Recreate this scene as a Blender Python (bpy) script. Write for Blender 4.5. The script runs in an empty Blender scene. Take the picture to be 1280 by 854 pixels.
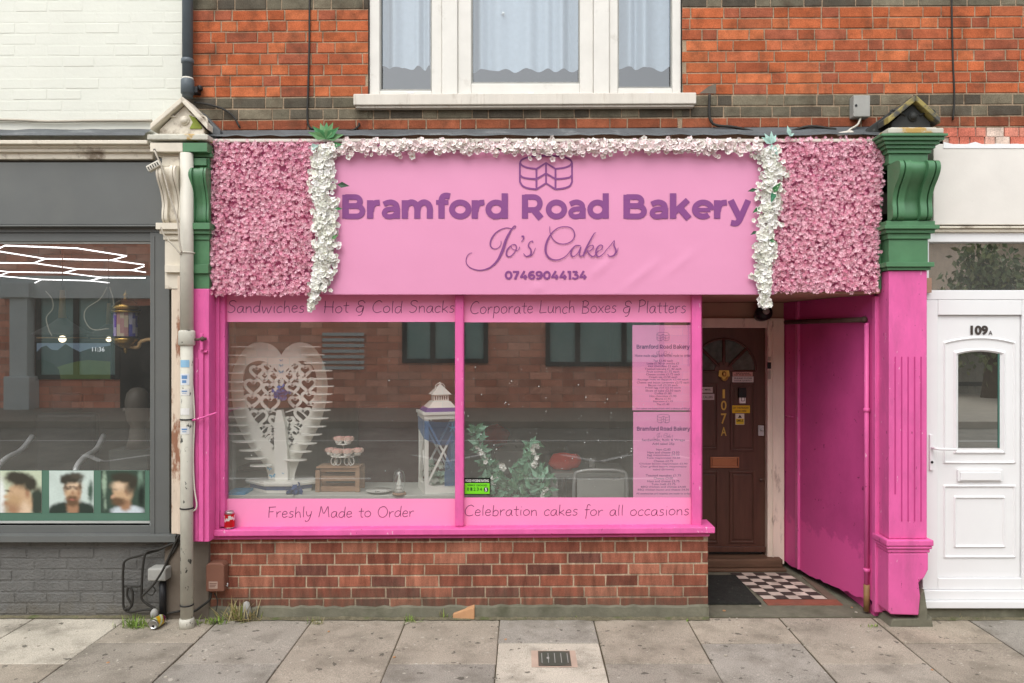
import bpy, math, random
import numpy as np
from mathutils import Vector, Matrix, noise
from math import radians, sin, cos, pi, sqrt

S = bpy.context.scene
COL = S.collection
RND = random.Random(7)

# ------------------------------------------------------------------ camera, sky, sun, exposure
F, D, H, VX, VY = 972.0, 5.2, 1.83, 655.0, 430.0
cam = bpy.data.cameras.new('camera')
camo = bpy.data.objects.new('camera', cam)
COL.objects.link(camo)
camo.location = (0, -D, H)
camo.rotation_euler = (pi / 2, 0, 0)
cam.sensor_width = 36
cam.lens = 36 * F / 1280
cam.shift_x = (640 - VX) / 1280
cam.shift_y = (VY - 427) / 1280
cam.clip_start = 0.05
cam.clip_end = 2000
S.camera = camo

SUN_EL, SUN_AZ = 54, 198
world = bpy.data.worlds.new('World')
S.world = world
world.use_nodes = True
wn = world.node_tree
sky = wn.nodes.new('ShaderNodeTexSky')
sky.sky_type = 'NISHITA'
sky.sun_disc = False
sky.sun_elevation = radians(SUN_EL)
sky.sun_rotation = radians(SUN_AZ)
sky.air_density = 1.0
sky.dust_density = 1.6
sky.ozone_density = 1.0
hsv = wn.nodes.new('ShaderNodeHueSaturation')
hsv.inputs['Saturation'].default_value = 0.2
wn.links.new(sky.outputs[0], hsv.inputs['Color'])
bg = wn.nodes['Background']
wn.links.new(hsv.outputs[0], bg.inputs['Color'])
bg.inputs['Strength'].default_value = 0.15

sun = bpy.data.lights.new('sun', 'SUN')
sun.energy = 0.65
sun.angle = radians(40)
sun.color = (1.0, 0.96, 0.9)
suno = bpy.data.objects.new('sun', sun)
COL.objects.link(suno)
sd = Vector((sin(radians(SUN_AZ)) * cos(radians(SUN_EL)), cos(radians(SUN_AZ)) * cos(radians(SUN_EL)), sin(radians(SUN_EL))))
suno.rotation_euler = sd.to_track_quat('Z', 'Y').to_euler()

S.view_settings.view_transform = 'Standard'
S.view_settings.look = 'None'
S.view_settings.gamma = 1
S.view_settings.exposure = 1.18
S.cycles.max_bounces = 7
S.cycles.diffuse_bounces = 4
S.cycles.transparent_max_bounces = 16
S.cycles.caustics_reflective = False
S.cycles.caustics_refractive = False
S.cycles.use_denoising = True

# ------------------------------------------------------------------ helpers
def X(px, Y=0.0):
    return (px - VX) * (D + Y) / F
def Z(py, Y=0.0):
    return H - (py - VY) * (D + Y) / F
def onZ(px, py, z):
    """point on the level plane z seen at a pixel"""
    d = (z - H) * F / (VY - py)
    return ((px - VX) * d / F, d - D, z)
def gz(y):
    return 0.0154 * y if y > -2.3 else 0.0154 * -2.3
def onG(px, py):
    """point on the pavement at a pixel"""
    y = -0.3
    for _ in range(12):
        d = (H - gz(y)) * F / (py - VY)
        y = d - D
    return ((px - VX) * d / F, y, gz(y))

def lin(c):
    c /= 255.0
    return c / 12.92 if c <= 0.04045 else ((c + 0.055) / 1.055) ** 2.4
def C(r, g, b, k=0.8):
    return (lin(r) * k, lin(g) * k, lin(b) * k)

class MB:
    def __init__(self):
        self.v, self.f, self.c, self.s = [], [], [], []
        self.col = (1, 1, 1)
    def face(self, pts, smooth=False):
        n = len(self.v)
        self.v += [tuple(p) for p in pts]
        self.f.append(tuple(range(n, n + len(pts))))
        self.c.append(self.col); self.s.append(smooth)
    def faces(self, vs, fs, smooth=False):
        n = len(self.v)
        self.v += [tuple(p) for p in vs]
        for q in fs:
            self.f.append(tuple(i + n for i in q)); self.c.append(self.col); self.s.append(smooth)
    def box(self, x0, x1, y0, y1, z0, z1):
        x0, x1 = min(x0, x1), max(x0, x1); y0, y1 = min(y0, y1), max(y0, y1); z0, z1 = min(z0, z1), max(z0, z1)
        v = [(x0, y0, z0), (x1, y0, z0), (x1, y1, z0), (x0, y1, z0), (x0, y0, z1), (x1, y0, z1), (x1, y1, z1), (x0, y1, z1)]
        self.faces(v, [(0, 3, 2, 1), (4, 5, 6, 7), (0, 1, 5, 4), (1, 2, 6, 5), (2, 3, 7, 6), (3, 0, 4, 7)])
    def pbox(self, a, b, c, d, y0, y1):
        """box whose front face (depth y0) spans pixels a..b, c..d"""
        self.box(X(a, y0), X(b, y0), y0, y1, Z(d, y0), Z(c, y0))
    def frame(self, a, b, c, d, w, y0, y1):
        """rectangular ring of width w (metres; one value or l,r,t,b)"""
        l, r, t, bt = w if isinstance(w, tuple) else (w,) * 4
        self.box(a, a + l, y0, y1, c, d); self.box(b - r, b, y0, y1, c, d)
        if t: self.box(a + l, b - r, y0, y1, d - t, d)
        if bt: self.box(a + l, b - r, y0, y1, c, c + bt)
    def prism(self, poly, y0, y1):
        """poly of (x,z), extruded in y"""
        ar = sum(poly[i][0] * poly[(i + 1) % len(poly)][1] - poly[(i + 1) % len(poly)][0] * poly[i][1] for i in range(len(poly)))
        if ar < 0: poly = poly[::-1]
        n = len(poly)
        v = [(x, y0, z) for x, z in poly] + [(x, y1, z) for x, z in poly]
        self.faces(v, [tuple(range(n)), tuple(range(2 * n - 1, n - 1, -1))] + [(i, i + n, (i + 1) % n + n, (i + 1) % n) for i in range(n)])
    def mould(self, prof, x0, x1, smooth=False):
        """profile of (y,z) extruded along x"""
        ar = sum(prof[i][0] * prof[(i + 1) % len(prof)][1] - prof[(i + 1) % len(prof)][0] * prof[i][1] for i in range(len(prof)))
        if ar < 0: prof = prof[::-1]
        n = len(prof)
        v = [(x0, y, z) for y, z in prof] + [(x1, y, z) for y, z in prof]
        self.faces(v, [tuple(range(n))[::-1], tuple(range(n, 2 * n))])
        self.faces(v, [(i, (i + 1) % n, (i + 1) % n + n, i + n) for i in range(n)], smooth)
    def tube(self, pts, r, n=8, smooth=True, cap=True):
        pts = [Vector(p) for p in pts]
        rs = r if isinstance(r, (list, tuple)) else [r] * len(pts)
        vs, a = [], None
        for i, p in enumerate(pts):
            t = (pts[min(i + 1, len(pts) - 1)] - pts[max(i - 1, 0)]).normalized()
            a = t.orthogonal() if a is None else a - t * a.dot(t)
            if a.length < 1e-5: a = t.orthogonal()
            a.normalize(); b = t.cross(a)
            for k in range(n):
                q = 2 * pi * k / n
                vs.append(p + a * cos(q) * rs[i] + b * sin(q) * rs[i])
        fs = []
        for i in range(len(pts) - 1):
            for k in range(n):
                fs.append((i * n + k, i * n + (k + 1) % n, (i + 1) * n + (k + 1) % n, (i + 1) * n + k))
        self.faces(vs, fs, smooth)
        if cap:
            m = len(self.v) - len(vs)
            for base, rev in ((0, True), ((len(pts) - 1) * n, False)):
                q = [m + base + k for k in range(n)]
                self.f.append(tuple(q[::-1] if rev else q)); self.c.append(self.col); self.s.append(False)
    def lathe(self, prof, cx, cy, cz, n=16, smooth=True):
        vs = []
        for r, z in prof:
            for k in range(n):
                q = 2 * pi * k / n
                vs.append((cx + r * cos(q), cy + r * sin(q), cz + z))
        fs = []
        for i in range(len(prof) - 1):
            for k in range(n):
                fs.append((i * n + k, i * n + (k + 1) % n, (i + 1) * n + (k + 1) % n, (i + 1) * n + k))
        self.faces(vs, fs, smooth)
        m = len(self.v) - len(vs)
        if prof[0][0] > 1e-4:
            self.f.append(tuple(m + k for k in range(n))[::-1]); self.c.append(self.col); self.s.append(False)
        if prof[-1][0] > 1e-4:
            self.f.append(tuple(m + (len(prof) - 1) * n + k for k in range(n))); self.c.append(self.col); self.s.append(False)
    def ball(self, cx, cy, cz, rx, ry=None, rz=None, n=12, m=8):
        ry = ry or rx; rz = rz or rx
        vs, fs = [], []
        for i in range(m + 1):
            t = pi * i / m
            for k in range(n):
                q = 2 * pi * k / n
                vs.append((cx + rx * sin(t) * cos(q), cy + ry * sin(t) * sin(q), cz - rz * cos(t)))
        for i in range(m):
            for k in range(n):
                fs.append((i * n + k, i * n + (k + 1) % n, (i + 1) * n + (k + 1) % n, (i + 1) * n + k))
        self.faces(vs, fs, True)
    def ribbon(self, pts, w, y, step=0.00004):
        """flat stroke of (x,z) points in the plane y (each piece a hair in front of the one before)"""
        P = [Vector((p[0], p[1])) for p in pts]
        ws = w if isinstance(w, (list, tuple)) else [w] * len(P)
        L, R = [], []
        for i, p in enumerate(P):
            t = P[min(i + 1, len(P) - 1)] - P[max(i - 1, 0)]
            if t.length < 1e-9: t = Vector((1, 0))
            t.normalize(); nn = Vector((-t.y, t.x)) * ws[i] * 0.5
            L.append(p + nn); R.append(p - nn)
        vs = []
        for i in range(len(P)):
            yy = y - step * i
            vs += [(L[i].x, yy, L[i].y), (R[i].x, yy, R[i].y)]
        self.faces(vs, [(2 * i, 2 * i + 1, 2 * i + 3, 2 * i + 2) for i in range(len(P) - 1)])
        return y - step * len(P)
    def scatter(self, tv, tf, mats, cols, fcol=None, smooth=False):
        """copies of one small template: (n,3) verts, faces, list of 4x4, list of colours"""
        tv = np.array(tv, float)
        for M, c in zip(mats, cols):
            A = np.array(M)
            V = tv @ A[:3, :3].T + A[:3, 3]
            n = len(self.v)
            self.v += [tuple(p) for p in V]
            for j, q in enumerate(tf):
                k = fcol[j] if fcol else (1, 1, 1)
                self.f.append(tuple(i + n for i in q)); self.c.append((c[0] * k[0], c[1] * k[1], c[2] * k[2])); self.s.append(smooth)
    def shear(self, k, x0):
        self.v = [(x, y, z + k * (x - x0)) for x, y, z in self.v]
    def mesh(self, name, mat, off=Vector((0, 0, 0))):
        me = bpy.data.meshes.new(name)
        o = off
        me.from_pydata([(p[0] - o[0], p[1] - o[1], p[2] - o[2]) for p in self.v], [], self.f)
        at = me.attributes.new('Col', 'FLOAT_COLOR', 'FACE')
        arr = np.ones((len(self.f), 4), np.float32)
        if self.c: arr[:, :3] = np.array(self.c, np.float32)
        at.data.foreach_set('color', arr.ravel())
        me.polygons.foreach_set('use_smooth', np.array(self.s, bool))
        me.materials.append(mat)
        me.validate()
        return me

def root_of(o):
    while o.parent: o = o.parent
    return o
def thing(name, label, cat, loc=(0, 0, 0), rz=0, group=None):
    o = bpy.data.objects.new(name, None); COL.objects.link(o)
    o.empty_display_size = 0.1
    o.location = loc; o.rotation_euler = (0, 0, rz)
    o['label'] = label; o['category'] = cat
    if group: o['group'] = group
    return o
def part(name, mb, mat, parent, bevel=0, label=None, stuff=False):
    r = root_of(parent)
    off = Vector(r.location) if parent else Vector((0, 0, 0))
    o = bpy.data.objects.new(name, mb.mesh(name, mat, off)); COL.objects.link(o)
    o.parent = parent
    if bevel: bev(o, bevel)
    if label: o['label'] = label
    if stuff: o['kind'] = 'stuff'
    return o
def bev(o, w, seg=2):
    m = o.modifiers.new('bevel', 'BEVEL'); m.width = w; m.segments = seg; m.limit_method = 'ANGLE'; m.angle_limit = radians(40)
def solo(name, mb, mat, label, cat, loc, group=None, bevel=0):
    o = bpy.data.objects.new(name, mb.mesh(name, mat, Vector(loc))); COL.objects.link(o)
    o.location = loc
    o['label'] = label; o['category'] = cat
    if group: o['group'] = group
    if bevel: bev(o, bevel)
    return o
def struct(name, mb, mat):
    o = bpy.data.objects.new(name, mb.mesh(name, mat)); COL.objects.link(o); o['kind'] = 'structure'
    return o
def copy_tree(o, parent=None):
    c = o.copy(); COL.objects.link(c); c.parent = parent
    for ch in list(o.children): copy_tree(ch, c)
    return c

def cr(pts, n=6, closed=False):
    """Catmull-Rom through points of any dimension"""
    P = [np.array(p, float) for p in pts]
    if closed: P = [P[-1]] + P + [P[0], P[1]]
    else: P = [2 * P[0] - P[1]] + P + [2 * P[-1] - P[-2]]
    out = []
    for i in range(1, len(P) - 2):
        for k in range(n):
            t = k / n
            out.append(0.5 * (2 * P[i] + (P[i + 1] - P[i - 1]) * t + (2 * P[i - 1] - 5 * P[i] + 4 * P[i + 1] - P[i + 2]) * t * t + (3 * P[i] - P[i - 1] - 3 * P[i + 1] + P[i + 2]) * t ** 3))
    if not closed: out.append(P[-2])
    return [tuple(p) for p in out]

# ------------------------------------------------------------------ materials
def mat(name, base=(1, 1, 1), rough=0.6, var=0.12, scale=5, bump=0.2, bscale=50, spec=0.3, metal=0, attr=False,
        dirt=None, dscale=3, dlo=0.55, dhi=0.75, damt=0.8, stretch=(1, 1, 1), bdist=0.004, emit=None, estr=1, sheen=0,
        fine=0, base_dirt=None, chips=None):
    m = bpy.data.materials.new(name); m.use_nodes = True
    nt = m.node_tree; N = nt.nodes; L = nt.links
    b = N['Principled BSDF']
    b.inputs['Roughness'].default_value = rough
    b.inputs['Specular IOR Level'].default_value = spec
    b.inputs['Metallic'].default_value = metal
    tc = N.new('ShaderNodeTexCoord'); mp = N.new('ShaderNodeMapping')
    mp.inputs['Scale'].default_value = stretch
    L.new(tc.outputs['Object'], mp.inputs[0])
    if attr:
        a = N.new('ShaderNodeAttribute'); a.attribute_name = 'Col'; col = a.outputs['Color']
    else:
        rgb = N.new('ShaderNodeRGB'); rgb.outputs[0].default_value = (*base, 1); col = rgb.outputs[0]
    def nz(sc, det=6, ro=0.6):
        n = N.new('ShaderNodeTexNoise'); n.inputs['Scale'].default_value = sc; n.inputs['Detail'].default_value = det
        n.inputs['Roughness'].default_value = ro
        L.new(mp.outputs[0], n.inputs['Vector']); return n.outputs['Fac']
    def mul(col, fac, lo, hi, a, bb):
        r = N.new('ShaderNodeMapRange'); r.inputs[1].default_value = lo; r.inputs[2].default_value = hi
        r.inputs[3].default_value = a; r.inputs[4].default_value = bb
        L.new(fac, r.inputs[0])
        x = N.new('ShaderNodeVectorMath'); x.operation = 'SCALE'
        L.new(col, x.inputs[0]); L.new(r.outputs[0], x.inputs['Scale']); return x.outputs[0]
    if var: col = mul(col, nz(scale), 0.3, 0.7, 1 - var, 1 + var)
    if fine: col = mul(col, nz(160, 3), 0.3, 0.7, 1 - fine, 1 + fine)
    if dirt:
        r = N.new('ShaderNodeMapRange'); r.inputs[1].default_value = dlo; r.inputs[2].default_value = dhi
        r.inputs[3].default_value = 0; r.inputs[4].default_value = damt
        L.new(nz(dscale, 8, 0.65), r.inputs[0])
        mx = N.new('ShaderNodeMixRGB'); L.new(r.outputs[0], mx.inputs[0]); L.new(col, mx.inputs[1]); mx.inputs[2].default_value = (*dirt, 1)
        col = mx.outputs[0]
    if chips:
        for cc, sc_, lo in chips:
            r = N.new('ShaderNodeMapRange'); r.inputs[1].default_value = lo; r.inputs[2].default_value = lo + .025; r.inputs[4].default_value = .8
            L.new(nz(sc_, 3, .55), r.inputs[0])
            mx = N.new('ShaderNodeMixRGB'); L.new(r.outputs[0], mx.inputs[0]); L.new(col, mx.inputs[1]); mx.inputs[2].default_value = (*cc, 1); col = mx.outputs[0]
    if base_dirt:
        # splash-back dirt near the ground: (colour, z0, z1, amount)
        geo = N.new('ShaderNodeNewGeometry'); sx = N.new('ShaderNodeSeparateXYZ'); L.new(geo.outputs['Position'], sx.inputs[0])
        r = N.new('ShaderNodeMapRange'); r.inputs[1].default_value = base_dirt[1]; r.inputs[2].default_value = base_dirt[2]
        r.inputs[3].default_value = base_dirt[3]; r.inputs[4].default_value = 0
        ad = N.new('ShaderNodeMath'); ad.operation = 'MULTIPLY_ADD'; ad.inputs[1].default_value = 0.35; ad.inputs[2].default_value = -0.175
        L.new(nz(9), ad.inputs[0])
        a2 = N.new('ShaderNodeMath'); a2.operation = 'ADD'; L.new(sx.outputs[2], a2.inputs[0]); L.new(ad.outputs[0], a2.inputs[1])
        L.new(a2.outputs[0], r.inputs[0])
        mx = N.new('ShaderNodeMixRGB'); L.new(r.outputs[0], mx.inputs[0]); L.new(col, mx.inputs[1]); mx.inputs[2].default_value = (*base_dirt[0], 1)
        col = mx.outputs[0]
    L.new(col, b.inputs['Base Color'])
    if bump:
        bp = N.new('ShaderNodeBump'); bp.inputs['Strength'].default_value = bump; bp.inputs['Distance'].default_value = bdist
        L.new(nz(bscale, 5), bp.inputs['Height']); L.new(bp.outputs[0], b.inputs['Normal'])
    if emit:
        b.inputs['Emission Color'].default_value = (*emit, 1); b.inputs['Emission Strength'].default_value = estr
    return m

def glass(name, refl=0.25, tint=(0.9, 0.92, 0.9), rough=0.0, haze=0.0, dcol=(0.5, 0.49, 0.45)):
    m = bpy.data.materials.new(name); m.use_nodes = True
    nt = m.node_tree; N = nt.nodes; L = nt.links
    N.remove(N['Principled BSDF'])
    t = N.new('ShaderNodeBsdfTransparent'); t.inputs[0].default_value = (*tint, 1)
    g = N.new('ShaderNodeBsdfGlossy'); g.inputs['Roughness'].default_value = rough; g.inputs[0].default_value = (0.95, 0.97, 0.97, 1)
    fr = N.new('ShaderNodeLayerWeight'); fr.inputs[0].default_value = 0.5
    pw = N.new('ShaderNodeMath'); pw.operation = 'POWER'; pw.inputs[1].default_value = 4
    L.new(fr.outputs['Facing'], pw.inputs[0])
    ad = N.new('ShaderNodeMath'); ad.operation = 'ADD'; ad.use_clamp = True; ad.inputs[1].default_value = refl
    L.new(pw.outputs[0], ad.inputs[0])
    mx = N.new('ShaderNodeMixShader')
    L.new(ad.outputs[0], mx.inputs[0]); L.new(t.outputs[0], mx.inputs[1]); L.new(g.outputs[0], mx.inputs[2])
    out = mx.outputs[0]
    if haze:  # dust film as a pale diffuse haze, mixed in to lift the blacks
        df = N.new('ShaderNodeBsdfDiffuse'); df.inputs[0].default_value = (*dcol, 1)
        tc = N.new('ShaderNodeTexCoord'); nz = N.new('ShaderNodeTexNoise'); nz.inputs['Scale'].default_value = 3; nz.inputs['Detail'].default_value = 6
        L.new(tc.outputs['Object'], nz.inputs['Vector'])
        r = N.new('ShaderNodeMapRange'); r.inputs[1].default_value = .3; r.inputs[2].default_value = .7; r.inputs[3].default_value = haze * .6; r.inputs[4].default_value = haze * 1.4
        L.new(nz.outputs['Fac'], r.inputs[0])
        m2 = N.new('ShaderNodeMixShader'); L.new(r.outputs[0], m2.inputs[0]); L.new(out, m2.inputs[1]); L.new(df.outputs[0], m2.inputs[2]); out = m2.outputs[0]
    L.new(out, N['Material Output'].inputs[0])
    return m

GRIME = C(70, 62, 50)
M = {}
M['brick'] = mat('brick_face', attr=True, rough=0.9, var=0.26, scale=12, bump=0.7, bscale=60, spec=0.1, fine=0.3, dirt=C(78, 62, 50), dscale=7, dlo=0.5, dhi=0.72, damt=0.62)
M['brick_low'] = mat('riser_brick', attr=True, rough=0.9, var=0.38, scale=8, bump=0.6, bscale=60, spec=0.1, fine=0.28, dirt=C(75, 50, 42), dscale=7, dlo=0.55, dhi=0.75, damt=0.5, stretch=(2.6, 1, 0.7), base_dirt=(C(92, 88, 76), 0.0, 0.24, 0.8))
M['brick_far'] = mat('far_brick', attr=True, rough=0.9, var=0.15, scale=3, bump=0, spec=0.1)
M['cream_wall'] = mat('cream_painted_brick', C(232, 234, 222), rough=0.75, var=0.03, scale=2, bump=0.35, bscale=28, spec=0.2, dirt=C(150, 150, 140), dscale=11, dlo=0.7, dhi=0.8, damt=0.5, bdist=0.005)
M['charcoal_brick'] = mat('charcoal_painted_brick', C(114, 114, 111), rough=0.7, var=0.14, scale=6, bump=1.0, bscale=55, bdist=0.012, spec=0.25, base_dirt=(C(118, 112, 98), -0.06, 0.14, 0.75))
M['charcoal'] = mat('charcoal_paint', C(108, 111, 109), rough=0.45, var=0.08, scale=2, bump=0.06, bscale=60, dirt=C(130, 130, 122), dscale=1.6, dlo=0.5, dhi=0.8, damt=0.35)
M['silver_trim'] = mat('pale_trim', C(190, 194, 190), rough=0.4, bump=0)
M['stone_cream'] = mat('peeling_cream_paint', C(232, 224, 206), rough=0.75, var=0.08, scale=7, bump=0.5, bscale=30, dirt=C(116, 96, 76), dscale=6, dlo=0.56, dhi=0.68, damt=0.8)
M['shaft_cream'] = mat('peeling_shaft_paint', C(228, 212, 192), rough=0.8, var=0.1, scale=7, bump=0.8, bscale=22, dirt=C(150, 98, 70), dscale=4.5, dlo=0.52, dhi=0.58, damt=0.9, stretch=(1.6, 1, 0.6))
M['green'] = mat('green_gloss_paint', C(84, 134, 94, 0.8), rough=0.42, var=0.14, scale=6, bump=0.25, bscale=25, spec=0.45, dirt=C(140, 160, 135), dscale=8, dlo=0.64, dhi=0.8, damt=0.5)
M['hotpink'] = mat('hot_pink_paint', C(236, 104, 172, 0.8), rough=0.5, var=0.12, scale=5, bump=0.7, bscale=20, spec=0.35, dirt=C(190, 92, 142), dscale=6, dlo=0.52, dhi=0.74, damt=0.5, stretch=(1.4, 1.4, .55), chips=((C(140, 50, 92), 34, .69), (C(246, 190, 216), 27, .7)), base_dirt=(C(196, 110, 140), -0.1, 0.22, 0.45))
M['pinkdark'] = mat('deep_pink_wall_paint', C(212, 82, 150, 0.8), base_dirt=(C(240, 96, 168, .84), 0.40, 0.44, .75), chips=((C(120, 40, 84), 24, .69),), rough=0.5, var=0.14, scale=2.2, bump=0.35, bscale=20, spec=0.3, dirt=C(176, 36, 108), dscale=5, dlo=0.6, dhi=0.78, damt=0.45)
M['sign_pink'] = mat('banner_pink_vinyl', C(243, 163, 202, 0.76), rough=0.4, var=0.02, scale=2, bump=0.08, bscale=5, bdist=0.02, spec=0.35)
M['vinyl_pink'] = mat('window_pink_vinyl', C(252, 152, 198, 0.86), rough=0.4, var=0.03, scale=3, bump=0.03, spec=0.3)
M['poster_pink'] = mat('menu_pink_paper', C(250, 158, 210, 1.0), rough=0.5, var=0.03, scale=3, bump=0.08, bscale=8)
M['purple'] = mat('purple_print', C(152, 84, 152, 0.68), rough=0.45, var=0.03, bump=0)
M['purple_dark'] = mat('dark_purple_print', C(150, 78, 146, 0.8), rough=0.5, var=0, bump=0)
M['pen'] = mat('dark_lettering', C(112, 48, 92, 0.6), rough=0.5, var=0, bump=0)
M['lead'] = mat('lead_flashing', C(98, 102, 104), rough=0.55, var=0.25, scale=5, bump=0.7, bscale=12, bdist=0.01, dirt=C(170, 172, 168), dscale=5, dlo=0.58, dhi=0.75, damt=0.5)
M['white_upvc'] = mat('white_plastic', C(242, 243, 243, 0.84), rough=0.32, var=0.02, scale=4, bump=0.0, spec=0.45, dirt=C(150, 150, 146), dscale=6, dlo=0.68, dhi=0.85, damt=0.3)
M['old_white'] = mat('weathered_white_frame', C(232, 230, 222), rough=0.5, var=0.05, scale=6, bump=0.15, bscale=30, dirt=C(160, 150, 135), dscale=7, dlo=0.6, dhi=0.78, damt=0.45)
M['sill_white'] = mat('stained_sill', C(226, 220, 208), rough=0.7, var=0.06, scale=5, bump=0.3, bscale=40, dirt=C(150, 132, 110), dscale=9, dlo=0.57, dhi=0.75, damt=0.5, stretch=(3, 1, 0.5))
M['cream_board'] = mat('flaking_fascia_paint', C(236, 232, 224), rough=0.65, var=0.05, scale=4, bump=0.3, bscale=18, dirt=C(140, 128, 112), dscale=14, dlo=0.7, dhi=0.78, damt=0.8)
M['glass'] = glass('shop_glass', 0.26, (0.99, 0.99, 0.98), 0, .045)
M['glass_up'] = glass('window_glass', 0.14, (0.92, 0.95, 0.97))
M['glass_dark'] = glass('door_glass', 0.5, (0.5, 0.52, 0.5), 0, .05)
M['glass_fan'] = glass('fanlight_glass', 0.5, (0.9, 0.9, 0.9), 0, .04, (.5, .53, .56))
M['glass_thin'] = glass('thin_glass', 0.1, (0.96, 0.97, 0.97))
M['slab'] = mat('paving_slab', attr=True, rough=0.9, var=0.14, scale=2.5, bump=0.6, bscale=90, spec=0.1, fine=0.32, dirt=C(104, 98, 86), dscale=3.6, dlo=0.48, dhi=0.72, damt=0.65, chips=((C(92, 88, 80), 16, .66), (C(196, 190, 176), 26, .68)))
M['asphalt'] = mat('asphalt', C(146, 142, 130), rough=0.9, var=0.2, scale=3, bump=0.5, bscale=120, fine=0.2)
M['soil'] = mat('joint_soil', C(82, 74, 58), rough=1, var=0.3, scale=30, bump=0.6, bscale=60)
M['concrete'] = mat('mossy_concrete', C(118, 116, 100), rough=0.95, var=0.22, scale=8, bump=0.8, bscale=50, dirt=C(84, 86, 66), dscale=5, dlo=0.5, dhi=0.7, damt=0.7)
M['render'] = mat('old_render', C(120, 110, 98), rough=0.95, var=0.15, scale=6, bump=0.7, bscale=50)
M['white_line'] = mat('road_paint', C(215, 213, 205), rough=0.8, var=0.12, scale=8, bump=0.2)
M['wood'] = mat('brown_door_wood', C(94, 62, 50, 0.78), rough=0.4, var=0.18, scale=5, bump=0.25, bscale=16, stretch=(5, 5, 0.7), spec=0.4)
M['wood_old'] = mat('weathered_sill_wood', C(110, 84, 66), rough=0.7, var=0.25, scale=6, bump=0.4, bscale=20, stretch=(0.6, 4, 4))
M['crate'] = mat('crate_wood', C(172, 138, 110), rough=0.75, var=0.25, scale=7, bump=0.4, bscale=24, stretch=(0.8, 5, 5))
M['palewood'] = mat('pale_wood', C(206, 170, 120), rough=0.5, var=0.12, scale=9, bump=0.1)
M['frame_cream'] = mat('door_frame_paint', C(240, 226, 208, .9), rough=0.7, var=0.1, scale=5, bump=0.4, bscale=25, dirt=C(132, 108, 88), dscale=6, dlo=0.58, dhi=0.68, damt=0.7, stretch=(2, 2, 0.5))
M['tan_board'] = mat('tan_board', C(186, 150, 128), rough=0.75, var=0.1, scale=3, bump=0.2)
M['brass'] = mat('brass', C(196, 160, 90, 0.9), rough=0.3, metal=1, var=0.1, bump=0.05)
M['copper'] = mat('copper_plate', C(176, 118, 88, 0.9), rough=0.35, metal=0.8, var=0.12, bump=0.1)
M['black'] = mat('black_plastic', C(34, 34, 36), rough=0.4, var=0.1, bump=0.05)
M['blackmat'] = mat('rubber_mat', C(44, 46, 42), rough=0.95, var=0.3, scale=20, bump=1.0, bscale=120, dirt=C(120, 120, 104), dscale=30, dlo=0.62, dhi=0.72, damt=0.5)
M['blackpaint'] = mat('flaking_black_paint', C(52, 54, 52), rough=0.65, var=0.2, scale=8, bump=0.6, bscale=25, dirt=C(150, 152, 146), dscale=9, dlo=0.62, dhi=0.75, damt=0.6)
M['lichen'] = mat('lichen_ledge', C(206, 204, 190), rough=0.9, var=0.15, scale=10, bump=0.6, bscale=30, dirt=C(190, 150, 60), dscale=8, dlo=0.52, dhi=0.6, damt=0.85)
M['blackedge'] = mat('flaking_edge_paint', C(84, 84, 80), rough=.7, var=.2, bump=.5, dirt=C(176, 160, 90), dscale=7, dlo=.5, dhi=.6, damt=.8)
M['moss'] = mat('moss', C(140, 152, 70), rough=1, var=0.2, scale=20, bump=0.6)
M['greypipe'] = mat('grey_plastic_pipe', C(94, 104, 110), rough=0.45, var=0.1, scale=8, bump=0.08, spec=0.4)
M['whitepipe'] = mat('white_plastic_pipe', C(220, 216, 202), rough=0.5, var=0.06, scale=6, bump=0.15, dirt=C(120, 112, 98), dscale=7, dlo=0.62, dhi=0.74, damt=0.5)
M['dirtypipe'] = mat('scraped_iron_pipe', C(206, 204, 190), rough=0.65, var=0.14, scale=8, bump=0.35, dirt=C(60, 62, 58), dscale=22, dlo=0.6, dhi=0.63, damt=0.95, stretch=(1, 1, 0.6))
M['cable'] = mat('cable_black', C(52, 50, 46), rough=0.6, var=0.15, bump=0)
M['cable_pale'] = mat('cable_pale', C(190, 182, 166), rough=0.6, var=0.1, bump=0)
M['meter'] = mat('brown_meter_box', C(128, 88, 72), rough=0.55, var=0.1, bump=0.2)
M['greybox'] = mat('grey_box_plastic', C(168, 168, 162), rough=0.6, var=0.12, scale=9, bump=0.2)
M['steel'] = mat('galvanised_steel', C(205, 207, 205), rough=0.4, metal=0.3, var=0.1, bump=0.05)
M['chrome'] = mat('chrome', C(235, 238, 240, 0.95), rough=0.4, metal=.3, var=0, bump=0)
M['rust'] = mat('rusty_steel', C(98, 78, 70), rough=0.7, var=0.25, scale=12, bump=0.4)
M['petal'] = mat('petals', attr=True, rough=0.75, var=0.05, bump=0)
M['leaf'] = mat('leaves', attr=True, rough=0.6, var=0.15, scale=20, bump=0)
M['attr'] = mat('coloured_print', attr=True, rough=0.5, var=0.04, bump=0)
M['attr_p'] = mat('soft_print', attr=True, rough=.5, var=0, bump=0)
M['attr_p'].node_tree.nodes['Attribute'].attribute_name = 'Soft'
M['attr_m'] = mat('coloured_matt', attr=True, rough=0.85, var=0.12, scale=10, bump=0.15)
M['white'] = mat('white_lacquer', C(240, 240, 232, 0.9), rough=0.4, var=0.02, bump=0)
M['navy'] = mat('navy_ribbon', C(50, 84, 140), rough=0.55, var=0.2, scale=20, bump=0.2)
M['tulle'] = glass('blue_tulle', 0.0, (0.45, 0.6, 0.85), 0.6, .5, C(88, 126, 176))
M['curtain'] = mat('net_curtain', C(196, 210, 220, 0.62), rough=0.8, var=0.05, scale=30, bump=0.1)
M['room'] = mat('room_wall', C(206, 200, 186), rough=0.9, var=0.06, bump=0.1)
M['room_dark'] = mat('dark_room', C(110, 106, 98), rough=0.9, var=0.1, bump=0.1)
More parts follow.
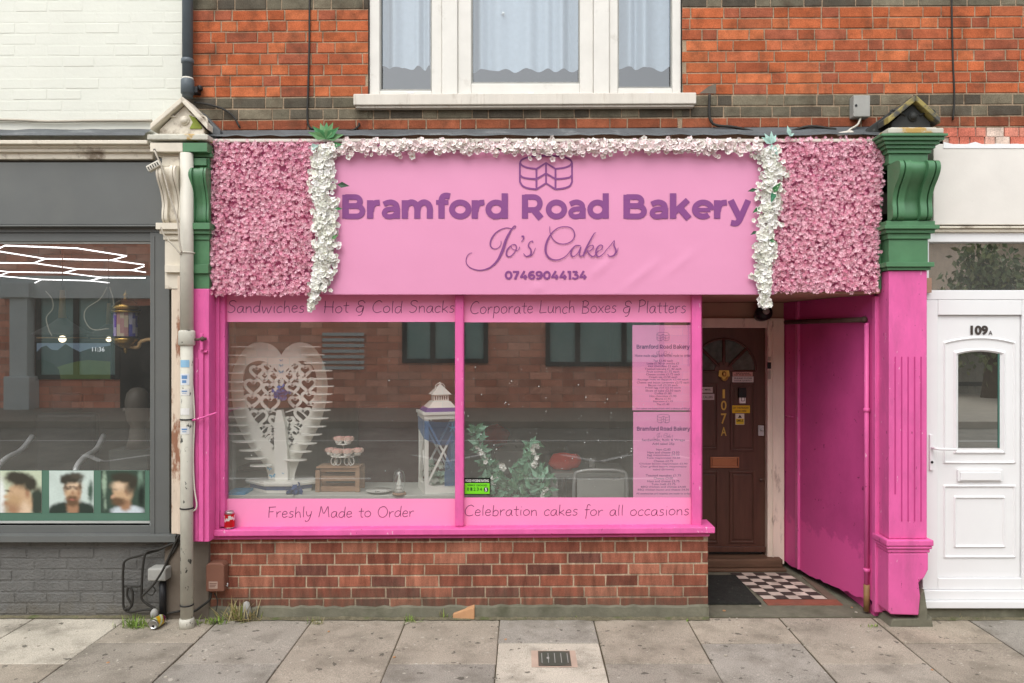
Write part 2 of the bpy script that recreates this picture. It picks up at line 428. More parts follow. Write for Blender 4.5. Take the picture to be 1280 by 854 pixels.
M['room_floor'] = mat('room_floor', C(140, 126, 110), rough=0.6, var=0.15, bump=0.1)
M['deck'] = mat('display_deck', C(206, 208, 200), rough=0.5, var=0.05, bump=0.05)
M['maroon'] = mat('maroon_panel', C(112, 66, 68), rough=0.7, var=0.12, bump=0.15)
M['greytable'] = mat('grey_table', C(190, 192, 186), rough=0.5, var=0.06, bump=0.05)
M['red'] = mat('red_napkin', C(250, 70, 56, .95), rough=0.8, var=0.1, scale=20, bump=0.3)
M['led'] = mat('led_tube', C(255, 255, 255), emit=(1, 0.98, 1.0), estr=1.6, bump=0, var=0)
M['lampshade'] = mat('lampshade', C(120, 120, 116), rough=.5, bump=0)
M['bulb'] = mat('lamp_bulb', C(255, 240, 210), emit=(1, 0.86, 0.6), estr=1.2, bump=0, var=0)
M['can'] = mat('printed_can', attr=True, rough=0.3, metal=0.35, var=0.06, bump=0.05)
M['card'] = mat('brown_card', C(196, 150, 110), rough=0.85, var=0.12, scale=14, bump=0.25)
M['glass_teal'] = mat('far_window_glass', C(150, 186, 178, 0.8), rough=0.3, var=0.1, scale=2, bump=0, spec=0.6)
M['far_white'] = mat('far_white_paint', C(222, 228, 224), rough=0.6, var=0.05, bump=0)
M['far_dark'] = mat('far_dark', C(52, 56, 54), rough=0.6, var=0.1, bump=0)
M['trunk'] = mat('bark', C(92, 78, 62), rough=0.95, var=0.25, scale=8, bump=0.8, bscale=20)
M['tin'] = mat('tin', C(206, 206, 200), rough=0.3, metal=0.9, var=0.1, bump=0)

# ------------------------------------------------------------------ lettering
HW = {
 'S': (.62, [[(.55,.88),(.4,1),(.2,.97),(.1,.8),(.2,.62),(.42,.5),(.5,.3),(.4,.08),(.2,0),(.03,.1)]]),
 'a': (.55, [[(.42,.5),(.25,.55),(.08,.4),(.05,.15),(.18,.0),(.34,.12),(.43,.5),(.42,.15),(.52,0)]]),
 'n': (.52, [[(.06,.55),(.08,0)],[(.08,.35),(.22,.52),(.36,.48),(.4,.25),(.42,0)]]),
 'd': (.56, [[(.42,.48),(.25,.55),(.07,.38),(.06,.12),(.2,0),(.36,.1),(.44,.4)],[(.46,1.0),(.44,.4),(.48,0)]]),
 'w': (.75, [[(.04,.54),(.14,.05),(.2,.03),(.34,.42),(.46,.04),(.52,.04),(.66,.55)]]),
 'i': (.24, [[(.1,.54),(.1,.25),(.13,0)],[(.1,.78),(.13,.82)]]),
 'c': (.46, [[(.4,.45),(.28,.55),(.1,.42),(.05,.18),(.18,0),(.4,.08)]]),
 'h': (.54, [[(.08,1.0),(.07,.5),(.08,0)],[(.08,.32),(.22,.52),(.36,.48),(.41,.25),(.45,0)]]),
 'e': (.48, [[(.07,.28),(.36,.32),(.36,.48),(.22,.56),(.08,.42),(.06,.15),(.2,0),(.42,.1)]]),
 's': (.44, [[(.36,.5),(.22,.56),(.1,.46),(.14,.34),(.3,.26),(.34,.12),(.2,0),(.04,.05)]]),
 'H': (.78, [[(.1,1),(.12,.5),(.1,0)],[(.64,1),(.62,.5),(.66,0)],[(.05,.52),(.7,.5)]]),
 'o': (.54, [[(.26,.55),(.08,.42),(.06,.15),(.22,0),(.42,.12),(.46,.35),(.32,.54),(.2,.52)]]),
 't': (.42, [[(.2,.85),(.19,.4),(.22,.06),(.36,.02)],[(.02,.56),(.38,.58)]]),
 '&': (.7, [[(.62,.78),(.45,.98),(.2,.9),(.2,.64),(.42,.54),(.15,.44),(.06,.2),(.22,.02),(.44,.1),(.5,.4)],[(.34,.5),(.52,.5),(.5,.1),(.4,-.2),(.22,-.26)]]),
 'C': (.72, [[(.64,.85),(.45,1),(.2,.85),(.06,.5),(.12,.15),(.35,0),(.64,.1)]]),
 'l': (.24, [[(.1,1),(.09,.5),(.12,0)]]),
 'k': (.5, [[(.09,1),(.08,.5),(.09,0)],[(.4,.52),(.22,.34),(.1,.27),(.26,.2),(.45,0)]]),
 'r': (.42, [[(.06,.54),(.09,0)],[(.09,.3),(.2,.5),(.36,.52)]]),
 'p': (.56, [[(.1,.52),(.09,.1),(.07,-.42)],[(.1,.4),(.25,.55),(.44,.42),(.44,.15),(.28,0),(.1,.08)]]),
 'L': (.6, [[(.1,1),(.09,.4),(.07,.03),(.3,.02),(.54,.05)]]),
 'u': (.54, [[(.06,.54),(.07,.15),(.2,0),(.36,.12),(.43,.54),(.42,.15),(.5,0)]]),
 'B': (.66, [[(.12,1),(.11,.5),(.1,0)],[(.04,.96),(.3,1.02),(.5,.85),(.4,.6),(.14,.52),(.42,.46),(.56,.25),(.4,.03),(.06,.02)]]),
 'x': (.5, [[(.05,.54),(.25,.25),(.44,0)],[(.42,.54),(.22,.26),(.04,0)]]),
 'P': (.6, [[(.12,1),(.11,.5),(.1,0)],[(.04,.94),(.3,1.02),(.52,.85),(.45,.6),(.14,.48)]]),
 'F': (.6, [[(.12,.98),(.1,.5),(.12,0)],[(.06,.97),(.3,.98),(.56,1.0)],[(.1,.54),(.42,.56)]]),
 'y': (.52, [[(.06,.54),(.12,.2),(.26,.1),(.42,.3)],[(.44,.54),(.38,.1),(.26,-.3),(.08,-.4),(.02,-.28)]]),
 'M': (.9, [[(.06,0),(.14,.6),(.18,1),(.4,.35),(.66,1),(.72,.5),(.8,0)]]),
 'O': (.8, [[(.4,1),(.15,.85),(.05,.45),(.2,.08),(.45,0),(.68,.25),(.7,.65),(.52,.95),(.3,.98)]]),
 'b': (.54, [[(.1,1),(.09,.5),(.1,0)],[(.1,.35),(.26,.54),(.44,.4),(.42,.12),(.26,0),(.1,.06)]]),
 'f': (.4, [[(.4,.92),(.28,1),(.18,.85),(.17,.3),(.14,-.3)],[(.03,.52),(.36,.54)]]),
 ' ': (.4, []),
}
def arc(cx, cz, rx, rz, a0, a1, n=14):
    return [(cx + rx * cos(radians(a0 + (a1 - a0) * i / n)), cz + rz * sin(radians(a0 + (a1 - a0) * i / n))) for i in range(n + 1)]
_sm = lambda *p: cr(p, 6)
BOLD = {  # upright geometric bold: advance, strokes (points, weight)
 'B': (1.0, [([(.11, 0), (.11, 1)], .22), ([(.1, .905), (.5, .905)] + arc(.5, .72, .2, .185, 90, -90) + [(.1, .535)], .19), ([(.1, .53), (.56, .53)] + arc(.56, .313, .24, .217, 90, -90) + [(.1, .096)], .19)]),
 'R': (1.0, [([(.11, 0), (.11, 1)], .22), ([(.1, .905), (.48, .905)] + arc(.48, .635, .27, .27, 90, -90) + [(.1, .365)], .19), ([(.46, .4), (.79, 0)], .24)]),
 'r': (.56, [([(.11, 0), (.11, .77)], .215), (_sm((.14, .3), (.19, .52), (.31, .65), (.5, .675)), .2)]),
 'a': (.85, [([(.64, 0), (.64, .45)], .21), (_sm((.64, .4), (.6, .59), (.43, .685), (.26, .67), (.1, .6)), .185), (_sm((.64, .405), (.4, .405), (.2, .355), (.125, .23), (.2, .11), (.36, .08), (.53, .13), (.63, .26)), .17)]),
 'm': (1.36, [([(.11, 0), (.11, .77)], .215), (_sm((.12, .34), (.18, .56), (.36, .68), (.54, .61), (.615, .42), (.615, .2), (.615, 0)), .21), (_sm((.62, .34), (.69, .56), (.87, .68), (1.05, .61), (1.125, .42), (1.125, .2), (1.125, 0)), .21)]),
 'f': (.55, [(_sm((.24, 0), (.24, .4), (.24, .74), (.3, .91), (.43, .96), (.58, .93)), .215), ([(.02, .68), (.52, .68)], .165)]),
 'o': (.93, [(arc(.45, .385, .335, .295, 0, 365, 28), .2)]),
 'd': (.98, [(arc(.42, .385, .32, .295, 0, 365, 28), .195), ([(.77, 0), (.77, 1.06)], .215)]),
 'k': (.86, [([(.11, 0), (.11, 1.06)], .215), ([(.12, .22), (.7, .78)], .2), ([(.36, .46), (.74, 0)], .23)]),
 'e': (.9, [([(.12, .365), (.74, .365)], .14), (arc(.45, .385, .33, .295, -4, 312, 26), .195)]),
 'y': (.86, [([(.09, .77), (.44, .03)], .215), (_sm((.79, .77), (.56, .22), (.43, -.08), (.3, -.2), (.1, -.17)), .2)]),
 ' ': (.38, []),
 '0': (.84, [(arc(.41, .5, .3, .405, 0, 365, 28), .2)]),
 '7': (.76, [([(.03, .9), (.7, .9)], .19), ([(.6, .88), (.26, 0)], .22)]),
 '4': (.88, [([(.52, 1), (.12, .26)], .19), ([(.04, .28), (.82, .28)], .17), ([(.6, .56), (.6, 0)], .2)]),
 '6': (.82, [(_sm((.7, .87), (.5, .915), (.26, .82), (.125, .55), (.14, .3)), .19), (arc(.42, .32, .27, .225, 0, 365, 24), .185)]),
 '9': (.82, [(_sm((.1, .13), (.3, .085), (.54, .18), (.675, .45), (.66, .7)), .19), (arc(.38, .68, .27, .225, 0, 365, 24), .185)]),
 '1': (.5, [([(.29, 0), (.29, 1)], .21), ([(.02, .905), (.3, .905)], .19)]),
 '3': (.76, [([(.07, .905), (.58, .905)], .19), ([(.6, .9), (.34, .58)], .16), (_sm((.26, .57), (.48, .56), (.62, .42), (.6, .2), (.4, .095), (.22, .11), (.04, .19)), .19)]),
}
def bold_text(mb, body, x0, x1, z0, z1, Y):
    """z0..z1 = baseline and capital height"""
    tot = sum(BOLD[c][0] for c in body) - .08; s = (x1 - x0) / tot; h = z1 - z0; x = x0; k = 0
    for c in body:
        adv, st = BOLD[c]
        for pts, w in st:
            # uniform pen: build in square units, then scale
            q = MB(); q.ribbon(pts, w * 1.2, 0, 0.0)
            mb.faces([(x + p[0] * s, Y - .00004 * k - .000002 * i, z0 + p[2] * h) for i, p in enumerate(q.v)], q.f); k = (k + 1) % 9
        x += adv * s
    return mb
def handwriting(text, px0, px1, base, cap, Y, w=0.0042, slope=0.0):
    """hand lettering fitted between two pixel columns; base/cap are pixel rows of the baseline and the capital tops"""
    mb = MB(); tot = sum(HW[c][0] for c in text)
    x0, x1 = X(px0, Y), X(px1, Y); zb = Z(base, Y); h = Z(cap, Y) - zb; sx = (x1 - x0) / tot; x = x0; y = Y
    r = random.Random(len(text))
    for c in text:
        adv, st = HW[c]; dz = r.uniform(-.03, .03) * h
        for s in st:
            p = cr([(x + a * sx + b * h * 0.08, zb + b * h + dz + slope * (x - x0)) for a, b in s], 5)
            y = mb.ribbon(p, w, Y - 0.0002, 0.00001)
        x += adv * sx
    return mb
def text_mb(body, x0, x1, z0, z1, Y, offset=0.0, spacing=1.0, keep=False, mb=None, align='L'):
    """upright lettering on a plane facing the street; fitted to the box (keep = keep proportions)"""
    cu = bpy.data.curves.new('lettering', 'FONT'); cu.body = body; cu.size = 1; cu.offset = offset; cu.space_character = spacing
    cu.resolution_u = 4
    o = bpy.data.objects.new('lettering', cu)
    me = bpy.data.meshes.new_from_object(o)
    V = np.array([v.co[:] for v in me.vertices]); fs = [tuple(p.vertices) for p in me.polygons]
    bpy.data.objects.remove(o); bpy.data.curves.remove(cu); bpy.data.meshes.remove(me)
    mn, mx = V.min(0), V.max(0)
    sz = (z1 - z0) / (mx[1] - mn[1]); sx = (x1 - x0) / (mx[0] - mn[0])
    if keep:
        s = min(sx, sz); sx = sz = s
        w = (mx[0] - mn[0]) * s; x0 = (x0 + x1) / 2 - w / 2
    mb = mb or MB()
    mb.faces([(x0 + (p[0] - mn[0]) * sx, Y, z0 + (p[1] - mn[1]) * sz) for p in V], fs)
    return mb

def brickwork(mb, rects, rows, y, xref, slope, rnd, L=0.215, Hd=0.1025, mortar=C(196, 184, 164), m=0.010, proud=0.006, jit=0.0016, x_start=-8.0):
    """rows: list of (z0, z1, palette, bond) ; rects: (x0,x1,z0,z1) areas of wall"""
    mb.col = mortar
    for a, b, c, d in rects:
        mb.face([(a, y + proud, c + slope * (a - xref)), (b, y + proud, c + slope * (b - xref)), (b, y + proud, d + slope * (b - xref)), (a, y + proud, d + slope * (a - xref))])
    for i, (z0, z1, pal, bond) in enumerate(rows):
        x = x_start + {'f': (0, 0.0825), 's': (0, 0.1125)}[bond][i % 2] + rnd.uniform(-.01, .01); k = 0
        while x < 8:
            ln = L if (bond == 's' or k % 2 == 0) else Hd
            ln += rnd.uniform(-.012, .012)
            xa, xb = x, x + ln; x = xb + m; k += 1
            for a, b, c, d in rects:
                p, q = max(xa, a), min(xb, b)
                zc = (z0 + z1) / 2
                if q - p < 0.025 or not (c - 0.01 <= zc <= d + 0.01): continue
                f = rnd.uniform(0.84, 1.12); base = rnd.choice(pal)
                mb.col = tuple(min(1, v * f) for v in base)
                J = lambda: rnd.uniform(-jit, jit)
                za, zb = z0 + m / 2, z1 - m / 2
                o = [(p + J(), za + J()), (q + J(), za + J()), (q + J(), zb + J()), (p + J(), zb + J())]
                o = [(u, v + slope * (u - xref)) for u, v in o]
                yy = y + rnd.uniform(-.0012, .0012)
                e = 0.003
                cu, cv = sum(u for u, v in o) / 4, sum(v for u, v in o) / 4
                inn = [(u + (e if u < cu else -e), v + (e if v < cv else -e)) for u, v in o]
                vs = [(u, yy, v) for u, v in inn] + [(u, yy + e, v) for u, v in o] + [(u, y + proud + .002, v) for u, v in o]
                mb.faces(vs, [(0, 1, 2, 3)] + [(4 + t, 4 + (t + 1) % 4, (t + 1) % 4, t) for t in range(4)] + [(8 + t, 8 + (t + 1) % 4, 4 + (t + 1) % 4, 4 + t) for t in range(4)])

# ================================================================== THE SETTING: ground, pavement, road
g = MB(); g.face([(-600, -600, -0.5), (600, -600, -0.5), (600, 600, -0.5), (-600, 600, -0.5)])
struct('ground', g, M['soil'])

sl = MB(); r = random.Random(3)
sl.col = C(92, 84, 68)
sl.face([(-9, -2.08, gz(-2.08) - .007), (8, -2.08, gz(-2.08) - .007), (8, .06, -.006), (-9, .06, -.006)])
PITCH = 0.6217; XE = X(625, -.015)
GREY, PALE = C(166, 158, 145, .82), C(202, 194, 178, .82)
for k in range(-14, 14):
    xa, xb = XE + k * PITCH, XE + (k + 1) * PITCH
    brk = [-.425, -1.03, -1.64] if k % 2 == 0 else [-.726, -1.33, -1.93]
    if k == -2: brk = [-.98, -1.6]
    if k == -4: brk = [-.42, -1.03, -1.64]
    ys = [0.0] + brk + [-2.08]
    for y1, y0 in zip(ys[:-1], ys[1:]):
        if y1 - y0 < .04: continue
        f = r.uniform(.88, 1.1); t = r.uniform(-.012, .012)
        sl.col = (GREY[0] * f + t, GREY[1] * f, GREY[2] * f - t)
        if k == 0 and y1 == -.425: sl.col = PALE
        if k == -5 and y1 == 0.0: sl.col = PALE
        if k == -6 and y1 == 0.0: sl.col = tuple(v * .92 for v in PALE)
        gp = .0045 if k not in (0,) else .003
        J = lambda: r.uniform(-.0025, .0025)
        p = [(xa + gp + J(), y0 + gp + J()), (xb - gp + J(), y0 + gp + J()), (xb - gp + J(), y1 - gp + J()), (xa + gp + J(), y1 - gp + J())]
        tl = r.uniform(-.0025, .0025)
        cx, cy = sum(q[0] for q in p) / 4, sum(q[1] for q in p) / 4
        e = .005
        top = [(cx + (q[0] - cx) * (1 - e / .3), cy + (q[1] - cy) * (1 - e / max(.1, (y1 - y0) / 2)), gz(q[1]) + tl) for q in p]
        rim = [(q[0], q[1], gz(q[1]) - .003 + tl) for q in p]
        bot = [(q[0], q[1], gz(q[1]) - .03) for q in p]
        sl.faces(top + rim + bot, [(0, 1, 2, 3)] + [(4 + i, 4 + (i + 1) % 4, (i + 1) % 4, i) for i in range(4)] + [(8 + i, 8 + (i + 1) % 4, 4 + (i + 1) % 4, 4 + i) for i in range(4)])
struct('pavement', sl, M['slab'])

k_ = MB()
for i in range(-10, 9):
    k_.box(i * .9 + .004, i * .9 + .896, -2.24, -2.086, -.35, gz(-2.1) + .002)
bev(struct('kerb', k_, M['concrete']), .012)
rd = MB()
rz = lambda y: -.15 + (-2.2 - y) * (.50 / 6.2)
ys = [-2.0, -3.5, -5, -6.5, -8.5]
for a, b in zip(ys[:-1], ys[1:]):
    rd.face([(-60, b, rz(b)), (60, b, rz(b)), (60, a, rz(a)), (-60, a, rz(a))])
struct('road', rd, M['asphalt'])
ln = MB()
def road_quad(x0, x1, y0, y1):
    ln.face([(x0, y0, rz(y0) + .004), (x1, y0, rz(y0) + .004), (x1, y1, rz(y1) + .004), (x0, y1, rz(y1) + .004)])
road_quad(-60, 60, -7.35, -7.28)
for i in range(-8, 8):
    road_quad(i * 4.0, i * 4.0 + 2, -4.95, -4.87)
for cx in (-9.3, -6.1, -1.2, 1.0, 2.6):
    for a, b in (((-.5, 0), (0, .45)), ((0, .45), (.5, 0))):
        ln.face([(cx + a[0], -6.3 + a[1], rz(-6.3 + a[1]) + .004), (cx + a[0] + .14, -6.3 + a[1], rz(-6.3 + a[1]) + .004), (cx + b[0] + .14, -6.3 + b[1], rz(-6.3 + b[1]) + .004), (cx + b[0], -6.3 + b[1], rz(-6.3 + b[1]) + .004)])
struct('road_markings', ln, M['white_line'])
fp = MB(); fp.mould([(-8.4, rz(-8.4) - .1), (-8.4, rz(-8.4) + .12), (-8.55, rz(-8.4) + .125), (-14, .62), (-14, .2)], -60, 60)
struct('far_pavement', fp, mat('far_paving', C(176, 168, 152), var=.1, bump=0))

# ================================================================== OPPOSITE SIDE (seen mirrored in the glass)
YO = -10.6
def XO(px): return (px - VX) * (D - YO) / F
def ZO(py): return H - (py - VY) * (D - YO) / F
ob = thing('office_building', 'red brick building with teal windows across the road, mirrored in the shop glass', 'building', (-3, YO, .6))
mb = MB(); r = random.Random(11)
rows = [(.5 + i * .15, .65 + i * .15, [C(236, 160, 130, 1), C(222, 146, 118, 1), C(242, 174, 146, 1)], 's') for i in range(36)]
mb.col = C(214, 190, 168)
wl = [(-16, 6.8)]
mb.box(-16, 6.8, YO - 5, YO, .3, 5.4)
for z0, z1, pal, b in rows[:24]:
    x = -13 + (0 if int(z0 * 100) % 30 < 15 else .22)
    while x < 6.7:
        f = r.uniform(.8, 1.15); c = r.choice(pal); mb.col = tuple(v * f for v in c)
        mb.box(x, min(x + .43, 6.79), YO, YO + .012, z0 + .012, z1); x += .445
part('wall', mb, M['brick_far'], ob)
def far_window(px0, px1, py0, py1, mull):
    fr = MB(); a, b, c, d = XO(px0), XO(px1), ZO(py1), ZO(py0)
    fr.frame(a, b, c, d, .09, YO + .01, YO + .08)
    for m_ in mull: fr.box(XO(m_) - .05, XO(m_) + .05, YO + .01, YO + .075, c + .09, d - .09)
    w = part('window', fr, M['far_dark'], ob)
    p = MB(); p.box(a + .05, b - .05, YO + .014, YO + .03, c + .05, d - .05); part('pane', p, M['glass_teal'], w)
far_window(503, 610, 372, 454, (541, 578)); far_window(682, 830, 372, 458, (722, 780)); far_window(45, 150, 362, 474, (95,))
far_window(-110, -40, 362, 474, (-75,)); far_window(860, 990, 372, 458, (925,))
bl = MB()
for i in range(7): bl.box(XO(403), XO(455), YO + .02, YO + .05, ZO(462 - i * 7), ZO(458 - i * 7))
part('blind', bl, M['far_white'], ob)
p = MB(); a, b = XO(21), XO(43)
p.box(a, b, YO + .02, YO + .3, .5, 3.0); p.box(a - .08, b + .08, YO + .02, YO + .36, .5, ZO(470)); p.box(a - .1, b + .1, YO + .02, YO + .4, 2.75, 3.05)
part('pilaster', p, M['far_white'], ob, .02)
p = MB(); p.box(XO(150), XO(192), YO + .02, YO + .06, .5, 2.6); part('door', p, M['far_dark'], ob)
p = MB(); p.box(-10.6, -7.4, YO + .02, YO + .25, 2.75, 3.2); part('fascia', p, M['far_white'], ob)
p = MB(); p.box(-16, 6.9, YO - .2, YO + .3, 5.4, 5.55); part('roof_edge', p, M['far_white'], ob)

hs = thing('rendered_house', 'rendered house with a white gutter across the road, mirrored in the fanlight', 'house', (13, -15, .6))
p = MB(); p.box(11.8, 19, -20, -14.5, .3, 4.9); part('wall', p, mat('far_render', C(190, 168, 144), bump=0), hs)
p = MB(); p.box(11.6, 19.2, -20, -14.3, 4.9, 5.1); part('gutter', p, M['far_white'], hs)
p = MB(); p.mould([(-20, 5.1), (-14.3, 5.1), (-17.2, 7.0)], 11.6, 19.2); part('roof', p, M['far_dark'], hs)
ff = thing('boarded_fence', 'tall grey boarded fence across the road, mirrored in the white door glass', 'fence', (9.2, -13.9, .6))
p = MB()
for i in range(26): p.box(6.95 + i * .18, 6.95 + i * .18 + .165, -13.92, -13.88, .55, 1.95)
part('boards', p, mat('fence_boards', C(150, 146, 132), var=.2, bump=0), ff)
p = MB(); p.box(6.95, 11.6, -13.875, -13.84, 1.6, 1.7); p.box(6.95, 11.6, -13.875, -13.84, .8, .9); part('rail', p, M['far_dark'], ff)
LEAF_T = [(0, 0, 0), (-.28, .45, .06), (0, 1, 0), (.28, .45, .06)]
def rot_rand(r, tilt=pi):
    return Matrix.Rotation(r.uniform(0, 2 * pi), 4, 'Z') @ Matrix.Rotation(r.uniform(-tilt, tilt), 4, 'X') @ Matrix.Rotation(r.uniform(0, 2 * pi), 4, 'Y')
def tree(name, label, x, y, z, h, rad, seed, cols):
    r = random.Random(seed); t = thing(name, label, 'tree', (x, y, z))
    p = MB(); p.tube(cr([(x, y, z), (x + .1, y, z + h * .3), (x, y + .1, z + h * .6)], 4), [.2 - .012 * i for i in range(9)], 8)
    for i in range(6):
        a = r.uniform(0, 2 * pi)
        p.tube([(x, y, z + h * r.uniform(.3, .5)), (x + cos(a) * rad * .7, y + sin(a) * rad * .7, z + h * r.uniform(.6, .85))], [.08, .02], 6)
    part('trunk', p, M['trunk'], t)
    c = MB(); ms, cs = [], []
    cl = [(Vector((x + r.gauss(0, rad * .45), y + r.gauss(0, rad * .45), z + h * .68 + r.gauss(0, h * .16))), r.uniform(.4, .85)) for _ in range(34)]
    for _ in range(3800):
        q, s = r.choice(cl); d = Vector((r.gauss(0, 1), r.gauss(0, 1), r.gauss(0, 1))).normalized() * s * r.uniform(.6, 1)
        ms.append(Matrix.Translation(q + d) @ rot_rand(r) @ Matrix.Scale(r.uniform(.12, .22), 4))
        f = r.uniform(.7, 1.3); k = r.choice(cols); cs.append(tuple(v * f for v in k))
    c.scatter(LEAF_T, [(0, 1, 2, 3)], ms, cs); part('crown', c, M['leaf'], t)
tree('broadleaf_tree', 'leafy green tree beyond the office building across the road, mirrored in the fanlight', 10.75, -12.8, .4, 3.4, .62, 5, [C(120, 134, 88), C(104, 118, 76), C(140, 146, 98)])

# ================================================================== BAKERY BUILDING
bk = thing('bakery_building', 'red brick terraced building with a hot pink shopfront, brown side door and white upstairs window', 'building', (X(570), 0, 0))
SL = 0.0055; XR = X(350)
REDS = [C(206, 114, 74, .66), C(198, 108, 70, .66), C(214, 124, 82, .66), C(188, 104, 72, .66), C(202, 116, 80, .66), C(178, 102, 76, .66)]
GREYS = [C(112, 106, 90), C(98, 92, 80), C(124, 116, 98), C(90, 84, 74)]
BROWN = [C(158, 92, 66, 0.72), C(146, 84, 62, 0.72), C(170, 100, 72, 0.72)]
zb = lambda py: Z(py)
h = (121.5 - 12) / 8 / 186.92
rows = []
rows.append((zb(163), zb(150), BROWN, 'f'))
rows += [(zb(149.7), zb(136), GREYS, 'f'), (zb(135.7), zb(122), GREYS, 'f')]
z = zb(121.7)
for i in range(8): rows.append((z, z + h, REDS, 'f')); z += h
for i in range(2): rows.append((z, z + h, GREYS, 'f')); z += h
for i in range(18): rows.append((z, z + h, REDS, 'f')); z += h
WL, WR = X(460), X(853)
wz = zb(119)
ZT = 5.9
mb = MB(); r = random.Random(21)
rects = [(X(229.5), WL, zb(164), ZT), (WR, 5.6, zb(164), ZT), (WL, WR, zb(164), zb(134))]
brickwork(mb, rects, rows, 0, XR, SL, r, mortar=C(168, 148, 124), proud=.005, m=.008)
part('wall', mb, M['brick'], bk)
mb = MB(); mb.box(X(229.5), WL, .02, .3, zb(168), ZT); mb.box(WR, 5.6, .02, .3, zb(168), ZT); mb.box(WL, WR, .02, .3, zb(168), zb(126)); mb.box(X(229.5), 5.6, .3, 6, ZT, ZT + .1)
mb.box(X(229.5), 5.6, 5.8, 6, 0, ZT); mb.box(5.5, 5.6, .3, 5.8, 0, ZT); mb.box(X(229.5), X(229.5) + .08, .3, 5.8, 2.9, ZT)
mb.box(X(229.5), 5.6, .3, 5.8, 2.75, 2.9)
mb.box(WL, WR, .02, .3, 5.45, ZT)
part('inner_wall', mb, M['room_dark'], bk)
# painted-over / patched bricks at the right: pale render patch
mb = MB(); mb.prism([(X(874), zb(117)), (X(895), zb(117)), (X(895), zb(105)), (X(886), zb(108)), (X(878), zb(114))], -.002, .004); part('render_patch', mb, M['render'], bk)
mb = MB(); r = random.Random(5); mb.col = C(196, 170, 156)
mb.face([(X(1180), .012, zb(184)), (5.6, .012, zb(184)), (5.6, .012, zb(157)), (X(1180), .012, zb(157))])
for row in range(2):
    x = X(1176) + row * .06
    while x < 5.5:
        c = r.choice([C(214, 140, 120), C(228, 206, 190), C(206, 120, 100), C(222, 176, 158)]); mb.col = c
        w = r.choice([.10, .07, .12]); mb.box(x, x + w - .009, .003, .02, zb(171 + row * 11), zb(159.5 + row * 11)); x += w
part('lower_course', mb, M['brick'], bk)

# upstairs window
def window(name, parent, a, b, c, d, w, y0, y1, fmat, gmat, yg, label=None, bevel=.006):
    fr = MB(); fr.frame(a, b, c, d, w, y0, y1); f = part(name, fr, fmat, parent, bevel, label)
    l, rr, t, bt = w if isinstance(w, tuple) else (w,) * 4
    p = MB(); p.face([(a + l - .01, yg, c + bt - .01), (b - rr + .01, yg, c + bt - .01), (b - rr + .01, yg, d - t + .01), (a + l - .01, yg, d - t + .01)])
    part('pane', p, gmat, f); return f
ZW = 5.45
def curtain(px0, px1, py_bot, seed, n=5):
    c = MB(); r = random.Random(seed); a, b = X(px0, .2), X(px1, .2); N = 90
    ph = r.uniform(0, 6); ph2 = r.uniform(0, 6); pts = []
    for i in range(N + 1):
        u = i / N; x = a + (b - a) * u
        y = .17 + .03 * sin(u * n * 2 * pi + ph + 1.5 * sin(u * 9 + ph2)) + .014 * sin(u * n * 5.3 + ph2)
        zb_ = Z(py_bot, .2) + .009 * abs(sin(u * n * 4.2 + ph2)) + .008 * sin(u * n * 2 * pi + ph + 2)
        pts.append((x, y, zb_))
    v = [p for p in pts] + [(p[0], .17 + (p[1] - .17) * .8, ZW) for p in pts]
    c.faces(v, [(i, i + 1, i + N + 2, i + N + 1) for i in range(N)], True)
    return c
zs = zb(119)
for (a, b, gy, gl, sd, nn) in ((461, 552, 112, 11, 1, 4), (572, 742, 103, 15, 2, 6), (762, 852, 109, 9, 3, 3)):
    l = (gl) / 187
    w = window('window', bk, X(a), X(b), zs, ZW, (l + .01, l + .01, .06, (119 - gy) / 187), .02, .09, M['old_white'], M['glass_up'], .062)
    part('curtain', curtain(a + gl - 4, b - gl + 6, 88 if sd != 2 else 91, sd, nn), M['curtain'], w)
    s = MB(); gx0, gx1, gz0 = X(a) + l + .01, X(b) - l - .01, zs + (119 - gy) / 187
    s.box(gx0, gx1, .03, .06, gz0, gz0 + .012); s.box(gx0, gx0 + .008, .03, .06, gz0 + .012, ZW - .06); s.box(gx1 - .008, gx1, .03, .06, gz0 + .012, ZW - .06)
    part('gasket', s, M['greybox'], w)
    s = MB(); s.box(X((a + b) / 2 + 3), X((a + b) / 2 + 10), .008, .02, zs + .014, zs + .022); part('drain_cover', s, M['white_upvc'], w)
mb = MB()
mb.box(WL + .05, WR - .05, .11, .16, zs - .02, zs + .03)  # white inner board, added to brighten the gap below the curtains
for a, b in ((552, 572), (742, 762)): mb.box(X(a) + .001, X(b) - .001, .005, .1, zs, ZW)
part('window_post_and_board', mb, M['old_white'], bk, .006)
mb = MB(); mb.box(X(444), X(868), -.06, .12, Z(134), Z(120)); mb.box(X(446), X(866), -.045, .02, Z(137), Z(134)); mb.shear(.004, X(650))
part('window_sill', mb, M['sill_white'], bk, .006)
mb = MB(); mb.ball(X(629, .15), .15, Z(17, .15), .011, .011, .011); part('ceiling_bulb', mb, M['far_white'], bk)

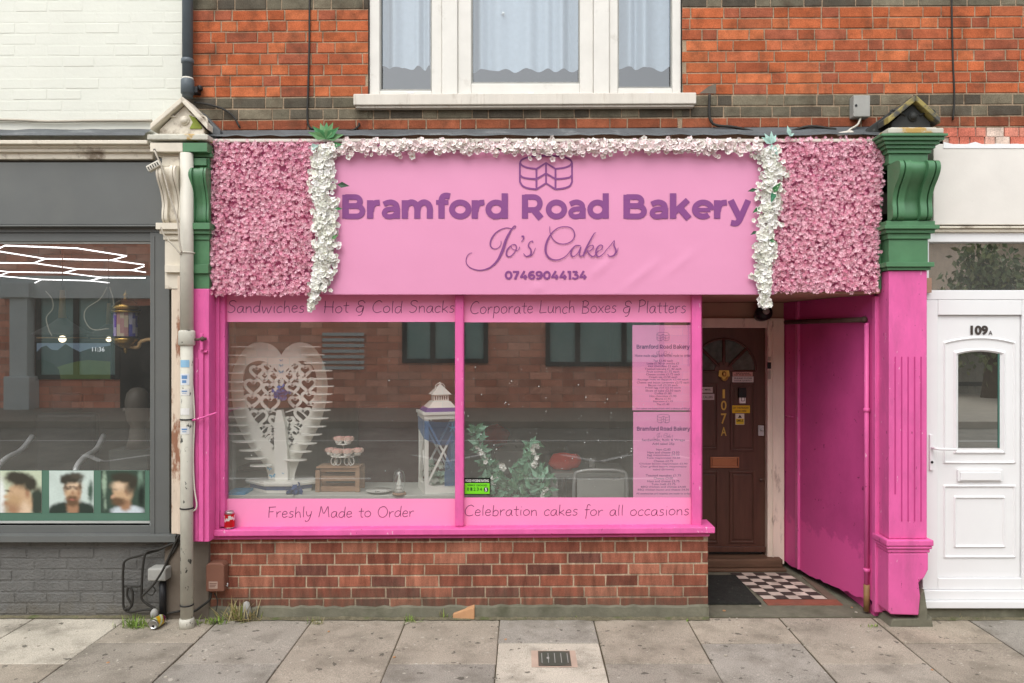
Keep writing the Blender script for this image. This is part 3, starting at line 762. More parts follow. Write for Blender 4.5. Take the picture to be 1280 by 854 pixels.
# lead flashing over the fascia, fascia box
mb = MB(); r = random.Random(9)
N = 60; xs = [X(262) + (X(1098) - X(262)) * i / N for i in range(N + 1)]
v = []
for x in xs:
    j = r.uniform(-.006, .006)
    v += [(x, -.004, Z(163) + SL * (x - XR)), (x, -.06, Z(169.5) + SL * .6 * (x - XR) + j), (x, -.112, Z(173.5) + SL * .5 * (x - XR) + j * .5), (x, -.115, Z(175.5) + SL * .4 * (x - XR) + j)]
for i in range(N):
    mb.faces(v[i * 4:i * 4 + 8], [(0, 1, 5, 4), (1, 2, 6, 5), (2, 3, 7, 6)])
mb.v = [(x, y, z) for x, y, z in mb.v]
part('lead_flashing', mb, M['lead'], bk)
mb = MB(); mb.box(X(255), X(1094), -.06, .3, Z(367, -.06), Z(171, 0)); part('fascia_box', mb, M['tan_board'], bk)
mb = MB(); mb.box(X(256), X(1092), -.11, -.062, Z(178, -.1), Z(174, -.1)); part('fascia_capping', mb, M['sill_white'], bk, .004)

# shop window: posts, mullion, sill, panes
YF, YG = .0, .022
GL, GR, ML, MR = X(281, YG), X(866, YG), X(569, YF), X(580, YF)
ZS, ZH = Z(658, YF), Z(366, YF)
fr = MB()
fr.pbox(263, 281, 360, 659, YF - .02, .045); fr.pbox(865, 877, 360, 659, YF - .02, .16)
fr.box(GL - .02, GR + .02, YF, .16, ZH - .012, ZH + .06)
sw = part('shop_window', fr, M['hotpink'], bk, .006)
m_ = MB(); m_.box(ML, MR, YF - .025, .045, ZS, ZH - .012); part('mullion', m_, M['hotpink'], sw, .01)
for a, b in ((GL, ML), (MR, GR)):
    p = MB(); p.face([(a, YG, ZS), (b, YG, ZS), (b, YG, ZH), (a, YG, ZH)]); pn = part('pane', p, M['glass'], sw)
    rs = random.Random(int(a * 100)); sp = MB()
    for _ in range(34 if a < 0 and b < -.3 else 120):
        x, z, s_ = rs.uniform(a + .02, b - .02), Z(620) + abs(rs.gauss(0, .6)) % 1.0, rs.choice([.0015, .002, .002, .0028, .004])
        if z < ZH - .2: sp.face([(x + s_ * cos(k) * rs.uniform(.7, 1.2), YG - .0006, z + s_ * sin(k)) for k in (0, 1.2, 2.5, 3.7, 5)])
    part('dust_speck', sp, M['far_white'], pn, stuff=True)
s = MB(); s.box(X(266, -.07), X(894, -.07), -.07, .16, Z(669, -.07), Z(661, -.07)); s.box(X(268), X(886), -.03, .02, Z(673, -.03), Z(669, -.03) - .001)
s.shear(.0062, X(580)); part('sill', s, M['hotpink'], sw, .007)
# brick stall riser and concrete plinth
rows = []
z = Z(762)
tops = [758, 747.5, 734, 719.5, 705.5, 691.5, 677.5, 664]
LOW = [C(172, 108, 86, .6), C(160, 98, 80, .6), C(182, 116, 94, .6), C(150, 94, 78, .6), C(168, 102, 82, .6), C(136, 90, 78, .6), C(176, 110, 88, .6), C(192, 128, 104, .62), C(164, 100, 82, .6)]
for i in range(7): rows.append((Z(tops[i] + (4 if i == 0 else 0)), Z(tops[i + 1]), LOW, 's'))
mb = MB(); r = random.Random(31)
brickwork(mb, [(X(262), X(885), Z(764), Z(666))], rows, 0, X(580), .004, r, mortar=C(184, 164, 140), proud=.004, L=.215, x_start=-8.03)
part('stall_riser', mb, M['brick_low'], bk)
mb = MB(); mb.col = C(160, 100, 80, .6); mb.box(X(262), X(885), .012, .11, -.05, Z(666)); mb.box(X(885) - .1, X(885) - .001, .11, 1.25, -.05, .57)
part('riser_core', mb, M['brick_low'], bk)
mb = MB(); N = 60; r = random.Random(41)
pts = []
for i in range(N + 1):
    x = X(262) + (X(885) - X(262)) * i / N; t = Z(758 - 3 * i / N) + r.uniform(-.008, .008)
    pts += [(x, -.03 + r.uniform(-.003, .003), -.04), (x, -.018 + r.uniform(-.003, .003), t - .012), (x, .004, t)]
for i in range(N): mb.faces(pts[i * 3:i * 3 + 6], [(0, 3, 4, 1), (1, 4, 5, 2)])
mb.box(X(885) - .01, X(885), -.028, 0.01, -.04, Z(757))
part('plinth', mb, M['concrete'], bk)

# recess: side walls, ceiling, step, frame and brown door
YD = 1.2
R0, R1 = (X(1093, .02), .02), (X(978, YD), YD)
ZC = Z(367, 0)
mb = MB()
n = 24; r = random.Random(8)
v = []
for i in range(n + 1):
    t = i / n; x = R0[0] + (R1[0] - R0[0]) * t; y = R0[1] + (R1[1] - R0[1]) * t
    v += [(x, y, .045 + r.uniform(-.008, .012) + .05 * (1 - t) ** 3), (x, y, ZC)]
for i in range(n): mb.faces(v[2 * i:2 * i + 4], [(0, 1, 3, 2)])
mb.box(R0[0] + .004, 2.6, .03, 1.4, 0.0, .06)
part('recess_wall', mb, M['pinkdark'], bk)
mb = MB()
for t, w in ((.80, .014),):
    x = R0[0] + (R1[0] - R0[0]) * t; y = R0[1] + (R1[1] - R0[1]) * t
    mb.box(x - w, x + w, y - .03, y + .03, .05, ZC)
mb.box(R0[0] + (R1[0] - R0[0]) * .9 - .02, R0[0] + (R1[0] - R0[0]) * .9 + .01, 1.02, 1.14, 1.24, 1.25)
part('recess_batten', mb, M['hotpink'], bk, .004)
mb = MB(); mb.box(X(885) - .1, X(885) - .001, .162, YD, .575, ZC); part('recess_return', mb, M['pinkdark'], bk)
mb = MB(); mb.box(1.1, 2.7, -.05, 1.4, ZC + .003, ZC + .1); part('recess_ceiling', mb, M['tan_board'], bk)
mb = MB(); mb.box(1.1, 2.2, YD - .02, YD + .1, Z(398, YD), ZC); part('tan_panel', mb, M['tan_board'], bk)
mb = MB(); a, b = X(853, YD), X(957, YD); z0, z1 = Z(690, YD), Z(410, YD)
mb.box(b, X(978, YD), YD - .05, YD + .08, .03, Z(398, YD)); mb.box(1.1, b - .001, YD - .05, YD + .08, z1, Z(398, YD)); mb.box(a - .1, a, YD - .05, YD + .08, .03, z1 - .001)
mb.box(b + .035, b + .05, YD - .062, YD - .05, .03, Z(402, YD))
part('door_frame', mb, M['frame_cream'], bk, .008)
mb = MB(); mb.box(a, b, YD + .012, YD + .05, z0, z1)
dx = lambda px: X(px, YD); dz = lambda py: Z(py, YD)
def panel(mb, px0, px1, py0, py1, y, d=.012):
    x0, x1, za, zc = dx(px0), dx(px1), dz(py1), dz(py0)
    mb.frame(x0, x1, za, zc, .016, y - d, y); mb.box(x0 + .03, x1 - .03, y - d * .55, y, za + .03, zc - .03)
YL = YD + .0118
for q in ((862, 898, 479, 562), (913, 944, 479, 564), (862, 898, 589, 679), (912, 944, 589, 679)): panel(mb, *q, YL)
# fan glazing ribs
cx, cz, R = dx(905), dz(464), .265
for i in range(4):
    q0, q1 = pi * i / 4, pi * (i + 1) / 4
    pass
arc = [(cx + R * cos(pi * i / 20), cz + R * sin(pi * i / 20)) for i in range(21)]
mb.tube([(p[0], YL - .004, p[1]) for p in arc], .011, 6); 
for q in (pi * .25, pi * .5, pi * .75):
    mb.tube([(cx + .05 * cos(q), YL - .004, cz + .05 * sin(q)), (cx + R * cos(q), YL - .004, cz + R * sin(q))], .015, 6)
mb.lathe([(.0, 0), (.085, 0), (.085, .01)], 0, 0, 0, 20) if False else None
dome = [(cx + .08 * cos(pi * i / 10), cz + .08 * sin(pi * i / 10)) for i in range(11)]
mb.prism(dome, YL - .012, YL - .0002)
mb.tube([(cx - R, YL - .004, cz), (cx + R, YL - .004, cz)], .01, 6)
mb.box(a, b, YD - .012, YD + .011, z0 + .001, z0 + .045)
door = part('door', mb, M['wood'], bk, .003)
p = MB(); p.prism([(cx + R * .98 * cos(pi * i / 20), cz + R * .98 * sin(pi * i / 20)) for i in range(21)], YL - .0022, YL - .0004)
part('fan_glass', p, mat('dull_pane', C(92, 98, 90), rough=.12, var=.35, scale=14, bump=.1), door)
p = MB(); p.frame(dx(888), dx(924), dz(585), dz(571.5), .012, YL - .014, YL - .001); p.box(dx(888) + .016, dx(924) - .016, YL - .009, YL - .001, dz(585) + .014, dz(571.5) - .014)
part('letter_plate', p, M['copper'], door, .002)
p = MB(); p.prism([(dx(899), dz(463)), (dx(911), dz(463)), (dx(912), dz(470)), (dx(905), dz(476)), (dx(898), dz(470))], YL - .016, YL - .012)
p.ball(dx(905), YL - .022, dz(467.5), .018, .012, .022)
p.tube([(dx(905) + .026 * cos(t), YL - .03, dz(471) + .03 * sin(t)) for t in np.linspace(pi, 2 * pi, 10)], .005, 6)
part('knocker', p, M['brass'], door)
p = MB()
for c_, py0, py1 in (('1', 487, 498), ('0', 501, 513), ('7', 517, 530), ('A', 534, 545)):
    w = 7 if c_ != '1' else 3
    text_mb(c_, dx(905 - w / 2), dx(905 + w / 2), dz(py1), dz(py0), YL - .004, .012 if c_ != '1' else 0, mb=p)
part('house_number', p, M['brass'], door)
p = MB(); p.box(dx(948), dx(955), YL - .012, YL - .001, dz(545), dz(532)); 
p.ball(dx(951.5), YL - .022, dz(537), .014, .012, .014)
part('lock', p, M['steel'], door, .003)
p = MB(); p.ball(dx(951.5), YL - .012, dz(600), .014, .012, .014); part('door_knob', p, M['rust'], door)
p = MB(); p.box(a - .1, X(972, YD), YD - .13, YD + .05, dz(704), dz(694)); p.box(a - .1, dx(975), YD - .17, YD + .05, .0, dz(704) - .001)
part('door_step', p, M['wood_old'], bk, .008)

# recess floor
mb = MB(); mb.box(1.1, 2.6, .02, 1.4, -.05, -.004 + .004); part('recess_floor', mb, M['concrete'], bk)
mb = MB(); r = random.Random(13)
x0, x1, y0, y1 = X(956, .34), X(1036, .34), .36, 1.0
nx, ny = 5, 8
for i in range(nx):
    for j in range(ny):
        mb.col = C(220, 206, 192) if (i + j) % 2 == 0 else C(72, 62, 58)
        f = r.uniform(.85, 1.08); mb.col = tuple(v * f for v in mb.col)
        ax, bx = x0 + (x1 - x0) * i / nx, x0 + (x1 - x0) * (i + 1) / nx; ay, by = y0 + (y1 - y0) * j / ny, y0 + (y1 - y0) * (j + 1) / ny
        sk = -.12
        mb.faces([(ax + sk * (ay - y0) + .001, ay + .001, .006), (bx + sk * (ay - y0) - .001, ay + .001, .006), (bx + sk * (by - y0) - .001, by - .001, .006), (ax + sk * (by - y0) + .001, by - .001, .006)], [(0, 1, 2, 3)])
mb.col = C(158, 96, 78, .7); mb.box(x0 - .01, x1 + .06, .24, .352, -.01, .0055)
mb.col = C(128, 110, 96, .7); mb.box(x1 + .006, x1 + .07, .36, .9, -.01, .0045)
part('tiled_floor', mb, mat('floor_tiles', attr=True, rough=.7, var=.15, scale=9, bump=.2, dirt=C(110, 96, 84), dscale=6, dlo=.5, dhi=.7, damt=.5), bk)
mb = MB(); mb.box(X(885) + .02, X(952, .25), .25, .92, .001, .014)
solo('door_mat', mb, M['blackmat'], 'worn black rubber mat in front of the brown side door', 'door mat', (1.5, .6, 0), bevel=.004)

# room behind the shop window
mb = MB(); xa, xb = X(252), 1.12
mb.box(xa - .05, xa, .17, 5, 0, 2.75); mb.box(xb, xb + .05, .17, 5, 0, 2.75); mb.box(xa, xb, 5, 5.05, 0, 2.75)
part('room_wall', mb, M['room'], bk)
mb = MB(); mb.box(xa, xb, .17, 5, -.05, .02); part('room_floor', mb, M['room_floor'], bk)
mb = MB(); mb.box(xa, xb, .165, 5, 2.68, 2.74); part('room_ceiling', mb, M['room'], bk)
ZD = Z(618, .15)
mb = MB(); mb.box(GL - .02, ML, .115, .62, ZD - .03, ZD); mb.box(MR, GR + .02, .115, .45, ZD - .16, ZD - .13); part('display_shelf', mb, M['deck'], bk, .004)
mb = MB(); mb.box(GL - .02, GR + .02, .1, .112, .03, ZD - .16); part('shelf_front', mb, M['room'], bk)

# ---------------- pilasters
def console(mb, x0, x1, ztop, zbot, yo, d0):
    """scrolled bracket between x0..x1: three mouldings with a sunk middle and cut grooves"""
    hh = ztop - zbot
    side = [(0, 0), (-.03, 0), (-.055, .05), (-.058, .16), (-.05, .3), (-.058, .42), (-.085, .56), (-.13, .70), (-.155, .82), (-.155, .92), (-.135, .985), (-.1, 1.0), (0, 1.0)]
    def prof(sc, inset): return [(yo + (a + inset if a < -.001 else .02) * d0, zbot + b * hh) for a, b in cr(side, 3) ]
    w = x1 - x0
    for a, b, ins in ((0, .1, 0), (.1, .14, .02), (.14, .3, 0), (.3, .7, .035), (.7, .86, 0), (.86, .9, .02), (.9, 1, 0)):
        mb.mould(prof(1, ins), x0 + w * a, x0 + w * b, True)
def cornice(mb, x0, x1, y, zb_, zt, steps):
    """stacked bands; steps = (height share, projection)"""
    z = zb_; tot = sum(s[0] for s in steps)
    for hs_, pr in steps:
        z2 = z + (zt - zb_) * hs_ / tot
        mb.box(x0 - pr, x1 + pr, y - pr, .02, z + .0005, z2); z = z2
# right pilaster (green head, pink shaft)
YP = -.17
a, b = X(1111, YP), X(1160, YP)
hd = MB()
cornice(hd, a, b, YP, Z(205, YP), Z(171, YP), ((12, .0), (5, .015), (4, .032), (4, .05), (4, .07), (3, .085)))
console(hd, a, b, Z(206, YP), Z(276, YP), YP, 1.0)
cornice(hd, a, b, YP, Z(299, YP), Z(277, YP), ((6, .012), (4, .03), (4, .05), (5, .03)))
hd.box(a, b, YP, .02, Z(328, YP), Z(299, YP) - .001)
cornice(hd, a, b, YP, Z(338, YP), Z(328, YP) - .001, ((4, .012), (6, .028)))
hd.box(a - .05, a - .001, -.07, .02, Z(362, -.07), Z(180, -.07))
pr = part('pilaster', hd, M['green'], bk, .005, 'green and pink pilaster at the right end of the shopfront')
sh = MB()
sh.box(a + .003, b - .003, YP + .004, .02, Z(674, YP), Z(338, YP) - .001)
zt_, zb2 = Z(446, YP), Z(652, YP)
sh2 = MB()
part('shaft', sh, M['hotpink'], pr, .006)
for i in range(5):
    x = a + (b - a) * (.17 + .165 * i)
    sh2.box(x - .0035, x + .0035, YP + .0015, YP + .0042, zb2 if i != 0 else Z(618, YP), zt_)
part('flute', sh2, mat('flute_groove', C(196, 62, 134, .8), bump=.2), pr)
pl = MB(); cornice(pl, a, b, YP, Z(691, YP), Z(674, YP) - .001, ((5, .01), (4, .02), (8, .026))); part('ledge', pl, M['hotpink'], pr, .008)
pl = MB(); pl.prism([(a - .004, Z(764, YP)), (a + .01, Z(768, YP) + .0), (X(1148, YP), Z(769, YP)), (X(1150, YP), Z(745, YP)), (X(1148, YP), Z(728, YP)), (X(1155, YP), Z(722, YP)), (b, Z(712, YP)), (b, Z(691, YP) - .001), (a - .004, Z(691, YP) - .001)], YP - .006, .02)
part('base', pl, M['hotpink'], pr, .008)
pl = MB(); pl.prism([(a + .0, -.03), (b + .04, -.03), (b + .03, .06), (b + .0, .04), (b + .0, .1), (b - .02, .24), (b - .05, .2), (b - .06, .05), (a + .03, .045)], YP + .005, .019); part('exposed_brick', pl, M['concrete'], pr, .006)
pl = MB(); pl.pbox(1094, 1104, 370, 766, -.02, .03); pl.pbox(1104, 1109, 372, 764, -.05, .03); part('side_strip', pl, M['hotpink'], pr, .005)
def pediment(parent, apex, x0, x1, zb_, yo, zt, mface, medge, mledge, depth=.2):
    p = MB(); xm = X(apex, yo)
    p.prism([(x0 + .04, zb_), (x1 - .04, zb_), (x1 - .04, zb_ + .05), (xm, zt - .045), (x0 + .04, zb_ + .05)], yo + .035, .02)
    body = part('pediment', p, mface, parent, .006)
    p = MB(); wv = .035
    for s, xe in ((-1, x0), (1, x1)):
        p.prism([(xm, zt), (xm, zt - .04), (xe - s * .0, zb_ + .035), (xe, zb_ + .075)] if s < 0 else [(xm + .001, zt), (xe, zb_ + .075), (xe, zb_ + .035), (xm + .001, zt - .04)], yo - .01, .02)
    part('roof_edge', p, medge, body, .005)
    p = MB(); p.lathe([(0.001, -.02), (.02, -.015), (.028, 0)], 0, 0, 0, 14)
    p.v = [(xm + x, yo + .03 + z, (zb_ + zt) / 2 - .02 + y) for x, y, z in p.v]
    p.tube([(xm + .026 * cos(t), yo + .03, (zb_ + zt) / 2 - .02 + .026 * sin(t)) for t in np.linspace(0, 2 * pi, 17)], .006, 6)
    for s in (-1, 1):
        p.tube(cr([(xm + s * (x0 - xm) * -.25, yo + .034, zt - .12), (xm + s * .13, yo + .034, zb_ + .13), (xm + s * .15, yo + .034, zb_ + .09)], 5), .007, 6)
    part('boss', p, mface, body)
    p = MB(); p.box(x0 - .01, x1 + .01, yo - .03, .02, zb_ - .035, zb_ - .0005); p.box(x0 + .02, x1 - .02, yo, .019, zb_ - .0004, zb_ + .012); part('pediment_ledge', p, mledge, body, .006)
    return body
pediment(bk, 1144, a - .03, b + .05, Z(164, YP) , YP - .05, Z(119, YP - .05), M['blackpaint'], M['blackedge'], M['lichen'])
pl = MB(); pl.prism([(X(1078, -.06), Z(169, -.06)), (X(1085, -.06), Z(160, -.06)), (X(1140, -.06), Z(121, -.06)), (X(1140, -.06), Z(128, -.06)), (X(1105, -.06), Z(160, -.06)), (X(1105, -.06), Z(170, -.06))], -.08, .0)
part('ridge_slate', pl, M['blackpaint'], bk, .004)

# left pilaster: green and pink half belongs to the bakery
YQ = -.13
ga, gb = X(238, YQ), X(262, YQ)
lp = MB()
lp.box(ga - .02, gb + .012, YQ - .07, .02, Z(193, YQ), Z(182, YQ)); lp.box(ga, gb + .02, YQ - .02, .02, Z(197, YQ), Z(193, YQ) - .001)
lp.box(ga, gb, YQ - .005, .02, Z(211, YQ), Z(197, YQ) - .001); lp.box(ga + .015, gb - .01, YQ - .03, .02, Z(208, YQ), Z(199, YQ))
console(lp, ga + .0, gb + .005, Z(212, YQ), Z(279, YQ), YQ, .5)
lp.box(ga, gb + .02, YQ - .05, .02, Z(288, YQ), Z(280, YQ)); lp.box(ga, gb + .01, YQ - .03, .02, Z(293, YQ), Z(288, YQ) - .001); lp.box(ga, gb, YQ - .01, .02, Z(300, YQ), Z(293, YQ) - .001)
lp.box(ga + .003, gb - .003, YQ, .02, Z(361, YQ), Z(300, YQ) - .001); lp.box(ga + .001, gb, YQ - .02, .021, Z(342, YQ), Z(331, YQ))
pq = part('pilaster', lp, M['green'], bk, .005, 'narrow green and pink pilaster beside the white downpipe')
lp = MB()
lp.box(X(240.5, YQ), X(262, YQ), YQ - .01, .02, Z(677, YQ), Z(361, YQ) - .001)
lp.box(X(262, YQ), X(267, YQ), -.04, .02, Z(672, -.04), Z(366, -.04)); lp.box(X(250, YQ), X(256, YQ), YQ - .028, YQ - .01, Z(676, YQ), Z(438, YQ))
lp.box(X(245, YQ), X(249, YQ), YQ - .018, YQ - .01, Z(676, YQ), Z(448, YQ))
lp.box(X(253, YQ), X(261, YQ), YQ - .03, YQ - .01, Z(441, YQ), Z(438, YQ) - .001); lp.box(X(253, YQ), X(257, YQ), YQ - .045, YQ - .03, Z(438, YQ), Z(417, YQ))
part('shaft', lp, M['hotpink'], pq, .005)
lp = MB(); lp.box(X(208), X(263), -.03, .02, -.04, Z(672)); part('render_base', lp, M['render'], pq, .006)

# ================================================================== BARBER SHOP (left)
bs = thing('barber_shop', 'cream painted building with a charcoal barber shopfront and rock-faced brick base', 'building', (X(60), 0, 0))
mb = MB(); r = random.Random(51); XL = -6.6
rows = [(Z(152) + i * .0738, Z(152) + (i + 1) * .0738, [C(232, 234, 222)], 's') for i in range(45)]
brickwork(mb, [(XL, X(227.5), Z(152), ZT)], rows, .006, XR, .002, r, mortar=C(228, 230, 218), proud=.0011, jit=.002, m=.008, x_start=-8.1)
mb.box(XL, X(227.5), .0085, .3, Z(182), ZT)
part('wall', mb, M['cream_wall'], bs)
mb = MB(); mb.box(XL, X(227.5), .3, 5.8, ZT, ZT + .1); mb.box(XL - .1, XL, 0, 5.8, 0, ZT); mb.box(XL, X(229), 5.8, 5.9, 0, ZT); part('inner_wall', mb, M['room_dark'], bs)
mb = MB(); N = 40; r = random.Random(4); v = []
for i in range(N + 1):
    x = XL + (X(192) - XL) * i / N; j = r.uniform(-.005, .005)
    v += [(x, -.002, Z(162) + j), (x, -.05, Z(166) + j * .5), (x, -.12, Z(173) + j * .3), (x, -.125, Z(175.5))]
for i in range(N): mb.faces(v[i * 4:i * 4 + 8], [(0, 1, 5, 4), (1, 2, 6, 5), (2, 3, 7, 6)])
part('lead_flashing', mb, M['lead'], bs)
mb = MB(); e = X(196)
mb.box(XL, e, -.13, .02, Z(180, -.13), Z(175, -.13)); mb.box(XL, e, -.1, .02, Z(184.5, -.1), Z(180.5, -.1)); mb.box(XL, e, -.085, .02, Z(190, -.085), Z(185, -.085)); mb.box(XL, e, -.06, .02, Z(199, -.06), Z(190.5, -.06))
part('cornice', mb, M['stone_cream'], bs, .005)
mb = MB(); mb.box(XL, X(207), -.045, .03, Z(281, -.045), Z(203, -.045)); mb.box(XL, X(205), -.02, .03, Z(203, -.02), Z(198, -.02)); mb.box(XL, X(204), -.055, .03, Z(283.5, -.05), Z(281, -.05) - .001)
part('fascia', mb, M['charcoal'], bs, .004)
mb = MB(); mb.box(XL, X(204), -.012, .05, Z(291), Z(283.5)); mb.box(XL, X(190), .0, .05, Z(302), Z(291) - .001); mb.box(X(189), X(213), -.015, .05, Z(667), Z(291) - .001)
mb.box(X(193), X(195), -.02, -.014, Z(667), Z(296)); mb.box(XL, X(189) - .001, .0, .05, Z(667), Z(657))
part('window_frame', mb, M['charcoal'], bs, .004)
bw = MB(); bw.frame(-4.6 - 2.0, X(189), Z(657), Z(302), .012, .012, .04); wb = part('shop_window', bw, M['silver_trim'], bs)
p = MB(); p.face([(XL, .03, Z(657)), (X(188), .03, Z(657)), (X(188), .03, Z(302)), (XL, .03, Z(302))]); part('pane', p, M['glass'], wb)
p = MB(); p.box(XL, X(188) - .01, .012, .02, Z(657), Z(652)); part('bottom_bead', p, M['silver_trim'], wb)
mb = MB(); mb.box(XL, X(219, -.07), -.07, .03, Z(678, -.07), Z(670, -.07)); mb.box(XL, X(215), -.04, .03, Z(670, -.07) + .001, Z(667)); part('window_sill', mb, M['charcoal'], bs, .005)
rows = [(Z(768) + i * .0748, Z(768) + (i + 1) * .0748, [C(96, 96, 95)], 's') for i in range(7)]
mb = MB(); r = random.Random(61)
brickwork(mb, [(XL, X(210), Z(776), Z(676))], rows, 0, XR, .001, r, proud=.0035, jit=.003, m=.012, x_start=-8.05)
mb.box(XL, X(210), .012, .3, -.04, Z(676)); part('stall_riser', mb, M['charcoal_brick'], bs)
# cream half of the shared pilaster with its pediment
ca, cb = X(206, YQ), X(236, YQ)
lp = MB()
lp.box(X(194, YQ), ga - .021, YQ - .07, .02, Z(193, YQ), Z(182, YQ)); lp.box(X(200, YQ), ga - .001, YQ - .02, .02, Z(197, YQ), Z(193, YQ) - .001)
lp.box(X(206, YQ), ga - .001, YQ, .02, Z(361, YQ), Z(197, YQ) - .001); lp.box(X(205, YQ), X(227, YQ), YQ - .03, .021, Z(209, YQ), Z(197.5, YQ))
console(lp, X(206, YQ), X(229, YQ), Z(211, YQ), Z(279, YQ), YQ, .8)
for u, w_, c_, d_ in ((199, .05, 280, 288), (202, .03, 288.2, 293), (205, .012, 293.2, 300)): lp.box(X(u, YQ), ga - .001, YQ - w_, .0205, Z(d_, YQ), Z(c_, YQ))
lp.box(X(208, YQ), ga - .001, YQ - .025, .0205, Z(341, YQ), Z(332, YQ))
cp = part('pilaster', lp, M['stone_cream'], bs, .005)
lp = MB(); lp.box(X(213.5, YQ), X(240, YQ), YQ + .005, .02, Z(668, YQ), Z(361, YQ) - .001); lp.box(X(222, YQ), X(229, YQ), YQ - .01, YQ + .006, Z(668, YQ), Z(345, YQ)); part('shaft', lp, M['shaft_cream'], cp, .006)
pediment(bs, 228, X(193, YQ), X(264, YQ), Z(172, YQ), YQ - .05, Z(121, YQ - .05), M['stone_cream'], M['stone_cream'], M['lichen'])
mp_ = MB(); mp_.prism([(X(236, -.15), Z(144, -.15)), (X(243, -.15), Z(146, -.15)), (X(252, -.15), Z(158, -.15)), (X(252, -.15), Z(161, -.15)), (X(237, -.15), Z(161, -.15)), (X(241, -.15), Z(153, -.15))], -.152, -.145); part('moss_patch', mp_, M['moss'], bs)
rd_ = MB(); rd_.prism([(X(250, -.1), Z(138, -.1)), (X(279, -.05), Z(166, -.05)), (X(279, -.05), Z(172, -.05)), (X(264, -.1), Z(174, -.1)), (X(262, -.1), Z(153, -.1))], -.1, 0.0); part('ridge_slate', rd_, M['lead'], bs, .004)

# room behind the barber window
mb = MB(); xa, xb = XL, X(214)
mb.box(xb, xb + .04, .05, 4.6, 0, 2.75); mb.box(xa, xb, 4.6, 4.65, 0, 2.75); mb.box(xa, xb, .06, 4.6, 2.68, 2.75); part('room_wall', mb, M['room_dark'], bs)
mb = MB(); mb.box(xa, xb, .06, 4.6, -.04, .02); part('room_floor', mb, M['room_floor'], bs)
gp = MB(); gp.box(XL + .1, X(187, .03), .0285, .0296, Z(651, .03), Z(588, .03)); 
solo('green_window_panel', gp, mat('green_card', C(88, 124, 106), var=.06, bump=.05), 'long dark green panel along the foot of the barber window behind the portraits', 'panel', (X(90), .04, Z(650)))

# ================================================================== NEIGHBOUR AT THE RIGHT (white door)
nh = thing('white_door_house', 'cream fascia and white plastic entrance of the house right of the bakery', 'house', (3.0, 0, 0))
XW = X(1164)
mb = MB(); mb.box(XW, 5.6, -.03, .05, Z(281, -.03), Z(180, -.03)); part('fascia', mb, M['cream_board'], nh, .004)
mb = MB(); N = 40; r = random.Random(77); up = []
for i in range(N + 1):
    x = X(1176) + (5.6 - X(1176)) * i / N; up.append((x, Z(182 if i < 6 else 183) + r.uniform(-.012, .022)))
mb.prism(up + [(5.6, Z(187)), (X(1176), Z(187))], -.034, -.031); part('flaked_plaster', mb, M['lichen'] if False else M['white_upvc'], nh)
mb = MB(); mb.box(XW, 5.6, -.045, .05, Z(285.5, -.04), Z(283, -.04)); mb.box(XW, 5.6, -.03, .05, Z(290, -.03), Z(286.2, -.03)); part('moulding', mb, M['stone_cream'], nh, .003)
YN = .0
def PN(a, b, c, d, y0, y1, mb): mb.box(X(a, YN), X(b, YN), y0, y1, Z(d, YN), Z(c, YN))
mb = MB(); PN(1155, 1400, 290.5, 303, -.01, .06, mb); PN(1155, 1400, 363, 375, -.015, .06, mb); PN(1155, 1160.5, 303.1, 362.9, -.01, .06, mb); PN(1296, 1304, 303.1, 362.9, -.01, .06, mb)
fl = part('fanlight_frame', mb, M['white_upvc'], nh, .004)
p = MB(); p.face([(X(1158), .03, Z(364)), (X(1300), .03, Z(364)), (X(1300), .03, Z(302)), (X(1158), .03, Z(302))]); part('pane', p, M['glass_fan'], fl)
mb = MB(); PN(1152, 1171, 375.3, 736, -.015, .07, mb); PN(1276, 1292, 375.3, 736, -.015, .07, mb); PN(1171.2, 1275.8, 375.3, 394, -.015, .07, mb); PN(1171.2, 1275.8, 722, 736, -.015, .07, mb)
PN(1150, 1400, 736.3, 748, -.035, .07, mb); PN(1149, 1400, 748.3, 757, -.06, .07, mb)
part('door_frame', mb, M['white_upvc'], nh, .004)
mb = MB(); PN(1171.5, 1275.5, 394.3, 721.7, .004, .05, mb)
A_, B_ = 1178, 1269
def ring(mb, a, b, c, d, wpx, y, pr, arch=0, n=12):
    """raised moulding ring, its head arched by some pixels"""
    def path(a, b, c, d, ar):
        p = [(a, d), (b, d), (b, c)]
        p += [(b + (a - b) * i / n, c - ar * (1 - (2 * i / n - 1) ** 2)) for i in range(1, n)] + [(a, c)]
        return [(X(u, YN), Z(v, YN)) for u, v in p]
    o = path(a, b, c, d, arch); m2 = path(a + wpx / 2, b - wpx / 2, c + wpx / 2, d - wpx / 2, arch); i2 = path(a + wpx, b - wpx, c + wpx, d - wpx, arch)
    k = len(o)
    vs = [(x, y, z) for x, z in o] + [(x, y - pr, z) for x, z in m2] + [(x, y, z) for x, z in i2]
    mb.faces(vs, [(t, (t + 1) % k, k + (t + 1) % k, k + t) for t in range(k)] + [(k + t, k + (t + 1) % k, 2 * k + (t + 1) % k, 2 * k + t) for t in range(k)])
ring(mb, 1179, 1270, 427, 580, 3.5, .0038, .012, 6); ring(mb, 1192, 1257, 439, 568, 5, .0038, .014, 4)
ring(mb, 1179, 1270, 606, 698, 3.5, .0038, .012); ring(mb, 1192, 1257, 620, 685, 3.5, .0038, .012)
wd = part('door', mb, M['white_upvc'], nh, .003)
p = MB(); n = 12
q = [(1198, 560), (1250, 560), (1250, 442)] + [(1250 - 52 * i / n, 442 - 4 * (1 - (2 * i / n - 1) ** 2)) for i in range(1, n)] + [(1198, 442)]
p.face([(X(u), .0015, Z(v)) for u, v in q]); part('pane', p, M['glass_dark'], wd)
p = MB(); p.face([(X(u), .0034, Z(v)) for u, v in q]); part('pane_backing', p, M['room_dark'], wd)
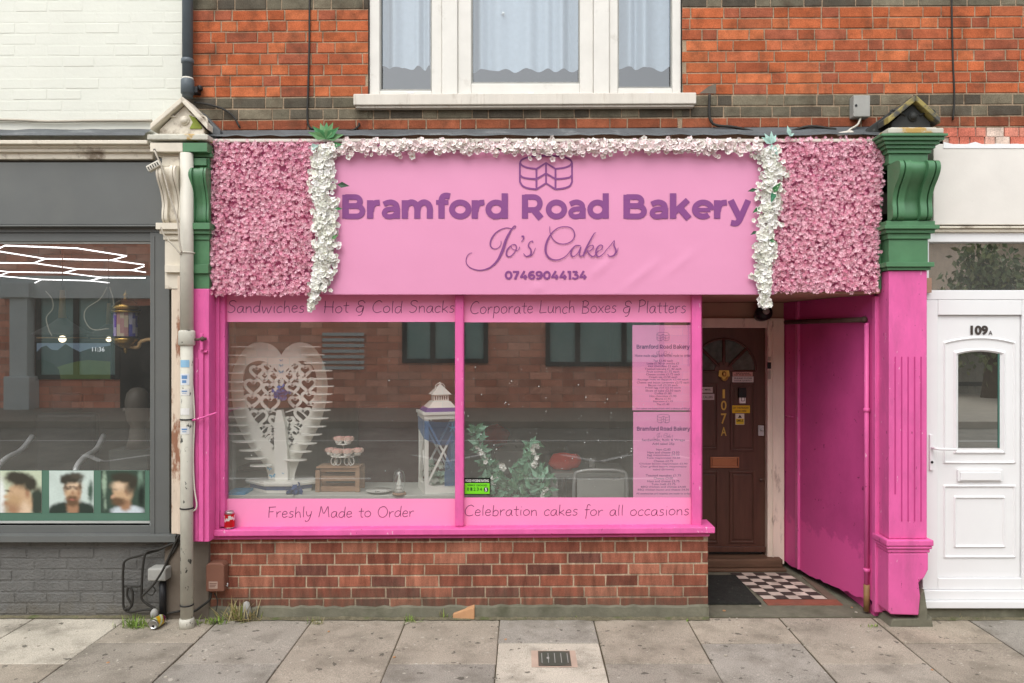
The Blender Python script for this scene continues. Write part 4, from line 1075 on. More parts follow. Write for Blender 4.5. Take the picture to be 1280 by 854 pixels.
p = MB(); PN(1247.3, 1249.3, 442, 560, -.002, .001, p); part('pane_edge', p, mat('teal_edge', C(70, 116, 104), bump=0), wd)
p = MB(); PN(1196, 1252, 587, 601.5, -.012, .0039, p); PN(1199, 1249, 590, 600, -.018, -.0122, p); part('letter_plate', p, M['white_upvc'], wd, .003)
p = MB(); PN(1159.5, 1164, 543, 587, -.03, -.0152, p); p.tube([(X(1162), -.03, Z(559)), (X(1162), -.07, Z(559)), (X(1166), -.078, Z(559.5)), (X(1188), -.075, Z(560))], .009, 8); part('handle', p, M['white_upvc'], wd, .002)
p = MB(); p.lathe([(.0085, 0), (.0085, .004)], 0, 0, 0, 12); p.v = [(X(1162) + x, -.0305 - z, Z(577) + y) for x, y, z in p.v]; part('keyhole', p, M['black'], wd)
p = MB(); text_mb('109', X(1213), X(1235), Z(419), Z(407), -.001, .05, mb=p); text_mb('A', X(1235.5), X(1240.5), Z(419), Z(413.5), -.001, .015, mb=p)
part('house_number', p, mat('dark_number', C(70, 62, 58), bump=0), wd)
p = MB(); p.box(X(1150), 5.6, -.03, .1, -.06, Z(757.3)); part('threshold', p, M['concrete'], nh, .006)
p = MB(); p.box(X(1292), 5.6, .0, .1, 0, Z(290)); part('wall', p, M['cream_board'], nh)
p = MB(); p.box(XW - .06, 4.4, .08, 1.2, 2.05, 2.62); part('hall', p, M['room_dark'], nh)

# ================================================================== SIGN
YS = -.09
sg = thing('bakery_sign', 'large pale pink banner sign with purple bakery name, cake emblem and phone number', 'sign', (X(680), YS, Z(367, YS)))
mb = MB(); x0, x1, z0, z1 = X(398, YS), X(968, YS), Z(367, YS), Z(176, YS); nx, nz = 120, 44
def wrinkle(x, z):
    v = .0016 * noise.noise(Vector((x * 2.2, z * 3.1, .3))) + .0011 * noise.noise(Vector((x * 6 + z * 3, z * 5, 2)))
    dx_, dz_ = x - X(672, YS), z - Z(360, YS)
    v -= .007 * math.exp(-(dx_ / .03) ** 2 - (dz_ / .022) ** 2)
    for cx_, cz_, sx_, am in ((752, 335, .14, .006), (800, 345, .22, .005), (850, 330, .2, .004)):
        ax, az = x - X(cx_, YS), z - Z(cz_, YS); u = (ax - az * 1.2)
        v -= am * math.exp(-(u / .03) ** 2 - ((ax + az) / sx_) ** 2)
    return v
vs = []
for j in range(nz + 1):
    for i in range(nx + 1):
        x, z = x0 + (x1 - x0) * i / nx, z0 + (z1 - z0) * j / nz
        vs.append((x, YS + wrinkle(x, z), z))
mb.faces(vs, [(j * (nx + 1) + i, j * (nx + 1) + i + 1, (j + 1) * (nx + 1) + i + 1, (j + 1) * (nx + 1) + i) for j in range(nz) for i in range(nx)], True)
mb.box(x0, x1, YS + .006, -.062, z0, z1); mb.box(x0, x1, YS - .001, YS + .02, z0 - .006, z0 - .0005)
part('banner', mb, M['sign_pink'], sg)
YT = YS - .0032
t = MB(); bold_text(t, 'Bramford', X(428.5, YT), X(635, YT), Z(273.3, YT), Z(243.5, YT), YT); part('lettering', t, M['purple'], sg); t = MB(); bold_text(t, 'Road', X(653, YT), X(761, YT), Z(273.3, YT), Z(243.5, YT), YT)
part('lettering', t, M['purple'], sg); t = MB(); bold_text(t, 'Bakery', X(780, YT), X(935, YT), Z(273.3, YT), Z(243.5, YT), YT)
part('lettering', t, M['purple'], sg)
t = MB(); bold_text(t, '07469044134', X(631, YT), X(733, YT), Z(349.3, YT), Z(338.8, YT), YT); part('phone_number', t, M['purple'], sg)
def zp(p): return (X(560 + p[0] / 4.496, YT), Z(180 + p[1] / 4.496, YT))
t = MB(); yy = YT
def pen(pts, wid):
    global yy
    c = cr([(p[0], p[1], w) for p, w in zip(pts, wid if isinstance(wid, list) else [wid] * len(pts))], 7)
    yy = t.ribbon([zp(p) for p in c], [p[2] / 4.496 / 182 for p in c], yy, .00001)
pen([(298, 545), (297, 566), (280, 586), (254, 588), (238, 568), (246, 530), (278, 492), (325, 472), (366, 477), (381, 465), (372, 462), (350, 492), (326, 540), (306, 600), (278, 655), (235, 695), (180, 710), (130, 698), (104, 672), (104, 640), (118, 618), (135, 612)],
    [3.5, 3.5, 4, 5, 7, 8, 6, 4.5, 4, 4, 5, 10, 14, 15, 12, 8, 6, 5, 4.5, 4, 3.5, 3.5])
pen([(352, 572), (332, 598), (329, 625), (348, 633), (372, 612), (385, 582), (376, 566), (356, 570), (362, 590), (392, 598), (404, 578)], [6, 8, 8, 6, 5, 6, 5, 4, 3.5, 3.5, 3.5])
pen([(413, 520), (424, 520), (424, 534), (412, 550)], [8, 9, 6, 3])
pen([(424, 616), (440, 632), (464, 622), (466, 596), (452, 574), (458, 554), (474, 546), (477, 556)], [4, 6, 8, 8, 7, 5, 5, 5])
pen([(440, 632), (470, 626), (484, 604), (492, 584)], [4, 4, 3.5, 3])
pen([(572, 464), (573, 496), (590, 536), (625, 560), (668, 560), (702, 538), (711, 505), (694, 474), (655, 465), (612, 476), (573, 515), (550, 570), (552, 618), (578, 646), (615, 652), (652, 638), (676, 616), (696, 588)],
    [3, 4, 5, 5, 5, 5.5, 6, 5, 4.5, 5, 8, 11, 11, 8, 6, 5, 4, 3.5])
pen([(745, 572), (718, 572), (695, 596), (692, 625), (708, 632), (730, 612), (747, 578), (738, 612), (744, 631), (764, 620), (778, 602)], [5, 6, 8, 8, 5, 4, 5, 8, 6, 4, 3.5])
pen([(832, 500), (820, 506), (792, 555), (770, 600), (760, 632)], [3, 5, 8, 9, 9])
pen([(770, 606), (790, 578), (812, 570), (816, 584), (796, 602), (782, 602), (800, 626), (818, 632), (842, 606)], [4, 4, 5, 6, 5, 5, 7, 6, 3.5])
pen([(838, 606), (862, 592), (868, 574), (852, 570), (834, 592), (832, 622), (848, 634), (872, 618), (896, 588)], [4, 4, 6, 6, 8, 9, 6, 4, 3.5])
pen([(892, 594), (916, 566), (934, 544), (932, 572), (944, 600), (932, 626), (908, 632), (896, 620)], [3.5, 4, 4, 7, 9, 8, 6, 4])
pen([(930, 628), (948, 610), (956, 584)], [4, 3.5, 3])
part('script_lettering', t, M['purple'], sg)
def cake_logo(mb, f, w, y):
    q = y
    def S(p, sm=True):
        nonlocal q
        q = mb.ribbon([f(v) for v in (cr(p, 6) if sm else p)], w, q, .00001)
    S([(404, 105), (420, 86), (470, 71), (551, 67), (632, 71), (682, 86), (697, 105)]); S([(404, 105), (418, 122), (450, 134), (497, 140)]); S([(697, 105), (684, 122), (652, 134), (604, 140)])
    S([(497, 140), (551, 107), (604, 140)], False)
    for x, a, b in ((404, 105, 215), (697, 105, 215), (497, 140, 255), (551, 107, 220), (604, 140, 255)): S([(x, a), (x, b)], False)
    for d in (0, 1):
        k, s = (70, 55), (110, 115)
        y0, y1, ym = ((175, 197, 165), (213, 255, 220))[d]
        S([(404, y0), (420, y0 + (y1 - y0) * .55), (450, y0 + (y1 - y0) * .85), (497, y1)]); S([(697, y0), (684, y0 + (y1 - y0) * .55), (652, y0 + (y1 - y0) * .85), (604, y1)])
        S([(497, y1), (551, ym), (604, y1)], False)
    return q
t = MB(); cake_logo(t, zp, 9.5 / 4.496 / 182, YT); part('cake_emblem', t, M['purple'], sg)

# ================================================================== FLOWERS
def petal_ring(n, rad, wid, cup, center=True):
    v, f, c = [], [], []
    for i in range(n):
        q = 2 * pi * i / n; b = len(v)
        for rr, ww, zz in ((.12, 0, 0), (.62, -.5, cup * .5), (1.0, 0, cup), (.62, .5, cup * .5)):
            x, z = rr * rad, ww * wid
            v.append((x * cos(q) - z * sin(q), -zz * rad, x * sin(q) + z * cos(q)))
        f.append((b, b + 1, b + 2, b + 3)); c.append((1, 1, 1))
    if center:
        b = len(v)
        for i in range(5):
            q = 2 * pi * i / 5; v.append((.16 * rad * cos(q), -.08 * rad, .16 * rad * sin(q)))
        f.append(tuple(range(b, b + 5))); c.append((.92, .78, .66))
    return v, f, c
def facing(r, spread):
    return Matrix.Rotation(r.gauss(0, spread), 4, 'X') @ Matrix.Rotation(r.gauss(0, spread), 4, 'Z') @ Matrix.Rotation(r.uniform(0, 2 * pi), 4, 'Y')
def flower_panel(label, quad, seed):
    """quad: pixel corners tl, tr, br, bl"""
    r = random.Random(seed); Y = -.1
    cx = sum(p[0] for p in quad) / 4; bz = max(p[1] for p in quad)
    t = thing('flower_wall_panel', label, 'flower panel', (X(cx, Y), Y, Z(bz, Y)), group='pink artificial flower panels at both ends of the sign')
    b = MB(); b.prism([(X(u, -.1), Z(v, -.1)) for u, v in quad], -.085, -.0622); part('backing', b, mat('flower_backing', C(176, 80, 120), var=.2, bump=.3), t)
    tv, tf, tc = petal_ring(6, .0128, .0058, .6, False)
    ms, cs = [], []
    for _ in range(5400):
        u, v = r.random(), r.random()
        p = [(1 - u) * (1 - v) * quad[0][k] + u * (1 - v) * quad[1][k] + u * v * quad[2][k] + (1 - u) * v * quad[3][k] for k in (0, 1)]
        dep = r.random(); y = -.088 - .034 * dep - .008 * noise.noise(Vector((u * 5, v * 6, seed)))
        edge = 1.5
        ms.append(Matrix.Translation((X(p[0] + r.uniform(-edge, edge), Y), y, Z(p[1] + r.uniform(-edge, edge * 2), Y))) @ facing(r, .5) @ Matrix.Scale(r.uniform(.75, 1.25), 4))
        k = r.random(); 
        light, mid = C(254, 216, 226, .97), C(236, 148, 178, .92)
        k = k ** .8
        cs.append(tuple(mid[i] + (light[i] - mid[i]) * k for i in range(3)))
    f = MB(); f.scatter(tv, tf, ms, cs); part('petals', f, M['petal'], t, stuff=True)
flower_panel('pink artificial flower panel above the drink can and white downpipe end of the shop', [(261, 177), (404, 177), (404, 368), (264, 368)], 1)
flower_panel('pink artificial flower panel beside the green pilaster, above the brown door', [(966, 173), (1105, 173), (1096, 364), (962, 364)], 2)

def garland(name, label, path, widths, n, size, cols, leaves, seed, Y=-.115, fc=None, leafcols=(C(70, 120, 74), C(96, 140, 96))):
    """blossoms along a pixel path; widths in pixels"""
    r = random.Random(seed); P = cr([(p[0], p[1], w) for p, w in zip(path, widths)], 10)
    bot = max(P, key=lambda p: p[1])
    t = thing(name, label, 'flower garland', (X(bot[0], Y), Y, Z(bot[1], Y)), group='white blossom garlands round the sign')
    st = MB(); st.tube([(X(p[0], Y), Y + .02, Z(p[1], Y)) for p in P[::3]], .006, 6); part('stem', st, M['leaf'] if False else mat('garland_stem', C(86, 108, 70), bump=0), t)
    tv, tf, tc = petal_ring(5, .024 * size, .023 * size, .35)
    ms, cs = [], []
    cum = [0]
    for i in range(1, len(P)): cum.append(cum[-1] + math.dist(P[i][:2], P[i - 1][:2]))
    for _ in range(n):
        s = r.uniform(0, cum[-1]); i = max(k for k in range(len(P)) if cum[k] <= s); i = min(i, len(P) - 2)
        u = (s - cum[i]) / max(1e-6, cum[i + 1] - cum[i]); p = [P[i][k] + (P[i + 1][k] - P[i][k]) * u for k in range(3)]
        d = np.array(P[i + 1][:2]) - np.array(P[i][:2]); d /= max(1e-6, np.linalg.norm(d)); nn = np.array([-d[1], d[0]])
        wob = noise.noise(Vector((s * .06, seed, 0))) * .3
        o = max(-1, min(1, r.gauss(wob, .45))); lift = sqrt(max(0, 1 - o * o))
        q = np.array(p[:2]) + nn * o * p[2] / 2 * (.85 + .55 * noise.noise(Vector((s * .11, seed + 3, 1))))
        y = Y - .045 * lift * r.uniform(.2, 1)
        ms.append(Matrix.Translation((X(q[0], Y), y, Z(q[1], Y))) @ facing(r, .42) @ Matrix.Scale(r.uniform(.7, 1.2), 4))
        c = r.choice(cols); f = r.uniform(.9, 1.03); cs.append(tuple(min(.86, v * f) for v in c))
    f = MB(); f.scatter(tv, tf, ms, cs, fc or tc); part('blossoms', f, M['petal'], t, stuff=True)
    if leaves:
        ms, cs = [], []
        for u, v, ang, sz, lc in leaves:
            ms.append(Matrix.Translation((X(u, Y), Y - .035, Z(v, Y))) @ Matrix.Rotation(radians(ang), 4, 'Y') @ Matrix.Rotation(radians(r.uniform(60, 110)), 4, 'X') @ Matrix.Scale(sz, 4)); cs.append(lc)
        f = MB(); f.scatter([(0, 0, 0), (-.22, .4, .08), (0, .5, .02), (.22, .4, .08), (0, 1, -.04)], [(0, 2, 1), (0, 3, 2), (1, 2, 4), (2, 3, 4)], ms, cs); part('leaves', f, M['leaf'], t)
    return t
WH = [C(246, 246, 238, .92), C(240, 242, 228, .92), C(250, 248, 244, .92)]
BL = [C(250, 236, 234, .92), C(246, 226, 226, .9), C(248, 244, 236, .92)]
gl_, g2, tl_ = C(74, 136, 84), C(104, 150, 98), C(178, 216, 204)
rl = random.Random(6)
lv = [(409, 176, a, .12, gl_ if i % 2 else g2) for i, a in enumerate((-70, -45, -20, 0, 25, 50, 75))] + [(400, 184, -95, .1, tl_), (415, 184, 80, .08, gl_)]
lv += [(400, 240, 150, .08, gl_), (396, 235, 200, .07, gl_), (423, 232, 100, .09, C(60, 84, 64)), (408, 305, 150, .07, gl_), (416, 300, 60, .06, g2), (420, 262, 90, .05, gl_)]
garland('white_garland', 'white blossom garland hanging beside the B of the sign, green sprig on top', [(409, 184), (403, 215), (405, 250), (407, 300), (405, 340), (398, 362)], [30, 40, 36, 34, 32, 26], 1150, .8, WH, lv, 11)
garland('white_garland', 'short white blossom strand dangling over the words on the window strip', [(398, 358), (393, 372), (390, 388)], [18, 13, 7], 66, .75, WH, None, 14, Y=-.12)
garland('blush_garland', 'blush white blossom garland along the top edge of the sign', [(412, 186), (500, 185), (600, 184), (680, 186), (780, 184), (880, 185), (950, 186)], [22, 23, 20, 24, 21, 22, 24], 1050, .82, BL, None, 12, fc=[(1, 1, 1)] * 5 + [(.86, .5, .48)])
lv = [(962, 182, a, .085, tl_) for a in (-60, -30, 0, 30, 150, 170)] + [(985, 172, -15, .07, tl_), (984, 172, 60, .05, tl_), (962, 243, 40, .09, gl_), (966, 240, 200, .09, C(50, 120, 84)), (944, 238, 260, .06, C(60, 96, 70)), (948, 260, 230, .06, gl_), (958, 300, 110, .06, gl_), (944, 290, 240, .05, C(60, 90, 70))]
garland('white_garland', 'white blossom garland hanging at the telephone side of the sign above the black door lamp', [(958, 186), (963, 215), (961, 250), (956, 300), (953, 345), (956, 384)], [32, 40, 36, 30, 26, 12], 1100, .8, WH, lv, 13)

# ================================================================== WINDOW STRIPS AND MENUS
def strip(label, px0, px1, py0, py1, text, tx0, tx1, base, cap, slope=0):
    Y = YG - .0035
    t = thing('window_strip', label, 'window lettering', ((X(px0, Y) + X(px1, Y)) / 2, Y, Z(py1, Y)), group='pink lettered vinyl strips on the shop window')
    b = MB(); b.box(X(px0, Y), X(px1, Y), Y, Y + .0015, Z(py1, Y), Z(py0, Y)); part('film', b, M['vinyl_pink'], t)
    part('lettering', handwriting(text, tx0, tx1, base, cap, Y - .0003, slope=slope), M['pen'], t)
strip('pink window strip lettered Sandwiches Hot & Cold Snacks', 282, 570, 366, 402.5, 'Sandwiches   Hot & Cold Snacks', 284, 569, 391, 376)
strip('pink window strip lettered Corporate Lunch Boxes & Platters', 579.5, 866, 366, 403, 'Corporate Lunch Boxes & Platters', 587, 858, 392, 376.5, .004)
strip('pink window strip lettered Freshly Made to Order', 281.5, 570, 623.5, 659, 'Freshly Made to Order', 334, 518, 647, 633.5, .004)
strip('pink window strip lettered Celebration Cakes for all occasions', 579.5, 866, 622, 657, 'Celebration cakes for all occasions', 580, 862, 645, 631.5, .003)

def poster(label, px0, px1, py0, py1, rows, rows_y, Y=YG + .006):
    t = thing('menu_poster', label, 'menu poster', ((X(px0, Y) + X(px1, Y)) / 2, Y, Z(py1, Y)), group='pink menu posters inside the window')
    b = MB(); b.box(X(px0, Y), X(px1, Y), Y, Y + .002, Z(py1, Y), Z(py0, Y)); part('paper', b, M['poster_pink'], t)
    yt = Y - .0008; cx_ = (px0 + px1) / 2 + .5
    q = MB(); top = rows_y[0]
    cake_logo(q, lambda p: (X(cx_ + (p[0] - 551) * .052, yt), Z(top + (p[1] - 67) * .057, yt)), .0022, yt)
    bold_text(q, 'Bramford Road Bakery', X(cx_ - 33, yt), X(cx_ + 33, yt), Z(top + 20.5, yt), Z(top + 15.5, yt), yt)
    # small script line
    f = lambda p: (X(cx_ - 12 + (p[0] - 104) * .028, yt), Z(top + 23.5 + (p[1] - 462) * .032, yt))
    for pts in ([(290, 585), (245, 580), (260, 505), (340, 472), (380, 465), (326, 540), (270, 660), (170, 708), (104, 665), (135, 612)], [(352, 572), (330, 610), (350, 632), (385, 582), (356, 570)], [(424, 616), (464, 622), (452, 574), (474, 546)],
                [(590, 536), (668, 560), (711, 505), (655, 465), (573, 515), (552, 618), (615, 652), (690, 596)], [(745, 572), (695, 596), (708, 632), (745, 578), (744, 631)], [(832, 500), (770, 600), (760, 632)], [(770, 606), (812, 570), (790, 602), (830, 628)], [(838, 606), (868, 574), (832, 610), (848, 634), (890, 600)], [(916, 566), (934, 544), (944, 600), (908, 632)]):
        q.ribbon([f(p) for p in cr(pts, 4)], .0018, yt, .00001)
    for (txt, hw, y, hgt) in rows:
        q = text_mb(txt, X(cx_ - hw, yt), X(cx_ + hw, yt), Z(y + hgt / 2, yt), Z(y - hgt / 2, yt), yt, .012, mb=q)
    part('lettering', q, M['purple_dark'], t)
L1 = ['Tea £1.40 each', 'Latte £1.90 or mocha £2', 'Hot chocolate £2 each', 'Toasted teacake £1.40 each', 'Fruit scones £1.75 each', 'Cheese scones £1.75 each', 'Cream tea £3.50 each', 'Sausage rolls or flapjack £2.00 each', 'Cheese and bacon turnovers £2.75 each', 'Bacon roll £3.50 each', 'Fried egg roll £2.50 each', 'Slices of cake £2.50 each', 'Coffee £1.80', 'Hot chocolate £1.90', 'Mocha £1.90', 'Espresso £1.75', 'Tea £1.40']
rr = random.Random(3)
rows = [('Home made cakes and fancies made to order', 35, 444.5, 3.4)] + [(s, min(33, len(s) * .88), 451 + i * 3.4, 2.6) for i, s in enumerate(L1)] + [('Our cakes are baked fresh with a choice of fillings', 34, 511, 2.6)]
poster('pink menu poster listing teas and cakes, upper of the two in the window', 790.5, 866, 406.5, 513, rows, (415.5,))
L2 = ['Ham £2.80', 'Ham and cheese £3.50', 'Egg mayonnaise £3.20', 'Tuna mayonnaise £3.50', 'Cheese £2.75', 'Chicken bacon mayonnaise £3.90', 'Char grilled bacon mayonnaise', 'salad (brown)', '', 'Toasted teacakes £1.75', 'Cheese £3.00', 'Ham and cheese £3.75', 'Tuna melt £3.75', 'BBQ chicken and cheese £4.00', 'BBQ chicken bacon and cheese £4.50']
rows = [('Sandwiches, Rolls & Wraps', 27, 550.5, 4), ('Add salad 25p', 14, 555.2, 3.6)] + [(s, min(32, len(s) * 1.0), 562 + i * 3.6, 2.8) for i, s in enumerate(L2) if s] + [('All sandwiches and toasties are made to order', 34, 617, 2.4)]
poster('pink menu poster listing sandwiches and toasties, lower of the two in the window', 791.5, 866, 515, 622, rows, (518,))

# hygiene rating sticker
Y = YG - .004; t = thing('hygiene_sticker', 'green and black food hygiene rating sticker on the lower window corner', 'sticker', (X(597, Y), Y, Z(618, Y)))
b = MB(); b.col = C(24, 28, 24); b.box(X(579.8, Y), X(613, Y), Y, Y + .002, Z(618.5, Y), Z(597.5, Y)); b.col = C(120, 220, 40, .85); b.box(X(581, Y), X(612, Y), Y - .0008, Y - .0001, Z(617.5, Y), Z(604, Y))
b.col = C(235, 235, 230); text_mb('FOOD HYGIENE RATING', X(582, Y), X(611, Y), Z(602.6, Y), Z(599.4, Y), Y - .0009, .02, mb=b)
b.col = C(40, 90, 30)
for i, n_ in enumerate('01234'): text_mb(n_, X(584 + i * 4, Y), X(586.4 + i * 4, Y), Z(613.5, Y), Z(609.5, Y), Y - .0016, .02, mb=b)
b.col = C(20, 24, 20); b.prism([(X(607.5, Y) + .015 * cos(k), Z(612, Y) + .017 * sin(k)) for k in np.linspace(0, 2 * pi, 20)[:-1]], Y - .0016, Y - .0009)
b.col = C(240, 240, 236); text_mb('5', X(606.2, Y), X(608.8, Y), Z(614.3, Y), Z(609.7, Y), Y - .0024, .03, mb=b)
b.col = C(40, 90, 30); text_mb('VERY GOOD', X(584, Y), X(609, Y), Z(607.7, Y), Z(605.6, Y), Y - .0016, .02, mb=b)
part('print', b, M['attr'], t)

# ================================================================== WINDOW DISPLAY
def heart2d(cx, cz, w, n=24, rot=0):
    out = []
    for i in range(n):
        q = 2 * pi * i / n + pi / 2
        x = 16 * sin(q) ** 3; z = 13 * cos(q) - 5 * cos(2 * q) - 2 * cos(3 * q) - cos(4 * q)
        x, z = x / 32, z / 32
        out.append((cx + w * (x * cos(rot) - z * sin(rot)), cz + w * (x * sin(rot) + z * cos(rot))))
    return out
YH = .30
hx = lambda u: X(u, YH); hz = lambda v: Z(v, YH)
hs_ = thing('heart_cake_stand', 'tall white heart-shaped cupcake stand with cut-out hearts and ledges on a pearl-edged base', 'cake stand', (hx(350), YH, ZD))
out = [(351.7, 443.8), (346, 436), (337, 430), (325, 428), (313, 431), (303, 440), (294, 456), (289.5, 470), (289, 485), (291, 505), (294, 522), (302, 541), (313, 559), (324, 572), (331, 582), (335, 592), (335.5, 600)]
out2 = [(368, 600), (369, 592), (372, 582), (377, 570), (384, 559), (395, 540), (402, 524), (407, 505), (409.5, 488), (409, 474), (405, 456), (397, 440), (388, 431), (376.5, 428), (366, 430), (357, 436)]
op = cr(out, 4) + cr(out2, 4)
cu = bpy.data.curves.new('heart', 'CURVE'); cu.dimensions = '2D'; cu.fill_mode = 'BOTH'; cu.extrude = .005
def spl(pts):
    s = cu.splines.new('POLY'); s.points.add(len(pts) - 1); s.use_cyclic_u = True
    for p, q in zip(s.points, pts): p.co = (q[0], q[1], 0, 1)
spl([(hx(u), hz(v)) for u, v in op])
q3 = lambda u, v: (280 + u / 7.767, 420 + v / 7.767); q4 = lambda u, v: (280 + u / 7.7625, 520 + v / 7.7625)
holes = [(q3, 320, 345, 96), (q3, 422, 310, 74), (q3, 395, 396, 50), (q3, 487, 400, 76), (q3, 287, 492, 138), (q3, 445, 518, 100), (q3, 275, 628, 114), (q3, 450, 655, 140), (q3, 335, 790, 142),
         (q3, 690, 305, 70), (q3, 788, 335, 86), (q3, 716, 390, 44), (q3, 635, 400, 76), (q3, 815, 472, 122), (q3, 665, 508, 88), (q3, 825, 600, 104), (q3, 692, 640, 84), (q3, 770, 765, 132), (q3, 640, 825, 52), (q3, 500, 825, 84), (q3, 537, 455, 34),
         (q4, 390, 137, 94), (q4, 477, 147, 52), (q4, 487, 248, 108), (q4, 634, 132, 46), (q4, 724, 108, 86), (q4, 660, 232, 70)]
inner = cr([(306, 462), (313, 454), (325, 451), (337, 455), (346, 463), (352, 474), (358, 463), (367, 455), (378, 451), (388, 455), (394, 464), (396.5, 479), (395, 496), (390, 511), (383, 524), (375, 537), (367, 551), (361, 562), (352, 567), (343, 562), (334, 551), (326, 537), (318, 524), (310, 510), (305, 495), (303.5, 478)], 3, True)
spl([(hx(u), hz(v)) for u, v in inner])
o = bpy.data.objects.new('heart', cu); me = bpy.data.meshes.new_from_object(o)
b = MB(); b.faces([(v.co.x, YH + v.co.z, v.co.y) for v in me.vertices], [tuple(p.vertices) for p in me.polygons])
bpy.data.objects.remove(o); bpy.data.curves.remove(cu); bpy.data.meshes.remove(me)
part('heart_board', b, M['white'], hs_)
def ring_prism(mb, pts, w, y0, y1):
    n = len(pts); P = [Vector(p) for p in pts]; L, Q = [], []
    for k in range(n):
        t_ = (P[(k + 1) % n] - P[k - 1]).normalized(); nn = Vector((-t_.y, t_.x)) * w / 2; L.append(P[k] + nn); Q.append(P[k] - nn)
    vs = [(p.x, y0, p.y) for p in L] + [(p.x, y0, p.y) for p in Q] + [(p.x, y1, p.y) for p in L] + [(p.x, y1, p.y) for p in Q]
    fs = []
    for k in range(n):
        m__ = (k + 1) % n; fs += [(k, m__, n + m__, n + k), (2 * n + k, 3 * n + k, 3 * n + m__, 2 * n + m__), (k, 2 * n + k, 2 * n + m__, m__), (n + k, n + m__, 3 * n + m__, 3 * n + k)]
    mb.faces(vs, fs)
lat = MB()
for k, (fn, u, v, w) in enumerate(holes):
    a, b = fn(u, v); ring_prism(lat, heart2d(hx(a), hz(b), (w + 34) / 7.77 / 182, 26), .021, YH - .0048 - .00012 * k, YH + .0046 + .00012 * k)
for k, L_ in enumerate(([(q3, 400, 262), (q3, 440, 300), (q3, 500, 360), (q3, 540, 440)], [(q3, 720, 262), (q3, 670, 300), (q3, 610, 360), (q3, 570, 440)], [(q3, 225, 700), (q3, 320, 640), (q3, 400, 560), (q3, 520, 500)], [(q3, 890, 690), (q3, 790, 640), (q3, 710, 560), (q3, 590, 500)], [(q3, 250, 840), (q3, 400, 720), (q3, 520, 740)], [(q3, 860, 840), (q3, 720, 720), (q3, 600, 740)], [(q4, 330, 190), (q4, 420, 100), (q4, 530, 60)], [(q4, 790, 150), (q4, 690, 90), (q4, 610, 60)], [(q4, 400, 320), (q4, 470, 190), (q4, 540, 160)], [(q4, 720, 300), (q4, 670, 180), (q4, 620, 150)])):
    P_ = [(hx(f_(u, v)[0]), hz(f_(u, v)[1])) for f_, u, v in L_]; lat.tube([(p[0], YH, p[1]) for p in cr(P_, 5)], 0.007, 4, False)
part('heart_lattice', lat, M['white'], hs_)
tr = MB(); tr.prism([(hx(a), hz(c)) for a, c in ((347, 600), (346, 560), (346, 530), (349, 512), (355, 512), (359, 530), (362, 560), (363, 600))], YH - .06, YH - .0052); part('trunk', tr, M['white'], hs_)
left = [(292, 433.5), (284, 444), (282.5, 455), (281.8, 466), (281.5, 477), (281.5, 488), (282, 499), (283, 510), (284, 520.5), (286, 530.5), (288.5, 541), (294, 551), (302, 561.5), (309, 571.5), (315.5, 580.5)]
right = [(403.6, 433.5), (408, 443.5), (409.5, 453.5), (417.8, 463), (419, 473), (419.7, 482.5), (417.8, 492), (417.8, 502), (416, 512), (413, 522), (410, 532), (405, 542), (398.5, 553), (392.7, 563), (386, 573.5)]
for i, ((u, v), s) in enumerate([(p, 1) for p in left] + [(p, -1) for p in right]):
    L_ = MB(); x_a, x_b = hx(u), hx(u + s * 27); zc = hz(v)
    nn = 10; x_a, x_b = min(x_a, x_b), max(x_a, x_b); xm, hw = (x_a + x_b) / 2, (x_b - x_a) / 2
    ring_ = [(xm + hw * cos(k), YH - .05 + .05 * sin(k)) for k in np.linspace(0, 2 * pi, 21)[:-1]]
    n0 = len(ring_)
    L_.faces([(x, y, zc - .004) for x, y in ring_] + [(x, y, zc + .004) for x, y in ring_], [tuple(range(n0))[::-1], tuple(range(n0, 2 * n0))] + [(k, (k + 1) % n0, (k + 1) % n0 + n0, k + n0) for k in range(n0)])
    part('ledge', L_, M['white'], hs_)
def hexbase(mb, pts, z0, z1):
    n = len(pts); mb.faces([(x, y, z0) for x, y in pts] + [(x, y, z1) for x, y in pts], [tuple(range(n))[::-1], tuple(range(n, 2 * n))] + [(i, (i + 1) % n, (i + 1) % n + n, i + n) for i in range(n)])
bp_ = [(hx(306), YH + .02), (hx(338), YH - .13), (hx(372), YH - .13), (hx(397), YH - .02), (hx(385), YH + .14), (hx(330), YH + .14)]
b = MB(); hexbase(b, bp_, hz(604), hz(599)); inn = [(hx(350) + (x - hx(350)) * .86, YH + (y - YH) * .86) for x, y in bp_]
hexbase(b, inn, ZD, hz(604) - .0005); part('base', b, M['white'], hs_, .003)
b = MB(); inn2 = [(hx(350) + (x - hx(350)) * .875, YH + (y - YH) * .875) for x, y in bp_]; hexbase(b, inn2, ZD + .02, ZD + .06); part('ribbon', b, M['navy'], hs_)
b = MB()
for i in range(6):
    p, q = bp_[i], bp_[(i + 1) % 6]; m__ = int(math.dist(p, q) / .012)
    for k in range(m__): b.ball(p[0] + (q[0] - p[0]) * k / m__, p[1] + (q[1] - p[1]) * k / m__, hz(601.5), .0055, n=6, m=4)
part('pearl_edge', b, M['white'], hs_)
RUF = [(0, 0, 0), (-.5, .5, .2), (-.3, 1, .05), (.3, 1, -.1), (.5, .5, .2)]
def bow(name, parent, x, y, z, s, seed, m, n=44):
    r = random.Random(seed); ms = []
    for _ in range(n): ms.append(Matrix.Translation((x + r.gauss(0, s * .35), y + r.gauss(0, s * .12), z + r.gauss(0, s * .3))) @ rot_rand(r) @ Matrix.Scale(s * r.uniform(.4, .8), 4))
    b = MB(); b.scatter(RUF, [(0, 1, 2, 3, 4)], ms, [(1, 1, 1)] * n); part(name, b, m, parent)
M['bow'] = mat('navy_net_bow', C(60, 124, 206), rough=.7, var=.3, scale=30, bump=.2)
